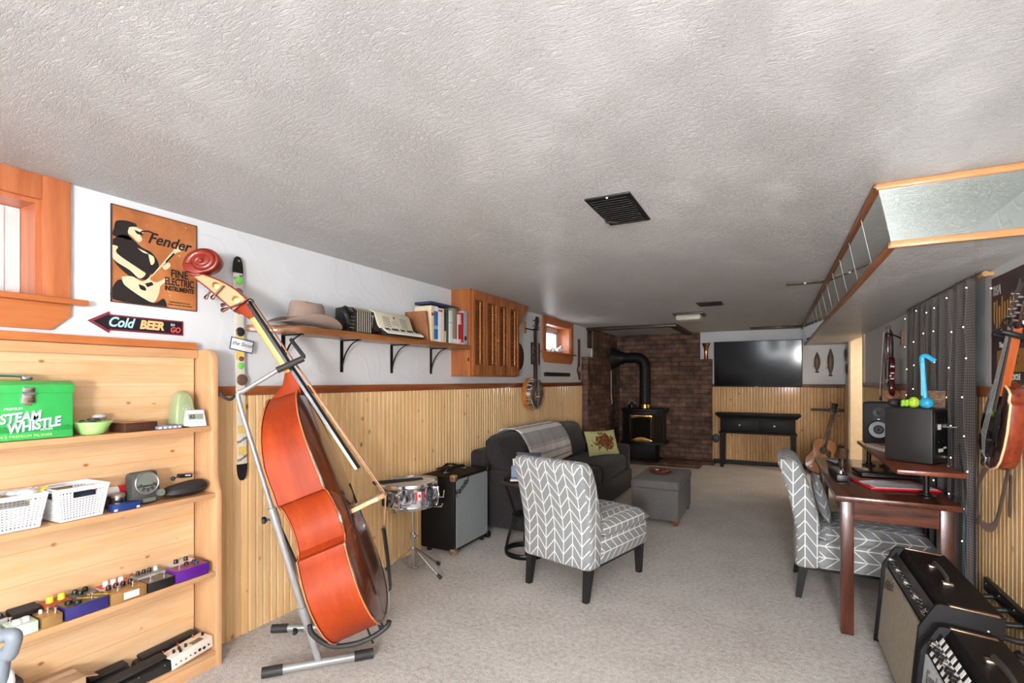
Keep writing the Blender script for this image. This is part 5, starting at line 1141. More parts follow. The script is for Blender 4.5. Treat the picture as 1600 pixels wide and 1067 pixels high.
# ------------------------------------------------------------------ snare drum on its stand
sn = thing('snare_drum', 'silver marbled snare drum with a red and white flag sticker', 'snare drum', (-2.225, 2.735, .485), rot=(.035,-.03,0))
pearl = NT('marbled_pearl'); v = pearl.coord(scale=(1,1,1)); n = pearl.noise(v, 11, 3, .6, 2.4); pearl.base(pearl.ramp(n, [(.36, lin((36,32,36))), (.52, lin((96,94,100))), (.64, lin((196,196,200)))])); pearl.set(.22, .25, .6); pearl = pearl.mat
SR = .178
MB().lathe([(SR,.012),(SR,.150)], 56, cap=False).build('shell', pearl, sn)
MB().lathe([(.001,.154),(SR-.004,.154),(SR-.004,.150),(.001,.150)], 56).build('drum_head', plain('coated_head', (226,222,214), .5), sn)
for z, s in ((.150,1),(.012,-1)):
    MB().lathe([(SR+.001,z-.010*s),(SR+.010,z-.010*s),(SR+.012,z-.004*s),(SR+.010,z+.004*s),(SR+.008,z+.014*s),(SR+.003,z+.014*s),(SR+.001,z-.010*s)], 56, cap=False).build('hoop', M['chrome'], sn)
for k in range(8):
    a = 2*math.pi*(k+.35)/8; c, s = math.cos(a), math.sin(a); l = MB()
    l.tube([(c*(SR+.016),s*(SR+.016),.005),(c*(SR+.016),s*(SR+.016),.158)], .0035, 8); l.box((c*(SR+.008),s*(SR+.008),.081),(.020,.014,.05),rot=(0,0,a),bev=.004); l.cyl((c*(SR+.016),s*(SR+.016),.156),(c*(SR+.016),s*(SR+.016),.164),.006,seg=8)
    l.build('lug', M['chrome'], sn)
def patch(a0, a1, z0, z1, r, mat, name):
    return MB().sheet([[(r*math.cos(a0+(a1-a0)*k/8), r*math.sin(a0+(a1-a0)*k/8), z) for k in range(9)] for z in (z0, z1)], .0006).build(name, mat, sn)
aF = math.atan2(-2.735, 2.225)+.33
patch(aF-.17, aF+.17, .062, .118, SR+.0012, plain('flag_white', (240,236,236), .4), 'flag_sticker'); red = plain('flag_red', (222,40,58), .4)
patch(aF-.17, aF-.085, .062, .118, SR+.0022, red, 'flag_stripe'); patch(aF+.085, aF+.17, .062, .118, SR+.0022, red, 'flag_stripe')
lf_ = MB(); mpl = [(0,.020),(.004,.012),(.010,.014),(.009,.006),(.016,.004),(.010,-.004),(.011,-.010),(.002,-.008),(.001,-.018),(-.001,-.018),(-.002,-.008),(-.011,-.010),(-.010,-.004),(-.016,.004),(-.009,.006),(-.010,.014),(-.004,.012)]
lf_.prism([(p[0]*.75,p[1]*.75) for p in mpl], .0006, Matrix(((-math.sin(aF),0,math.cos(aF),(SR+.002)*math.cos(aF)),(math.cos(aF),0,math.sin(aF),(SR+.002)*math.sin(aF)),(0,1,0,.09),(0,0,0,1)))); lf_.build('maple_leaf', red, sn)
th_ = MB(); aT = aF+.85; th_.box(((SR+.012)*math.cos(aT),(SR+.012)*math.sin(aT),.085),(.03,.022,.085),rot=(0,0,aT),bev=.006); th_.tube([((SR+.024)*math.cos(aT),(SR+.024)*math.sin(aT),.05),((SR+.05)*math.cos(aT+.1),(SR+.05)*math.sin(aT+.1),.045),((SR+.055)*math.cos(aT+.15),(SR+.055)*math.sin(aT+.15),.09)], .005, 8); th_.build('strainer', M['chrome'], sn)
ab_ = MB(); aB = aF-1.45; ab_.box(((SR+.014)*math.cos(aB),(SR+.014)*math.sin(aB),.05),(.035,.03,.05),rot=(0,0,aB),bev=.008); ab_.build('butt_plate', M['blackm'], sn)
wtop = .485+.158
for k, (a, off) in enumerate(((.95, .0), (1.02, .022))):
    ds = thing('drumstick', ('black drumstick lying on the snare drum, the one nearer the rim', 'black drumstick lying on the snare drum, the one nearer the centre')[k], 'drumstick', (-2.28+off*1.6, 2.66-off*1.2, wtop+.006), group='sticks on the snare drum')
    d = Vector((math.cos(a)*.17, math.sin(a)*.17, .0)); z = Vector((0,0,.010))
    MB().tube([-d+z, d*.6+z, d*.9+z, d*.97+z, d*1.0+z], [.0085,.0075,.005,.006,.003], 10).build('stick', plain('black_lacquered_stick', (26,24,26), .4), ds)
ss_ = thing('snare_stand', 'chrome tripod stand holding the snare drum', 'stand', (-2.217, 2.741, 0))
p = MB(); p.cyl((0,0,.055),(0,0,.26),.014); p.cyl((0,0,.24),(0,0,.475),.009); p.build('pole', M['chrome'], ss_)
MB().lathe([(.001,.245),(.02,.245),(.02,.285),(.001,.285)],16).build('height_clamp', M['chrome'], ss_); MB().tube([(.018,0,.265),(.045,0,.275)],[.004,.008],8).build('wing_nut', M['chrome'], ss_)
MB().lathe([(.001,.165),(.022,.165),(.022,.185),(.001,.185)],16).build('leg_collar', M['chrome'], ss_); br = MB(); br.box((0,0,.05),(.09,.02,.012),bev=.003); br.cyl((0,0,.04),(0,0,.07),.012); br.build('lower_bracket', M['chrome'], ss_)
for k, tgt in enumerate(((-2.415,2.70),(-1.985,2.745),(-2.15,2.95))):
    d = Vector((tgt[0]+2.217, tgt[1]-2.741, 0)); u = d.normalized()
    lg = MB(); lg.tube([u*.02+Vector((0,0,.175)), d*.95+Vector((0,0,.022))], .0065, 8); lg.tube([u*.022+Vector((0,0,.052)), d*.52+Vector((0,0,.098))], .004, 6); l = lg.build('leg', M['chrome'], ss_)
    MB().tube([d*.90+Vector((0,0,.034)), d*1.02+Vector((0,0,.012))], [.010,.013], 10).build('rubber_foot', cap, l)
bk_ = MB()
for k in range(3):
    a = k*2.094+.5; bk_.tube([(0,0,.468),(.14*math.cos(a),.14*math.sin(a),.470),(.196*math.cos(a),.196*math.sin(a),.468),(.206*math.cos(a),.206*math.sin(a),.490)], .006, 8)
bk_.build('basket_arms', M['chrome'], ss_)
# ------------------------------------------------------------------ tall black speaker cabinet beside the drum
tol = plain('black_tolex', (15,14,15), .6, 0, None, .25, bump=.35, bscale=420); grl = NT('silver_grille_cloth')
gv = grl.coord(scale=(1,1,1)); gnn = grl.noise(gv, 420, 2, .6); wv = grl.n('ShaderNodeTexWave', wave_type='BANDS', bands_direction='Y'); grl.l(grl.coord(), wv.inputs['Vector']); wv.inputs['Scale'].default_value = 45
gm2 = grl.math('ADD', grl.math('MULTIPLY', gnn, .7), grl.math('MULTIPLY', wv.outputs['Fac'], .3)); grl.base(grl.ramp(gm2, [(.35, lin((96,102,104))), (.65, lin((164,170,172)))])); grl.set(.8); grl.bump(gm2, .3, .002)
sc_ = thing('speaker_cabinet', 'tall black guitar speaker cabinet with a silver grille beside the snare drum', 'amplifier', (-2.31, 3.40, 0))
X0, X1, Y0, Y1, Z0_, Z1_ = -2.472, -2.150, 3.150, 3.655, .035, .600
MB().span((X0,Y0,Z0_),(X1,Y1,Z1_), bev=.012, seg=3).build('cabinet', tol, sc_, world=True)
MB().span((X1-.004,Y0+.022,Z0_+.022),(X1+.003,Y1-.018,Z1_-.020)).build('grille', grl.mat, sc_, world=True)
for yy in (Y0+.004, Y1-.004):
    for zz in (Z0_+.004, Z1_-.004):
        MB().box((X1-.008,yy,zz),(.052,.050,.050),bev=.012).build('corner_guard', plain('bright_corner', (206,180,150), .25, .9) if yy < 3.4 else M['blackm'], sc_, world=True)
for yy in (Y0+.05, Y1-.05):
    for xx in (X0+.05, X1-.035): MB().cyl((xx,yy,0),(xx,yy,Z0_+.004),.018,.022,14).build('foot', M['black'], sc_, world=True)
hd = MB(); hd.tube(bez([(-2.31,3.27,Z1_),(-2.31,3.285,Z1_+.028),(-2.31,3.40,Z1_+.036),(-2.31,3.515,Z1_+.028),(-2.31,3.53,Z1_)],5), .013, 8, flat=(.6,1)); hd.build('carry_handle', M['black'], sc_, world=True)
for yy in (3.27,3.53): MB().box((-2.31,yy,Z1_+.006),(.03,.035,.014),bev=.004).build('handle_cap', M['chrome'], sc_, world=True)
text('Fender', .075, M['black'], sc_, Matrix(((0,0,1,X1+.0035),(.86,-.5,0,Y0+.105),(.5,.86,0,Z1_-.085),(0,0,0,1))), shear=.3, bold=.001, ext=.0015, world=True)
cc_ = MB(); pts = []
for k in range(60):
    a = k*.45; r = .085+.018*math.sin(k*1.7); pts.append((-2.405+r*.5*math.cos(a), 3.42+r*1.3*math.sin(a), Z1_+.008+.010*(k%7)/3+.012*abs(math.sin(k*.5))))
cc_.tube(bez(pts,2), .004, 6); tag(cc_.build('coiled_cable', M['black']), 'black cable coiled on top of the tall speaker cabinet', 'cable')

# ------------------------------------------------------------------ sofa
sof = fabric('charcoal_upholstery', (58,54,54), .3, 260, .95, .5, rgb2=(38,36,37)); sofb = fabric('charcoal_cushion_cloth', (72,66,64), .3, 260, .95, .5, rgb2=(50,46,45))
so = thing('sofa', 'dark charcoal three seat sofa with low arms along the left wall', 'sofa', (-2.0, 4.96, 0))
SY0, SY1, SXb, SXf = 3.84, 6.10, -2.462, -1.56
MB().span((SXb,SY0+.01,.035),(SXf+.02,SY1-.01,.27), bev=.02, seg=3).build('base', sof, so, world=True)
for a, b in ((SY0,SY0+.17),(SY1-.17,SY1)): MB().span((SXb+.02,a,.04),(SXf,b,.565), bev=.045, seg=4).build('arm', sof, so, world=True)
MB().span((SXb,SY0,.20),(-2.29,SY1,.71), bev=.045, seg=4).build('back_frame', sof, so, world=True)
for a, b in ((SY0+.175,4.965),(4.975,SY1-.175)): MB().box((-1.93,(a+b)/2,.365),(.74,b-a,.19),bev=.05,seg=4).build('seat_cushion', sof, so, world=True)
for a, b in ((SY0+.03,4.93),(4.95,5.95)):
    P = []
    for k in range(11):
        t = -1+2*k/10; s = (1-abs(t)**5)**.35 if abs(t) < 1 else .0
        yy = (a+b)/2+t*(b-a)/2; hh = .80+.045*(1-t*t) if b > 5 and False else .845
        s = max(s, .62); prof = []
        for i in range(20):
            an_ = 2*math.pi*i/20; c, sn_ = math.cos(an_), math.sin(an_)
            c = math.copysign(abs(c)**.55, c); sn_ = math.copysign(abs(sn_)**.55, sn_)
            z = .65+sn_*.195*(.55+.45*s if sn_ > 0 else 1); x = -2.20+c*.125*s-(z-.65)*.30
            prof.append((x, yy, z))
        P.append(prof)
    MB().loft(P).build('back_cushion', sofb if b > 5 else sof, so, world=True)
for xx in (SXb+.08,SXf-.08):
    for yy in (SY0+.08,SY1-.08): MB().cyl((xx,yy,0),(xx,yy,.04),.02,.024,12).build('leg', M['black'], so, world=True)
# striped throw draped over the back
sw_ = NT('striped_throw'); tcx = sw_.n('ShaderNodeTexCoord'); sx_ = sw_.n('ShaderNodeSeparateXYZ'); sw_.l(tcx.outputs['UV'], sx_.inputs[0])
wg, wl, wd2, wk2 = lin((190,187,186)), lin((234,229,225)), lin((158,156,157)), lin((112,104,104))
pink = lin((170,110,116))
st_ = [(0,pink),(.02,wl),(.10,wd2),(.115,wl),(.16,wg),(.20,wk2),(.225,wl),(.30,wg),(.34,wk2),(.365,wl),(.44,wk2),(.46,wl),(.54,wd2),(.72,wg),(.76,wl),(.83,wg),(.86,wl),(.93,wd2),(.945,wl),(.985,pink)]
sw_.base(sw_.ramp(sx_.outputs[1], st_, 'CONSTANT')); sw_.set(.95, 0, None, .1, .2); sw_.bump(sw_.noise(sw_.coord(), 300, 2), .4, .002)
TH = [(-2.40,.735),(-2.41,.77),(-2.395,.825),(-2.345,.862),(-2.26,.868),(-2.175,.845),(-2.128,.79),(-2.085,.72),(-2.055,.64),(-2.04,.57),(-2.032,.50)]
pts = bez([Vector((x,z,0)) for x, z in TH], 3); b = bmesh.new(); uvl = b.loops.layers.uv.new('UVMap'); rows = []; n = len(pts)
for i, q in enumerate(pts):
    t = i/(n-1); r = []
    for k in range(25):
        u = k/24; yy = 4.20+1.06*u+.10*(t-.5)*0+.05*t
        wv_ = .005*math.sin(u*21+t*3)+.004*math.sin(u*47+t*8); z = q.y-(.05*(1-u) if t > .95 else 0)
        r.append(b.verts.new((q.x+.022+wv_*(1 if t > .4 else .5), yy, z+.012+wv_*.5)))
    rows.append(r)
for i in range(n-1):
    for k in range(24):
        f = b.faces.new((rows[i][k],rows[i][k+1],rows[i+1][k+1],rows[i+1][k]))
        for l, (ii,kk) in zip(f.loops, ((i,k),(i,k+1),(i+1,k+1),(i+1,k))): l[uvl].uv = (kk/24, ii/(n-1))
bmesh.ops.recalc_face_normals(b, faces=b.faces[:]); bmesh.ops.solidify(b, geom=b.faces[:], thickness=.006)
me = bpy.data.meshes.new('throw_blanket'); b.to_mesh(me); b.free(); me.polygons.foreach_set('use_smooth', [True]*len(me.polygons)); me.materials.append(sw_.mat)
tb = bpy.data.objects.new('throw_blanket', me); COL.objects.link(tb); tag(tb, 'grey and white striped throw draped over the sofa back', 'blanket')
# printed cushion
gp_ = NT('green_printed_cushion'); tcx = gp_.n('ShaderNodeTexCoord'); vv = gp_.n('ShaderNodeMapping'); gp_.l(tcx.outputs['Object'], vv.inputs[0])
ln_ = gp_.n('ShaderNodeVectorMath', operation='LENGTH'); mp2 = gp_.n('ShaderNodeMapping'); mp2.inputs['Scale'].default_value = (5.2,8.0,0); mp2.inputs['Location'].default_value = (0,0,0); gp_.l(tcx.outputs['Object'], mp2.inputs[0]); gp_.l(mp2.outputs[0], ln_.inputs[0])
nz = gp_.noise(vv.outputs[0], 16, 4, .65, 1.2); nz2 = gp_.noise(vv.outputs[0], 30, 3, .6)
msk = gp_.math('GREATER_THAN', gp_.math('SUBTRACT', gp_.math('MULTIPLY', nz, 2.0), ln_.outputs['Value']), .30)
col = gp_.ramp(nz2, [(.38, lin((84,62,40))), (.5, lin((150,78,44))), (.62, lin((120,100,64)))], 'CONSTANT')
gp_.base(gp_.mix(msk, lin((196,194,138)), col)); gp_.set(.9, 0, None, .1)
cu = thing('printed_cushion', 'pale green cushion with a brown animal print on the sofa', 'cushion', (-1.80, 5.70, .606), rot=(1.22, 0, 1.0))
MB().cushion((0,0,0), (.46,.30,.13), pinch=.12).build('cushion_cover', gp_.mat, cu)
cu2 = thing('cloth_pouch', 'slate blue cloth pouch standing on the round black side table behind the chair', 'pouch', (-1.735, 3.585, .68), rot=(1.45, 0, .35))
MB().cushion((0,0,0), (.20,.18,.08), pinch=.10).build('pouch_body', fabric('slate_cloth', (96,104,122), .2, 260), cu2)
# ------------------------------------------------------------------ round side table
stb = thing('side_table', 'small round black two tier metal table between sofa and herringbone chair', 'side table', (-1.708, 3.475, 0))
def ring(r, z, t): return [(r*math.cos(2*math.pi*k/40), r*math.sin(2*math.pi*k/40), z) for k in range(40)]
MB().tube(ring(.155,.022,0), .014, 8, closed=True, flat=(1.5,.6), up=(0,0,1)).build('base_ring', M['blackm'], stb)
for k in range(4):
    a = k*math.pi/2+.5; MB().tube(bez([(.155*math.cos(a),.155*math.sin(a),.03),(.125*math.cos(a),.125*math.sin(a),.16),(.085*math.cos(a),.085*math.sin(a),.30),(.12*math.cos(a),.12*math.sin(a),.44),(.16*math.cos(a),.16*math.sin(a),.545)],4), .009, 8, flat=(1.3,.8)).build('leg', M['blackm'], stb)
MB().lathe([(.001,.295),(.10,.295),(.105,.305),(.10,.312),(.001,.312)],36).build('lower_tier', M['blackm'], stb)
MB().lathe([(.001,.545),(.172,.545),(.178,.552),(.178,.575),(.172,.575),(.168,.556),(.001,.556)],40).build('tray_top', plain('dark_wood_tray', (50,38,32), .4), stb)
mg = thing('magazine', 'pale magazine lying on the round black side table', 'magazine', (-1.74,3.46,.5765), rz=.4)
MB().box((0,0,.008),(.15,.20,.015),bev=.002).build('pages', plain('magazine_paper', (226,220,210), .5), mg); MB().box((0,0,.0162),(.148,.198,.001)).build('cover_print', plain('magazine_cover', (150,168,190), .35), mg)
bx_ = thing('tissue_box', 'small blue and white box standing on the round black side table', 'box', (-1.76,3.46,.594), rz=.3)
MB().box((0,0,.045),(.10,.10,.088),bev=.004).build('carton', plain('blue_grey_card', (124,138,162), .5), bx_); MB().cushion((0,0,.10),(.09,.09,.05),rot=(.9,0,.3)).build('tissue', M['white'], bx_)
# ------------------------------------------------------------------ herringbone slipper chairs
ch = NT('herringbone_fabric'); tcx = ch.n('ShaderNodeTexCoord'); sp_ = ch.n('ShaderNodeSeparateXYZ'); ch.l(tcx.outputs['UV'], sp_.inputs[0])
u = ch.math('DIVIDE', ch.math('ADD', sp_.outputs[0], 5.0), .0685); fu = ch.math('FRACT', u); par = ch.math('MODULO', ch.math('FLOOR', u), 2.0)
s_ = ch.math('ABSOLUTE', ch.math('SUBTRACT', par, fu))
dd = ch.math('FRACT', ch.math('DIVIDE', ch.math('ADD', ch.math('ADD', sp_.outputs[1], 5.0), ch.math('MULTIPLY', s_, -.082)), .074))
l1 = ch.math('LESS_THAN', dd, .13); l2 = ch.math('LESS_THAN', fu, .055); l3 = ch.math('GREATER_THAN', fu, .955)
ln2 = ch.math('MAXIMUM', l1, ch.math('MAXIMUM', l2, l3)); nz = ch.noise(ch.coord(), 300, 2)
ch.base(ch.mix(ln2, ch.ramp(nz, [(.3, lin((126,129,131))), (.7, lin((152,155,157)))]), lin((236,234,232)))); ch.set(.9, 0, None, .15, .1); ch.bump(nz, .3, .0015); ch = ch.mat
def slipper_chair(label, loc, rz):
    r = thing('slipper_chair', label, 'chair', loc, rz, 'herringbone slipper chairs')
    W = .265
    def sec(z, yb, yf, w, rr=.035):
        P = []
        for cx, cy, a0 in ((1,1,0),(-1,1,1),(-1,-1,2),(1,-1,3)):
            for k in range(5):
                a = (a0+k/4)*R90; P.append((cx*(w-rr)+math.cos(a)*rr, (yb+yf)/2+cy*((yf-yb)/2-rr)+math.sin(a)*rr, z))
        return P
    S = []
    for z, yb, yf, w in ((.195,-.045,.075,.255),(.205,-.055,.085,.265),(.30,-.050,.090,.268),(.42,-.052,.092,.270),(.52,-.070,.080,.272),(.62,-.094,.052,.274),(.72,-.122,.020,.275),(.79,-.146,-.008,.274),(.825,-.158,-.028,.268),(.845,-.150,-.050,.258),(.853,-.130,-.075,.24)):
        S.append(sec(z, yb, yf, w, min(.034,(yf-yb)*.49)))
    MB().loft(S).build('backrest', ch, r, ang=60)
    b = MB(); b.box((0,.375,.285),(.530,.61,.17),bev=.028,seg=3); b.build('seat_base', ch, r, uvswap=True)
    b = MB(); b.cushion((0,.385,.385),(.545,.625,.17),puff=.22,n=14); o = b.build('seat_cushion', ch, r, ang=60, uvswap=True)
    for sx, yy, dy in ((-1,-.005,-.03),(1,-.005,-.03),(-1,.625,0),(1,.625,0)):
        MB().loft([[(sx*(.225)+a*s, yy+dy*(1-z/.2)+c*s, z) for a, c in ((-1,-1),(1,-1),(1,1),(-1,1))] for z, s in ((0,.017),(.205,.026))]).build('leg', M['black'], r)
    MB().box((0,.30,.195),(.49,.62,.022),bev=.003).build('under_frame', M['black'], r)
    return r
ch1 = slipper_chair('herringbone slipper chair seen from behind standing before the dark sofa', (-1.216, 2.965, 0), -.253)
ch2 = slipper_chair('grey and white herringbone slipper chair pushed under the wooden desk', (.165, 3.80, 0), -R90); ch2.scale = (1, .93, 1)
cu3 = thing('chair_cushion', 'herringbone cushion propped against the back of the desk chair', 'cushion', (.264, 3.79, .59), rot=(1.84, 0, -R90))
MB().cushion((0,0,0), (.42,.28,.07), pinch=.1).build('cushion_cover', ch, cu3)
# ------------------------------------------------------------------ storage ottoman
ofb = fabric('slate_tweed', (118,115,112), .4, 300, .95, .6, rgb2=(72,70,69), big=120)
ot = thing('storage_ottoman', 'dark grey tweed storage ottoman with a tufted lid on the carpet', 'ottoman', (-.992, 5.125, 0))
MB().box((0,0,.185),(.430,.765,.285),bev=.012,seg=3).build('body', ofb, ot)
lb = MB(); lb.box((0,0,.365),(.448,.785,.085),bev=.024,seg=4); lb.build('lid', ofb, ot)
for ix in (-1,1):
    for iy in (-1,0,1): MB().ball((ix*.10,iy*.22,.4075),(.011,.011,.004),seg=10).build('tuft_button', ofb, ot)
for sx in (-1,1):
    for sy in (-1,1): MB().loft([[(sx*.185+a*s,sy*.345+c*s,z) for a, c in ((-1,-1),(1,-1),(1,1),(-1,1))] for z, s in ((0,.018),(.05,.026))]).build('leg', wood('ottoman_leg', (132,78,42), (94,54,30), 'z'), ot)
ty = thing('wooden_dish', 'reddish brown round wooden dish with dark pieces on the grey ottoman', 'dish', (-1.01, 5.12, .4125), rz=.3)
MB().lathe([(.001,.001),(.075,.001),(.105,.018),(.112,.034),(.106,.034),(.095,.020),(.07,.010),(.001,.010)],32).build('dish', wood('dish_wood', (140,66,44), (92,40,30), 'x', .35, .4), ty)
for k in range(4): MB().box((.04*math.cos(k*1.7),.045*math.sin(k*1.7),.024+.006*k),(.075,.035,.018),rot=(.1*k,.15,k*.8),bev=.005).build('dish_filling', plain('dark_brown_bits', (70,40,32), .5) if k % 2 else plain('tan_bits', (176,120,84), .5), ty)
# ------------------------------------------------------------------ stove in the brick corner
stv = thing('gas_stove', 'black pedestal gas stove with brass trim in the brick corner', 'stove', (-1.86, 8.16, .05), rz=0.0)
iron = plain('black_cast_iron', (20,19,20), .5, 0, None, .25)
def ppl(w, d, c): return [(-w,d),(-w,-d+c*.6),(-w+c,-d),(w-c,-d),(w,-d+c*.6),(w,d)]
MB().prism(ppl(.345,.25,.16), .04, TR((0,0,.80)), bev=.006).build('top_plate', iron, stv)
MB().prism(ppl(.325,.24,.155), .045, TR((0,0,.755)), bev=.004).build('upper_hood', iron, stv)
MB().prism(ppl(.30,.20,.14), .46, TR((0,.02,.30))).build('firebox', plain('firebox_dark', (14,13,13), .6), stv)
MB().prism(ppl(.345,.25,.16), .035, TR((0,0,.275)), bev=.006).build('lower_plate', iron, stv)
MB().prism([(-.20,.18),(-.20,-.16),(.20,-.16),(.20,.18)], .24, TR((0,0,.036)), bev=.004).build('pedestal', iron, stv)
MB().prism([(-.25,.20),(-.25,-.20),(.25,-.20),(.25,.20)], .036, TR((0,0,0)), bev=.008).build('foot_plate', iron, stv)
gd_ = plain('stove_glass', (26,24,23), .06, 0, .5)
MB().span((-.165,-.232,.325),(.165,-.222,.74)).build('front_glass', gd_, stv)
for sg in (-1,1):
    a = Vector((sg*.18,-.232,0)); b = Vector((sg*.322,-.150,0)); q = MB(); n = (b-a).cross(Vector((0,0,1))).normalized()*.006
    q.hexa([a+Vector((0,0,.325)),b+Vector((0,0,.325)),b+n+Vector((0,0,.325)),a+n+Vector((0,0,.325)),a+Vector((0,0,.74)),b+Vector((0,0,.74)),b+n+Vector((0,0,.74)),a+n+Vector((0,0,.74))]); q.build('side_glass', gd_, stv)
    MB().box((sg*.178,-.232,.53),(.022,.022,.45),bev=.004).build('door_post', iron, stv); MB().box((sg*.324,-.145,.53),(.02,.02,.45),bev=.004).build('door_post', iron, stv)
tpz = [(-.165,.74),(.165,.74),(.165,.685)]+[(.165-.33*k/12, .685+.022*math.sin(math.pi*k/12)) for k in range(1,12)]+[(-.165,.685)]
mF2 = Matrix(((1,0,0,0),(0,0,-1,-.232),(0,1,0,0),(0,0,0,1)))
MB().prism(tpz, .010, mF2, bev=.002).build('brass_arch', M['brass'], stv)
bpz = [(-.165,.325),(.165,.325),(.165,.345)]+[(.165-.33*k/12, .345+.05*math.sin(math.pi*k/12)) for k in range(1,12)]+[(-.165,.345)]
MB().prism(bpz, .010, mF2, bev=.002).build('brass_fender', M['brass'], stv)
MB().box((.15,-.236,.53),(.012,.008,.33)).build('brass_strip', M['brass'], stv); sl = MB()
for k in range(9): sl.box((-.08+.02*k,-.2425,.352),(.012,.003,.006))
sl.build('grate_slots', M['black'], stv)
MB().lathe([(.09,.84),(.094,.845),(.094,.90),(.088,.905)], 32, TR((0,.02,0)), cap=False).build('brass_collar', M['brass'], stv)
flp = thing('flue_pipe', 'black flue pipe rising from the stove and elbowing into the left brick wall', 'flue pipe', (-1.86, 8.18, .892))
pth = [(-1.86,8.18,.8915),(-1.86,8.18,1.2),(-1.86,8.18,1.56)]+[(-1.86-.15*(1-math.cos(a)),8.18,1.56+.15*math.sin(a)) for a in [R90*k/8 for k in range(1,9)]]+[(-2.22,8.18,1.71)]
MB().tube(pth, .086, 28).build('pipe', iron, flp, world=True)
for z in (1.20,1.55): MB().lathe([(.0865,-.012),(.092,-.010),(.092,.010),(.0865,.012)], 30, TR((-1.86,8.18,z)), cap=False).build('pipe_seam', iron, flp, world=True)
MB().lathe([(.088,0),(.10,.0),(.11,.05),(.17,.15),(.185,.175),(.185,.19),(.088,.19)], 32, Matrix(((0,0,-1,-2.205),(0,1,0,8.18),(1,0,0,1.71),(0,0,0,1))), cap=False).build('wall_flange', iron, flp, world=True)
kt = thing('kettle', 'small dark kettle on top of the black stove left of the flue', 'kettle', (-2.06,8.12,.891))
MB().lathe([(.001,0),(.055,0),(.06,.02),(.05,.06),(.025,.075),(.001,.078)],24).build('kettle_body', M['blackm'], kt); MB().tube(bez([(-.05,0,.06),(-.03,0,.115),(.03,0,.115),(.05,0,.06)],5),.005,8).build('kettle_handle', M['steel'], kt); MB().tube([(.045,0,.03),(.085,0,.065)],[.012,.006],10).build('spout', M['blackm'], kt)
cd = MB(); cd.tube(bez([(-2.385,8.05,1.50),(-2.385,8.06,1.30),(-2.38,8.04,1.10),(-2.375,8.08,.98),(-2.38,8.05,.95)],6), .005, 6); tag(cd.build('white_cord', M['white']), 'thin white cord hanging on the brick left of the flue pipe', 'cord')
vs_ = thing('brass_vase', 'flared brass vase on the right ledge of the brick chimney', 'vase', (-.985, YB-.075, 1.685))
MB().lathe([(.001,0),(.036,0),(.034,.01),(.030,.05),(.030,.14),(.038,.19),(.065,.255),(.06,.255),(.034,.19),(.001,.17)],28).build('vase_body', M['copper'], vs_); MB().lathe([(.031,.135),(.039,.19),(.066,.256),(.069,.262),(.06,.262)],28,cap=False).build('flared_rim', plain('dull_brass', (150,112,66), .35, .9), vs_)
# ------------------------------------------------------------------ television
tv = thing('television', 'large black flat television on the back wall', 'television', (-.245, 8.675, 1.6), rot=(.045,0,-.02))
MB().box((0,-.02,.002),(1.235,.030,.715),bev=.006).build('bezel', M['black'], tv)
sc2 = NT('tv_screen'); sc2.base((.006,.006,.007,1)); sc2.set(.09, 0, None, .14); MB().box((0,-.0355,.006),(1.210,.003,.685)).build('screen', sc2.mat, tv)
MB().box((0,.012,0),(.7,.04,.4),bev=.01).build('rear_shell', M['black'], tv); MB().box((0,-.036,-.352),(.04,.004,.008)).build('badge', M['steel'], tv)
# ------------------------------------------------------------------ console table
cbk = plain('black_painted_wood', (20,19,20), .5, 0, None, .2, bump=.1, bscale=40)
co = thing('console_table', 'black console table with two drawers under the television', 'console table', (-.235, 8.52, 0))
W, D = .515, .165
MB().box((0,0,.822),(1.16,.40,.028),bev=.006).build('table_top', cbk, co); MB().hexa([(-.53,-.175,.765),(.53,-.175,.765),(.53,.175,.765),(-.53,.175,.765),(-.57,-.195,.808),(.57,-.195,.808),(.57,.195,.808),(-.57,.195,.808)]).build('crown_moulding', cbk, co)
MB().span((-.51,-.155,.545),(.51,.165,.766),bev=.003).build('apron_frame', cbk, co); MB().span((-.53,-.17,.525),(.53,.17,.548),bev=.006).build('lower_moulding', cbk, co)
for sx in (-1,1):
    d = MB().span((sx*.235-.205,-.170,.575),(sx*.235+.205,-.152,.735),bev=.004).build('drawer', plain('black_drawer_front', (24,24,25), .5, 0, None, .2), co)
    k = MB(); k.lathe([(.014,0),(.014,.004),(.006,.008),(.006,.016),(.015,.022),(.012,.030),(.001,.031)],16,Matrix(((1,0,0,sx*.235),(0,0,-1,-.170),(0,1,0,.66),(0,0,0,1)))); k.build('drawer_knob', plain('pewter_knob', (120,116,110), .3, .9), d)
    for sy in (-1,1): MB().loft([[(sx*.485+a*s,sy*.14+c*s,z) for a, c in ((-1,-1),(1,-1),(1,1),(-1,1))] for z, s in ((0,.024),(.10,.027),(.53,.031))]).build('leg', cbk, co)
tag(MB().lathe([(.001,0),(.052,0),(.056,.012),(.045,.03),(.001,.034)],24,Matrix(((1,0,0,-.845),(0,0,-1,YB-.014),(0,1.25,0,.40),(0,0,0,1)))).build('wall_outlet_cover', M['black']), 'small black oval cover on the pine wall between the brick and the console table', 'outlet cover')
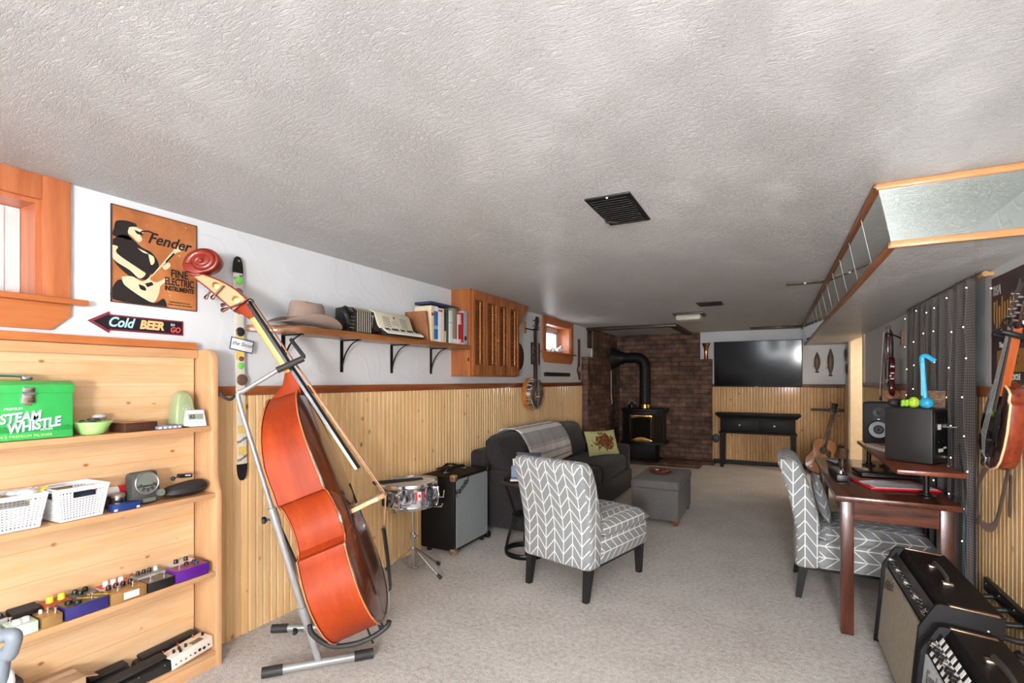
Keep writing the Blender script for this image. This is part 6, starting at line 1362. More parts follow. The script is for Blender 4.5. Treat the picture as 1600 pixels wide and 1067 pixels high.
# ------------------------------------------------------------------ corner shelves, fish ornaments, guitar
dks = wood('dark_corner_shelf', (70,46,36), (46,30,24), 'x', .45, .2)
for z, lb in ((1.232,'top'),(.888,'middle'),(.345,'lowest')):
    s = thing('corner_shelf', 'narrow dark wooden corner shelf at the back right, the %s of three' % lb, 'shelf', (.72,8.66,z), group='corner shelves')
    if lb != 'lowest': MB().prism([(.485,8.72),(.485,8.64),(.80,8.64),(.81,8.63),(.81,8.585),(.89,8.585),(.89,8.72)], .035, TR((0,0,z)), bev=.003).build('board', dks, s, world=True)
    else: MB().prism([(.485,8.73),(.485,8.66),(.90,8.66),(.90,8.73)], .035, TR((0,0,z)), bev=.003).build('board', dks, s, world=True)
fw = wood('carved_fish_wood', (112,94,80), (64,50,44), 'z', .5, .2, ring=3)
def fish(lb, x, z0, z1, onright=False, y=0):
    f = thing('carved_fish', lb, 'wall decoration', (x, YB, (z0+z1)/2), group='carved wooden fish'); h = z1-z0; R_ = []
    for t, w in ((0,.012),(.03,.030),(.09,.010),(.14,.018),(.3,.034),(.5,.042),(.68,.038),(.82,.026),(.93,.012),(1,.003)):
        z = z0+h*t; R_.append([((x+math.cos(a)*w, YB-.022+math.sin(a)*w*.4, z) if not onright else (XR-.020+math.sin(a)*w*.4, y+math.cos(a)*w, z)) for a in [2*math.pi*i/12 for i in range(12)]])
    MB().loft(R_).build('fish_body', fw, f, world=True)
    e = MB()
    if not onright: e.ball((x+.018, YB-.035, z1-h*.12), .005, seg=8); e.hexa([(x-.035,YB-.026,z0+h*.40),(x-.028,YB-.020,z0+h*.40),(x-.028,YB-.018,z0+h*.40),(x-.035,YB-.022,z0+h*.40),(x-.058,YB-.026,z0+h*.30),(x-.050,YB-.020,z0+h*.26),(x-.050,YB-.018,z0+h*.26),(x-.058,YB-.022,z0+h*.30)])
    else: e.ball((XR-.035, y, z1-h*.12), .005, seg=8)
    e.build('eye', plain('pale_fish_eye', (190,170,140), .3), f, world=True)
fish('smaller carved wooden fish hanging head up right of the television', .565, 1.455, 1.765)
fish('larger carved wooden fish hanging between the small fish and the corner', .735, 1.40, 1.815)
fish('carved wooden fish on the short right wall above the corner shelf, the upper one', 0, 1.62, 1.80, True, 8.52)
fish('carved wooden fish on the short right wall above the corner shelf, the lower one', 0, 1.42, 1.58, True, 8.42)
gt = thing('acoustic_guitar', 'acoustic guitar with a natural top leaning in the back right corner', 'guitar', (.54, 8.30, .02), rot=(-.21, .24, .06))
hlf = [(0,0),(.07,.004),(.13,.025),(.175,.07),(.195,.13),(.190,.19),(.165,.245),(.138,.285),(.130,.315),(.138,.35),(.150,.39),(.148,.43),(.125,.465),(.085,.487),(.04,.492),(0,.492)]
gpl = hlf+[(-x,z) for x,z in hlf[::-1] if x > 0]
mG = lambda y: Matrix(((1,0,0,0),(0,0,1,y),(0,1,0,0),(0,0,0,1)))
MB().prism(gpl, .10, mG(-.045)).build('sides_and_back', wood('guitar_mahogany', (120,70,44), (86,46,30), 'z', .3, .5), gt)
MB().prism(gpl, .005, mG(-.0505), bev=.001).build('soundboard', wood('guitar_spruce', (150,104,62), (124,82,48), 'z', .3, .5, ring=3), gt)
MB().lathe([(.001,0),(.052,0),(.052,.0012),(.001,.0012)],32,Matrix(((1,0,0,0),(0,0,-1,-.0505),(0,1,0,.335),(0,0,0,1)))).build('soundhole', M['black'], gt)
MB().prism([(.035,.29),(.085,.23),(.105,.27),(.095,.33),(.06,.36),(.055,.32)], .0012, mG(-.0522)).build('pickguard', M['black'], gt)
MB().box((0,-.054,.155),(.15,.008,.025),bev=.002).build('bridge', ebony, gt)
MB().hexa([(-.028,-.065,.38),(.028,-.065,.38),(.028,-.050,.38),(-.028,-.050,.38),(-.022,-.065,.86),(.022,-.065,.86),(.022,-.035,.86),(-.022,-.035,.86)],bev=.002).build('neck', wood('dark_guitar_neck', (70,48,38), (48,34,28), 'z', .35, .3), gt)
MB().prism([(-.024,.855),(.024,.855),(.036,.90),(.038,1.03),(-.038,1.03),(-.036,.90)], .018, mG(-.056), bev=.002).build('headstock', ebony, gt)
for sx in (-1,1):
    for k in range(3): MB().cyl((sx*.036,-.047,.90+k*.045),(sx*.058,-.047,.90+k*.045),.007,seg=8).build('tuner', M['chrome'], gt)
for k in range(6): MB().tube([(-.019+.0076*k,-.067,.88),(-.026+.0104*k,-.060,.158)],.0009,4).build('string', M['steel'], gt)
st3 = MB(); st3.tube(bez([(.06,.02,.01),(.19,.0,.12),(.22,-.01,.25),(.17,-.02,.40),(.09,.0,.47)],6), .022, 8, flat=(.15,1)); st3.build('guitar_strap', plain('black_strap', (28,26,26), .6), gt)
# ------------------------------------------------------------------ ceiling fittings
cv = thing('ceiling_vent', 'large black ceiling register with a lever in the middle of the ceiling', 'ceiling vent', (-.632, 2.265, ZC))
b = MB(); b.span((-.732,2.065,ZC-.008),(-.533,2.463,ZC-.0005),bev=.003); b.build('frame', plain('vent_black', (14,13,13), .5), cv, world=True)
s = MB()
for k in range(13): s.box((-.632,2.095+k*.028,ZC-.010),(.165,.016,.003),rot=(.5,0,0))
s.build('louvres', plain('vent_louvre', (20,18,18), .5), cv, world=True); l = MB(); l.tube([(-.72,2.33,ZC-.006),(-.715,2.33,ZC-.03),(-.66,2.345,ZC-.034)],.005,8); l.build('lever', plain('lever_brown', (60,48,40), .4, .5), cv, world=True)
MB().ball((-.632,2.072,ZC-.009),.005,seg=8).build('screw', M['white'], cv, world=True)
cl_ = thing('ceiling_light', 'small square white ceiling light with a dark base further down the room', 'ceiling light', (-.90,6.22,ZC))
MB().span((-1.06,6.06,ZC-.022),(-.72,6.38,ZC-.0005),bev=.004).build('base', plain('dark_bronze_base', (84,64,56), .4), cl_, world=True); MB().span((-1.03,6.09,ZC-.085),(-.75,6.35,ZC-.020),bev=.02,seg=3).build('shade', plain('frosted_shade', (214,208,196), .4), cl_, world=True)
v2 = thing('ceiling_vent', 'small dark ceiling register between the white ceiling light and the bulkhead', 'ceiling vent', (-.585,5.47,ZC))
MB().span((-.705,5.34,ZC-.008),(-.465,5.60,ZC-.0005),bev=.002).build('frame', plain('vent_brown', (52,44,40), .5), v2, world=True); s = MB()
for k in range(8): s.box((-.585,5.365+k*.030,ZC-.010),(.20,.016,.003),rot=(.5,0,0))
s.build('louvres', plain('vent_brown_b', (36,31,29), .5), v2, world=True)
v3 = thing('ceiling_vent', 'narrow brown slotted ceiling vent touching the mirrored bulkhead', 'ceiling vent', (.22,4.63,ZC))
MB().span((.085,4.58,ZC-.010),(.345,4.69,ZC-.0005),bev=.002).build('frame', plain('vent_tan', (110,88,78), .5), v3, world=True); MB().span((.10,4.60,ZC-.012),(.335,4.67,ZC-.009)).build('slot_panel', plain('vent_dark', (40,32,30), .5), v3, world=True)
s = MB()
for k in range(16): s.box((.112+k*.0142,4.613,ZC-.013),(.007,.012,.003))
s.build('vent_teeth', plain('vent_teeth', (160,146,136), .5), v3, world=True); MB().box((.215,4.605,ZC-.016),(.014,.018,.010)).build('slide_tab', M['white'], v3, world=True)
# ------------------------------------------------------------------ desk
dwd = wood('dark_walnut_stain', (108,56,36), (36,18,13), 'y', .24, .4, knots=.5, knotc=(46,24,18)); dwx = wood('dark_walnut_cross', (108,56,36), (34,17,12), 'x', .25, .4, ring=1.5); dwz = wood('dark_walnut_leg', (98,50,33), (34,17,12), 'z', .3, .3, ring=1.4)
dk_ = thing('desk', 'dark walnut stained wooden desk against the right wall', 'desk', (.54, 3.87, 0))
MB().span((.284,3.126,.705),(.80,4.62,.735),bev=.005).build('desk_top', dwd, dk_, world=True)
for y in (3.172,4.555): MB().span((.345,y,.605),(.75,y+.02,.704)).build('end_apron', dwx, dk_, world=True)
MB().span((.33,3.20,.605),(.35,4.55,.704)).build('side_apron', dwd, dk_, world=True); MB().span((.735,3.20,.605),(.755,4.55,.704)).build('side_apron', dwd, dk_, world=True)
for x in (.312,.722):
    for y in (3.152,4.535): MB().span((x,y,0),(x+.058,y+.058,.705),bev=.004).build('leg', dwz, dk_, world=True)
RZ = .895
rs = thing('desk_riser', 'raised wooden shelf on black pipe legs standing on the desk', 'desk shelf', (.675, 3.79, .735))
MB().span((.544,3.115,RZ-.023),(.812,4.48,RZ),bev=.003).build('board', wood('riser_board', (138,70,44), (90,44,30), 'y', .3, .3), rs, world=True)
for x, y in ((.700,3.305),(.70,4.36),(.60,4.36)):
    l = MB(); l.cyl((x,y,.742),(x,y,RZ-.023),.0135,seg=18); l.lathe([(.042,.7355),(.042,.741),(.022,.744),(.018,.756),(.0135,.757)],24,TR((x,y,0))); l.build('pipe_leg', M['blackm'], rs, world=True)
# monitors
spk = plain('speaker_black', (30,29,29), .5, bump=.15, bscale=500)
phi = math.radians(-33); sp1 = thing('studio_monitor', 'black studio monitor speaker turned away on the near end of the desk shelf', 'speaker', (.736,3.352,RZ), rz=phi, group='studio monitors')
MB().span((-.222,0,.004),(0,.185,.295),bev=.006).build('cabinet', spk, sp1)
p = MB(); p.span((0,.018,.03),(.004,.168,.28)); bp = p.build('rear_panel', plain('rear_panel_black', (18,18,20), .35), sp1)
for y, z, r in ((.05,.24,.010),(.09,.24,.010),(.13,.23,.012),(.06,.12,.008),(.11,.12,.008)): MB().cyl((.003,y,z),(.012,y,z),r,seg=14).build('rear_knob', M['blackm'], bp)
for y, z, w, h in ((.05,.185,.035,.028),(.06,.065,.05,.018),(.12,.08,.03,.010)): MB().span((.004,y,z),(.0055,y+w,z+h)).build('rear_label', M['white'], bp)
MB().tube([(.004,.10,.20),(.02,.10,.20),(.07,.10,.20)],[.006,.006,.005],10).build('cable_plug', M['chrome'], sp1)
ang2 = math.atan2(-.3,.95); sp2 = thing('studio_monitor', 'black studio monitor speaker with a white cone on the far end of the desk shelf', 'speaker', (.552,4.275,RZ), rz=ang2, group='studio monitors')
MB().span((0,0,.004),(.185,.222,.295),bev=.010,seg=3).build('cabinet', spk, sp2)
mS2 = lambda x, z: Matrix(((1,0,0,x),(0,0,-1,-.001),(0,1,0,z),(0,0,0,1)))
MB().lathe([(.070,0),(.070,.004),(.062,.006),(.056,.002),(.056,0)],36,mS2(.0925,.105),cap=False).build('woofer_ring', M['black'], sp2)
MB().lathe([(.001,-.012),(.016,-.004),(.018,-.010),(.052,.003),(.056,.002)],36,mS2(.0925,.105) @ TR((0,0,.004)),cap=False).build('woofer_cone', plain('white_cone', (206,216,224), .4), sp2)
MB().lathe([(.034,0),(.034,.003),(.012,.001),(.010,.005),(.001,.007)],28,mS2(.0925,.225),cap=False).build('tweeter', plain('tweeter_black', (34,34,36), .3), sp2)
MB().span((.085,-.003,.172),(.10,-.001,.180)).build('maker_badge', M['chrome'], sp2)
# things on the monitors and desk
tz = RZ+.2955
blu = plain('sky_blue_plastic', (52,172,214), .35)
def onspk(x, y): return Vector((.736,3.352,0))+Matrix.Rotation(phi,3,'Z') @ Vector((x,y,0))
q = onspk(-.048,.055); ota = thing('musical_toy', 'bright blue note shaped musical toy standing on the near speaker', 'toy', (q.x,q.y,tz), rz=phi)
MB().ball((0,0,.030),(.032,.030,.030),seg=24).build('round_body', blu, ota)
MB().tube([(-.006,.0,.05),(-.012,0,.15),(-.020,0,.262)],[.013,.012,.013],14,flat=(1,.8)).build('stem', blu, ota)
MB().tube(bez([(-.020,0,.258),(-.018,0,.280),(.000,0,.283),(.018,0,.270),(.030,0,.258),(.040,0,.268)],5),[.013]*5+[.012]*16+[.011,.010,.009,.007,.004],12,flat=(1,.8)).build('hooked_top', blu, ota)
MB().span((-.020,-.0115,.07),(-.004,-.0095,.245)).build('touch_strip', plain('pale_blue_strip', (120,206,232), .4), ota)
grn2 = plain('lime_toy', (176,206,54), .45, var=.2); q = onspk(-.112,.045); gtoy = thing('green_toy', 'lumpy lime green toy on the near speaker left of the blue toy', 'toy', (q.x,q.y,tz), rz=phi+.2)
g = MB(); g.ball((.01,0,.030),(.028,.026,.028),seg=18); g.ball((.012,-.006,.044),(.020,.020,.018),seg=14); g.build('body', grn2, gtoy); g = MB()
for k in range(12): g.ball((-.026+random.uniform(-.010,.010), random.uniform(-.02,.015), .012+random.uniform(0,.026)), random.uniform(.007,.011), seg=8)
g.build('frilly_leaves', plain('bright_green_leaf', (150,210,60), .5), gtoy)
q = onspk(-.186,.10); hp = thing('headphones', 'dark headphones lying at the far left of the near speaker top', 'headphones', (q.x,q.y,tz), rz=phi)
for s in (-1,1): MB().ball((s*.034,0,.024),(.028,.036,.024),seg=16).build('ear_cup', plain('dark_cup', (44,38,40), .55), hp)
MB().tube(bez([(-.05,.01,.03),(-.045,.06,.036),(0,.08,.04),(.045,.06,.036),(.05,.01,.03)],5),.008,8).build('headband', M['black'], hp)
q = onspk(-.055,.168); cdx = thing('woven_card', 'small brown patterned card leaning behind the green toy on the near speaker', 'card', (q.x,q.y,tz), rz=phi)
wvm = NT('woven_brown'); n = wvm.noise(wvm.coord(scale=(1,1,6)), 60, 2); wvm.base(wvm.ramp(n, [(.4, lin((70,52,42))), (.6, lin((140,110,84)))])); wvm.set(.7)
MB().box((0,0,.048),(.10,.012,.095),rot=(-.1,0,0),bev=.002).build('card', wvm.mat, cdx)
rf_ = thing('red_folder', 'flat bright red folder on the desk under the raised shelf', 'folder', (.60,3.56,.736), rz=.25); MB().box((0,0,.007),(.33,.29,.012),bev=.002).build('folder_cover', plain('bright_red_card', (206,24,40), .35), rf_)
pp = thing('sheet_music', 'loose white printed pages on the red folder', 'paper', (.605,3.47,.7535), rz=.27)
MB().sheet([[(-.15+.30*i/10, -.095+.19*j/6, .004+.006*math.sin(i*.6+j)*(j/6)) for i in range(11)] for j in range(7)], .002).build('pages', plain('white_paper', (226,226,228), .7), pp)
for k in range(11): MB().box((.0,-.075+.014*k,.0150),(.20,.004,.0006)).build('printed_line', plain('grey_text', (150,148,150), .7), pp) if k % 2 == 0 else None
kbx = thing('audio_device', 'black desktop audio device with a silver knob beside the red folder', 'audio device', (.352,3.72,.736), rz=.05)
MB().box((0,0,.022),(.06,.34,.04),rot=(0,0,0),bev=.004).build('case', M['black'], kbx); MB().lathe([(.001,0),(.016,0),(.015,.016),(.001,.018)],20,TR((-.0,-.11,.042))).build('silver_knob', M['chrome'], kbx)
for k in range(5): MB().box((.0,-.05+.045*k,.043),(.03,.025,.003),bev=.001).build('button', plain('grey_button', (90,92,96), .4), kbx)
lpt = thing('laptop', 'closed black laptop on the desk behind the red folder', 'laptop', (.62,3.93,.736), rz=.12); MB().box((0,0,.009),(.30,.24,.012),bev=.004).build('lower_case', M['black'], lpt); MB().box((0,0,.020),(.30,.24,.008),bev=.003).build('lid', plain('laptop_lid', (34,32,34), .25, .3), lpt)
ph_ = thing('phone', 'small phone with a pale blue screen at the far left corner of the desk', 'phone', (.40,4.35,.736), rz=.3); MB().box((0,0,.006),(.075,.15,.010),bev=.003).build('phone_body', M['black'], ph_); MB().box((0,0,.0115),(.066,.138,.001)).build('screen', plain('pale_screen', (176,206,236), .15), ph_)
gj = thing('drinking_glass', 'dark amber drinking glass at the far end of the desk', 'glass', (.46,4.48,.7355)); MB().lathe([(.001,.001),(.028,.001),(.034,.09),(.031,.09),(.026,.006),(.001,.006)],24).build('glass', plain('amber_glass', (96,70,54), .1, 0, .4), gj)
gj2 = thing('jar', 'short dark jar beside the amber glass on the desk', 'jar', (.42,4.17,.7355)); MB().lathe([(.001,.001),(.022,.001),(.023,.045),(.001,.046)],20).build('jar_body', plain('dark_jar', (70,52,46), .2), gj2); MB().lathe([(.001,.046),(.024,.046),(.024,.058),(.001,.058)],20).build('lid', M['black'], gj2)
rb = thing('book', 'red magazine lying on the desk shelf between the two speakers', 'magazine', (.665,3.98,RZ+.0005), rz=.2); MB().box((0,0,.012),(.19,.27,.022),bev=.001).build('pages', pageM, rb); MB().box((0,0,.0242),(.19,.27,.002)).build('cover', plain('magazine_red', (196,28,52), .35), rb)
text('RULE', .075, M['white'], rb, TR((.02,-.06,.0256)), bold=.001); MB().box((-.075,-.0,.0258),(.03,.25,.0008)).build('cover_print', plain('mag_print', (210,214,206), .4), rb)
cb_ = MB(); cb_.tube(bez([(.832,3.30,1.02),(.834,3.28,.93),(.830,3.20,.80),(.822,3.17,.68),(.828,3.21,.50),(.832,3.19,.25),(.83,3.22,.006)],8), .0045, 6); tag(cb_.build('power_cable', M['black']), 'black cable looping down behind the near end of the desk', 'cable')
cb_ = MB(); cb_.tube(bez([(.785,3.70,.741),(.80,3.50,.75),(.81,3.30,.755),(.815,3.17,.70),(.812,3.16,.45),(.815,3.24,.006)],8), .0028, 6); tag(cb_.build('teal_cable', plain('teal_cable_skin', (28,70,78), .5)), 'dark teal cable running down beside the curtain behind the desk', 'cable')
# ------------------------------------------------------------------ curtain, rod, string lights
cm = NT('grey_check_curtain'); v = cm.coord(); sxyz = cm.n('ShaderNodeSeparateXYZ'); tcu = cm.n('ShaderNodeTexCoord'); cm.l(tcu.outputs['UV'], sxyz.inputs[0])
fx = cm.math('FRACT', cm.math('DIVIDE', sxyz.outputs[0], .0135)); fz = cm.math('FRACT', cm.math('DIVIDE', sxyz.outputs[1], .0135))
gx_ = cm.math('MAXIMUM', cm.math('LESS_THAN', fx, .22), cm.math('LESS_THAN', fz, .22)); cm.base(cm.mix(gx_, lin((112,106,104)), lin((58,53,53)))); cm.set(.95, 0, None, .1, .2); cm = cm.mat
cu_ = thing('curtain', 'dark grey checked curtain hanging on a wooden rod behind the desk', 'curtain', (.86, 3.6, 0))
CY0, CY1, CZ = 3.20, 4.605, 1.866
b = bmesh.new(); uvl = b.loops.layers.uv.new('UVMap'); NY, NZ = 170, 22; G = []
def cfold(s, t): 
    return .868+.013*math.sin(s*2*math.pi*9.5+.6*math.sin(s*9))*(.35+.65*t)+.006*math.sin(s*41+2)*t
for j in range(NZ+1):
    t = j/NZ; z = CZ-(CZ-.035)*t; G.append([b.verts.new((cfold(i/NY, min(1,t*2.2)), CY0+(CY1-CY0)*(i/NY)+.018*math.sin(t*2.4)*(1-i/NY), z-(.015*abs(math.sin(i/NY*math.pi*9)) if j == 0 else 0))) for i in range(NY+1)])
for j in range(NZ):
    for i in range(NY):
        f = b.faces.new((G[j][i],G[j][i+1],G[j+1][i+1],G[j+1][i]))
        for l, (jj,ii) in zip(f.loops, ((j,i),(j,i+1),(j+1,i+1),(j+1,i))): l[uvl].uv = (ii/NY*1.75, jj/NZ*1.79)
bmesh.ops.recalc_face_normals(b, faces=b.faces[:]); bmesh.ops.solidify(b, geom=b.faces[:], thickness=.002)
me = bpy.data.meshes.new('cloth'); b.to_mesh(me); b.free(); me.polygons.foreach_set('use_smooth', [True]*len(me.polygons)); me.materials.append(cm)
o = bpy.data.objects.new('cloth', me); COL.objects.link(o); o.parent = cu_; o.matrix_parent_inverse = Matrix.Translation((-.86,-3.6,0))
rdm = wood('curtain_rod_pine', (206,160,104), (172,124,76), 'y', .5)
rod = thing('curtain_rod', 'round pale wooden curtain rod under the bulkhead on the right wall', 'curtain rod', (.889, 3.6, 1.85)); MB().cyl((.889,3.15,1.8505),(.889,4.68,1.8505),.0130,seg=18).build('pole', rdm, rod, world=True)
for y in (3.165,4.665): MB().span((.889,y-.008,1.842),(XR,y+.008,1.858)).build('rod_bracket', rdm, rod, world=True)
sl_ = thing('string_lights', 'string of tiny warm white fairy lights over the grey curtain', 'string lights', (.84, 3.6, 1.8))
bulb = plain('fairy_bulb', (255,236,206), .3, emit=6.0); wire = MB(); random.seed(21)
for c in range(6):
    y0 = 3.27+c*.25; pts = []
    for k in range(10):
        y = y0+random.uniform(-.05,.05); z = 1.79-k*.178+random.uniform(-.03,.03); s = (y-CY0)/(CY1-CY0); x = .8445
        pts.append((x,y,z))
        if z > .45: MB().ball((x-.003,y,z),(.0028,.0028,.0036),seg=8).build('bulb', bulb, sl_, world=True)
    wire.tube([(p[0]+.001,p[1],p[2]) for p in pts], .0009, 4)
wire.build('wire', plain('clear_wire', (120,116,112), .4), sl_, world=True)
for k, (y, z) in enumerate(((4.68,1.70),(4.70,1.52),(4.69,1.33),(4.71,1.20),(3.165,1.78))): MB().ball((.913 if z > 1.32 else .899,y,z),.0035,seg=8).build('bulb', bulb, sl_, world=True)
# ------------------------------------------------------------------ violin with bow, by the door
VM = frame((.845,5.10,1.20), (0,1,0), (.02,0,1)) @ Matrix.Scale(.94,4)            # local x = along the wall, y = up, z = out to the wall (+X)
vi = thing('violin', 'dark red violin hanging on a wooden hook beside the doorway', 'violin', (.845,5.10,1.20))
vh = [(0,0),(.05,.003),(.085,.025),(.103,.07),(.100,.11),(.082,.14),(.072,.148),(.058,.17),(.056,.195),(.062,.222),(.076,.235),(.083,.27),(.078,.31),(.05,.347),(.02,.356)]
vpl = vh+[(-x,y) for x,y in vh[::-1] if x > 0]; vz = Matrix.Rotation(.0,4,'Z')
vmat = wood('violin_varnish', (110,34,24), (66,20,18), 'z', .2, .6)
MB().prism(vpl, .036, VM @ TR((0,0,-.018)), bev=.003).build('body', vmat, vi, world=True)
MB().box((0,.44,-.022),(.026,.21,.022),bev=.006,m=VM).build('neck', vmat, vi, world=True); MB().box((0,.40,-.038),(.034,.27,.008),bev=.002,m=VM).build('fingerboard', ebony, vi, world=True)
s = MB(); s.prism([(-.014,0),(.014,0),(.010,.075),(-.010,.075)], .028, VM @ TR((0,.535,-.032)), bev=.003); s.lathe([(.001,-.020),(.018,-.020),(.018,.020),(.001,.020)],20,VM @ TR((0,.618,-.022)) @ Matrix.Rotation(R90,4,'Y')); s.build('pegbox_scroll', plain('dark_scroll', (48,28,26), .3, 0, .4), vi, world=True)
for k in range(4): MB().cyl(VM @ Vector((-.036 if k%2 else .036,.55+k*.016,-.02)), VM @ Vector((0,.55+k*.016,-.02)), .004, seg=8).build('peg', ebony, vi, world=True)
MB().box((0,.155,-.036),(.045,.006,.034),m=VM,bev=.002).build('bridge', maple, vi, world=True); MB().box((0,.075,-.030),(.028,.11,.012),m=VM,bev=.004).build('tailpiece', ebony, vi, world=True)
for k in range(4): MB().tube([VM @ Vector(((k-1.5)*.005,.535,-.044)), VM @ Vector(((k-1.5)*.010,.155,-.054)), VM @ Vector(((k-1.5)*.006,.12,-.038))],.0008,4).build('string', M['steel'], vi, world=True)
pch = plain('peach_rubber', (214,150,120), .5); q = VM @ Vector((-.055,-.005,-.01))
MB().tube(bez([q+Vector((-.03,.0,.055)), q+Vector((-.02,-.03,.02)), q+Vector((.02,-.04,-.005)), q+Vector((.045,-.02,.03)), q+Vector((.03,0,.06))],5), [.010]+[.020]*18+[.014,.008], 12).build('shoulder_rest', pch, vi, world=True)
for yq, xq in ((.27,-.083),(.215,-.062),(.165,-.060)): MB().box((xq-.003,yq,0),(.006,.010,.024),m=VM).build('painted_glint', M['white'], vi, world=True)  # white bars that paint light glints onto the rib
vhk = thing('wall_hook', 'pale wooden block with a black yoke hook holding the violin', 'hook', (XR,5.10,1.70))
MB().box((XR-.009,5.02,1.685),(.018,.06,.12),bev=.003).build('backing_block', wood('pale_block_b', (190,158,128), (160,126,96), 'z'), vhk, world=True); MB().tube(bez([(XR-.018,5.02,1.68),(XR-.045,5.03,1.70),(XR-.06,5.075,1.715)],4),.006,8).build('arm', M['blackm'], vhk, world=True); MB().tube(bez([(XR-.10,5.075,1.728),(XR-.06,5.073,1.716),(XR-.05,5.10,1.716),(XR-.06,5.127,1.716),(XR-.10,5.125,1.728)],4),.005,8).build('yoke', M['blackm'], vhk, world=True)
bw2 = thing('violin_bow', 'violin bow with pale hair hanging in front of the violin', 'violin bow', (.80,5.04,1.45))
MB().tube([(.775,5.02,1.17),(.780,5.02,1.45),(.800,5.02,1.73)],[.0035,.0035,.0025],8).build('stick', plain('bow_stick', (60,36,30), .3), bw2, world=True); MB().tube([(.760,5.015,1.18),(.790,5.015,1.735)],.0045,6,flat=(.5,1)).build('bow_hair', plain('pale_bow_hair', (214,206,200), .6), bw2, world=True); MB().box((.765,5.017,1.20),(.014,.012,.04),bev=.002).build('frog', ebony, bw2, world=True)
uk = thing('black_strap', 'folded black strap hanging on the wall between the doorway and the violin', 'strap', (.88,5.42,1.5))
MB().tube(bez([(.895,5.50,1.25),(.885,5.48,1.45),(.88,5.46,1.66),(.875,5.36,1.745),(.875,5.28,1.76),(.88,5.26,1.62),(.885,5.30,1.40),(.89,5.36,1.22)],6),.016,8,flat=(1,.25)).build('webbing', M['black'], uk, world=True); MB().ball((.885,5.45,1.30),(.015,.04,.07),seg=14).build('pouch', plain('dark_case', (34,30,30), .5), uk, world=True)
# ------------------------------------------------------------------ mandolin, poster, peg rail
MT, MH = Vector((.805,2.82,.985)), Vector((.842,2.545,1.735)); au = (MH-MT).normalized(); wu = Vector((0,-1,0)); wu = (wu-au*wu.dot(au)).normalized(); nu = au.cross(wu) # nu out
nu = nu if nu.x < 0 else -nu
mm_ = Matrix(((wu.x,au.x,nu.x,MT.x),(wu.y,au.y,nu.y,MT.y),(wu.z,au.z,nu.z,MT.z),(0,0,0,1)))
if mm_.to_3x3().determinant() < 0: mm_ = mm_ @ Matrix.Diagonal((-1,1,1,1)); SG = -1
else: SG = 1
md = thing('mandolin', 'dark sunburst mandolin with cream binding hanging on the right wall', 'mandolin', MT)
oh = [(0,0),(.055,.008),(.105,.045),(.124,.085),(.130,.15),(.127,.21),(.112,.275),(.104,.315),(.082,.322),(.080,.350),(.058,.358),(.030,.362)]
opl = oh+[(-x,y) for x,y in oh[::-1] if x > 0]
sun = wood('mandolin_maple', (150,62,34), (84,30,22), 'z', .2, .6, ring=3); dfc = plain('dark_sunburst_face', (50,28,24), .16, 0, .7)
MB().prism(opl, .056, mm_ @ TR((0,0,-.050)), bev=.004).build('back_and_ribs', sun, md, world=True); 
MB().prism(opl, .006, mm_ @ TR((0,0,.006)), bev=.002).build('face', dfc, md, world=True)
bnd = MB(); bnd.tube([mm_ @ Vector((x*1.012,.16+(y-.16)*1.012,.007)) for x,y in opl], .0042, 6, closed=True); bnd.build('cream_binding', plain('cream_binding', (234,206,156), .4), md, world=True)
nk2 = MB(); nk2.loft([[mm_ @ Vector((x,y,z)) for x, z in ((-.019*s,.018),(-.014*s,-.010),(.014*s,-.010),(.019*s,.018))] for y, s in ((.32,1.15),(.46,1),(.60,.9))]); nk2.build('neck', wood('orange_neck', (180,92,44), (138,64,30), 'z', .25, .5), md, world=True)
MB().box((0,.43,.0215),(.038,.36,.006),m=mm_).build('fingerboard', plain('pearl_edged_board', (58,50,48), .3), md, world=True)
for k in range(15): MB().box((0,.595-.022*k*(1-.012*k),.0252),(.037,.0018,.0016),m=mm_).build('fret', M['chrome'], md, world=True)
hs = MB(); hs.prism([(-.022,0),(.022,0),(.040,.05),(.046,.13),(.030,.19),(.0,.17),(-.030,.19),(-.046,.13),(-.040,.05)], .014, mm_ @ TR((0,.60,.002)), bev=.002); hs.build('headstock', dfc, md, world=True)
for sg in (-1,1):
    for k in range(4): MB().cyl(mm_ @ Vector((sg*.034,.635+k*.030,.016)), mm_ @ Vector((sg*.034,.635+k*.030,.030)), .005, seg=8).build('tuning_post', M['chrome'], md, world=True); MB().tube([mm_ @ Vector((sg*.04,.635+k*.030,.004)), mm_ @ Vector((sg*.064,.635+k*.030,.004))],[.003,.008],8).build('tuning_button', M['white'], md, world=True)
MB().box((0,.135,.024),(.10,.010,.022),bev=.002,m=mm_).build('bridge', ebony, md, world=True); MB().box((0,.018,.016),(.04,.05,.010),bev=.003,m=mm_).build('tailpiece', M['chrome'], md, world=True)
for k in range(8): MB().tube([mm_ @ Vector(((k//2-1.5)*.008+(k%2)*.0025,.60,.026)), mm_ @ Vector(((k//2-1.5)*.015+(k%2)*.004,.135,.036)), mm_ @ Vector(((k//2-1.5)*.009,.04,.022))],.0006,4).build('string', M['steel'], md, world=True)
for sg in (-1,1): MB().tube([mm_ @ Vector((sg*x,y,.0125)) for x,y in ((.055,.20),(.060,.21),(.066,.20),(.062,.17),(.070,.13),(.076,.12),(.080,.13))],.0022,6).build('f_hole', M['black'], md, world=True)
MB().prism([(.03,.10),(.075,.14),(.08,.24),(.04,.29)], .002, mm_ @ TR((0,0,.018))).build('finger_rest', ebony, md, world=True)
sbt = plain('grey_brown_leather', (120,100,88), .7, bump=.2); st = MB()
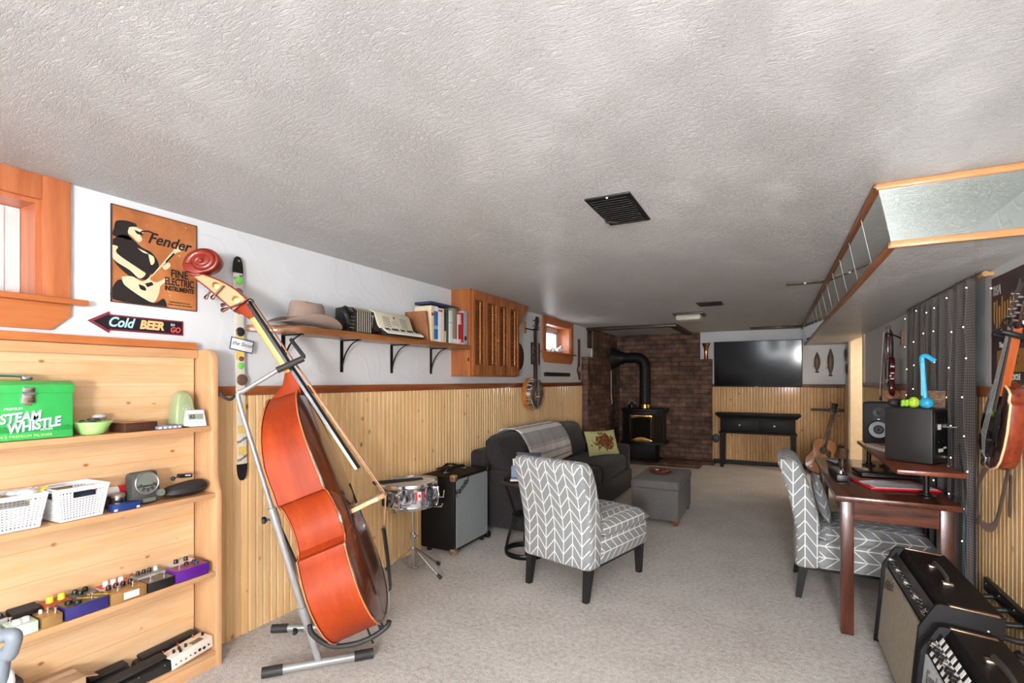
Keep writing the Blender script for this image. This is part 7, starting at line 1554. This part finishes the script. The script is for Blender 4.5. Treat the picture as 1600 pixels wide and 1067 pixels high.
P_ = [MT+Vector((.01,.02,.01)), Vector((.825,3.00,.88)), Vector((.845,3.09,.76)), Vector((.856,3.11,.69)), Vector((.866,3.06,.665)), Vector((.874,2.98,.70)), Vector((.878,2.92,.82)), Vector((.875,2.84,.97))]
st.tube(bez(P_,8), .020, 8, flat=(.12,1), up=(1,0,0)); st.build('strap', sbt, md, world=True); st = MB(); st.tube([Vector((.888,2.86,.94)),Vector((.892,2.88,.80)),Vector((.892,2.885,.755))],[.020,.020,.014],8,flat=(.12,1),up=(1,0,0)); st.build('strap_end', sbt, md, world=True)
mhk = thing('wall_hook', 'black padded yoke hook holding the mandolin on the right wall', 'hook', (XR,2.66,1.545))
ny = mm_ @ Vector((0,.56,.0)); MB().tube(bez([(XR-.001,ny.y-.0,1.49),(XR-.03,ny.y,1.49),(ny.x+.030,ny.y,ny.z-.01)],4),.009,8).build('arm', M['blackm'], mhk, world=True); MB().tube(bez([ny+Vector((-.055,-.045,.02)), ny+Vector((.0,-.042,0)), ny+Vector((.030,0,-.01)), ny+Vector((.0,.042,.0)), ny+Vector((-.055,.045,.02))],5),.011,10).build('padded_yoke', M['black'], mhk, world=True)
MB().box((XR-.006,ny.y,1.49),(.012,.05,.10),bev=.003).build('plate', M['blackm'], mhk, world=True)
pr2 = thing('tin_poster', 'dark maroon motorcycle tin poster on the right wall behind the mandolin', 'poster', (XR,2.95,1.57))
def on_right(y, z, off=0.0): return Matrix(((0,0,-1,XR-off),(-1,0,0,y),(0,1,0,z),(0,0,0,1)))
PY, PZc = 2.965, 1.573
mpo = NT('maroon_tin'); n = mpo.noise(mpo.coord(), 7, 3); mpo.base(mpo.ramp(n, [(.35, lin((62,44,46))), (.65, lin((92,66,66)))])); mpo.set(.4)
MB().box((0,0,.003),(.395,.50,.006),m=on_right(PY,PZc)).build('tin_sheet', mpo.mat, pr2, world=True)
yl = plain('mustard_print', (168,120,44), .5)
for k in range(9): MB().box((-.165+k*.030,.085-.012*(k%3),.0065),(.012,.10+.03*(k%2),.001),m=on_right(PY,PZc)).build('printed_streak', yl, pr2, world=True)
text('BSA', .060, plain('pale_grey_print', (176,170,168), .5), pr2, on_right(PY+.135,PZc+.185,.0066), shear=.2, bold=.002, world=True, sx=.9)
MB().box((0.03,-.145,.0065),(.32,.10,.001),m=on_right(PY,PZc)).build('printed_band', yl, pr2, world=True)
text("The World's", .034, M['white'], pr2, on_right(PY+.02,PZc-.07,.0066), bold=.0006, world=True); text('FINEST', .055, plain('maroon_print', (70,40,40), .5), pr2, on_right(PY-.02,PZc-.145,.0074), bold=.001, world=True); text('MOTOR CYCLE', .034, M['white'], pr2, on_right(PY-.01,PZc-.218,.0066), bold=.0008, world=True, sx=.9)
bike = MB()
for x in (-.02,.15): bike.tube([on_right(PY,PZc,.007) @ Vector((x+.055*math.cos(2*math.pi*k/24),-.01+.055*math.sin(2*math.pi*k/24),0)) for k in range(24)], .004, 5, closed=True)
bike.tube([on_right(PY,PZc,.007) @ Vector(p) for p in ((-.02,-.01,0),(.03,.045,0),(.11,.05,0),(.15,-.01,0))], .004, 5); bike.build('printed_motorcycle', plain('black_bike_print', (24,22,24), .4), pr2, world=True)
MB().prism([(.03,.05),(.06,.075),(.11,.07),(.12,.05)], .001, on_right(PY,PZc,.0065)).build('printed_tank', plain('orange_print', (208,96,44), .4), pr2, world=True)
rl = thing('peg_rail', 'low black rail with round pegs on the right wall behind the amplifiers', 'rail', (XR,2.7,.38))
MB().span((XR-.036,1.6,.345),(XR-.0145,3.165,.405),bev=.004).build('rail_board', M['blackm'], rl, world=True)
for k in range(8):
    y = 3.05-k*.155; MB().tube(bez([(XR-.03,y,.352),(XR-.09,y,.345),(XR-.135,y,.352),(XR-.150,y,.366)],4),.0125,10).build('peg', M['black'], rl, world=True)
    MB().ball((XR-.037,y+.07,.385),.005,seg=8).build('screw', M['chrome'], rl, world=True)
# ------------------------------------------------------------------ combo amplifiers
def combo(label, loc, L, H, Dp, tilt, gcol, group='combo amplifiers', logo=True, checker=False):
    r = thing('combo_amplifier', label, 'amplifier', loc, group=group, rot=(0, tilt, 0))
    P = [(0,0),(0,H-.105),(.012,H-.098),(.048,H-.018),(.066,H),(Dp,H),(Dp,0)]
    mY_ = lambda y: Matrix(((1,0,0,0),(0,0,1,y),(0,1,0,0),(0,0,0,1)))
    MB().prism([(a+.010 if a < .05 else a, z) for a, z in P], L-.03, mY_(.015)).build('cabinet', tol, r)
    Pe = [(-.012,0),(-.012,H-.10),(.03,H-.004),(.045,H+.002),(Dp,H+.002),(Dp+.001,0)]
    for y in (0, L-.018): MB().prism(Pe, .018, mY_(y), bev=.005).build('end_panel', tol, r)
    MB().span((.003,.018,.02),(.012,L-.018,H-.11)).build('grille', gcol, r)
    n = Vector((-.08,0,.036)).normalized(); u = Vector((.036,0,.08)).normalized()
    mP = frame((.026,L/2,H-.060), (0,-1,0), (.036,0,.080)) 
    MB().box((0,0,.003),(L-.045,.075,.004),m=mP).build('control_panel', plain('panel_black', (26,26,28), .3), r)
    nk_ = 13
    for k in range(nk_):
        x = -(L-.09)/2+k*(L-.09)/(nk_-1)
        MB().lathe([(.001,.004),(.012,.004),(.010,.020),(.001,.021)],14,mP @ TR((x,-.004,0))).build('knob', knobB if k % 3 else M['chrome'], r); MB().lathe([(.013,.0045),(.016,.006),(.016,.0045)],14,mP @ TR((x,-.004,0)),cap=False).build('knob_skirt', M['chrome'], r)
    if checker:
        for k in range(26):
            for j in range(3):
                if (k+j) % 2: MB().box((-(L-.06)/2+.012+k*(L-.07)/26, -.026+j*.026, .0055),(.021,.024,.001),m=mP).build('panel_square', M['white'], r)
    if logo: text('Fender', .085 if not checker else .075, plain('logo_chrome', (120,112,100) if not checker else (120,120,130), .3, .6), r, Matrix(((0,0,-1,.0022),(-1,0,0,L-.13 if not checker else L-.14),(0,1,0,H-.155),(0,0,0,1))) @ Matrix.Rotation(.25,4,'Z'), shear=.3, bold=.001, ext=.002, sx=.8)
    hd = MB(); hd.tube(bez([(Dp*.55,L*.36,H),(Dp*.55,L*.37,H+.022),(Dp*.55,L*.5,H+.030),(Dp*.55,L*.63,H+.022),(Dp*.55,L*.64,H)],5), .013, 8, flat=(.45,1.0)); hd.build('carry_handle', plain('handle_strap', (58,56,54), .5), r)
    for y in (L*.355,L*.645): MB().box((Dp*.55,y,H+.006),(.036,.03,.014),bev=.004).build('handle_cap', plain('handle_cap', (190,176,156), .25, .9), r)
    for y in (.010,L-.010): MB().box((Dp*.62,y,H+.0015),(Dp*.62,.018,.004),bev=.001).build('edge_strip', plain('edge_strip', (170,140,110), .3, .8), r)
    for x, z in ((Dp*.8,H-.055),(Dp*.8,H-.08)): MB().ball((x,-.001,z),.007,seg=10).build('side_stud', M['chrome'], r)
    for x in (.03,Dp-.03):
        for y in (.05,L-.05): MB().cyl((x,y,.0),(x,y,-.012),.014,seg=12).build('foot', M['black'], r)
    return r
tanm = fabric('tan_grille_cloth', (158,146,124), .2, 420, .85, .4, rgb2=(126,116,98)); slvm = fabric('silver_blue_grille', (196,204,206), .2, 420, .85, .4, rgb2=(150,160,164))
combo('black combo amplifier with a tan grille leaning back beside the wooden desk', (.452,2.350,.036), .725, .490, .225, .09, tanm)
combo('black combo amplifier with silver grille and checkered panel, nearest the lower right corner', (.446,1.660,.034), .630, .440, .205, .09, slvm, checker=True)
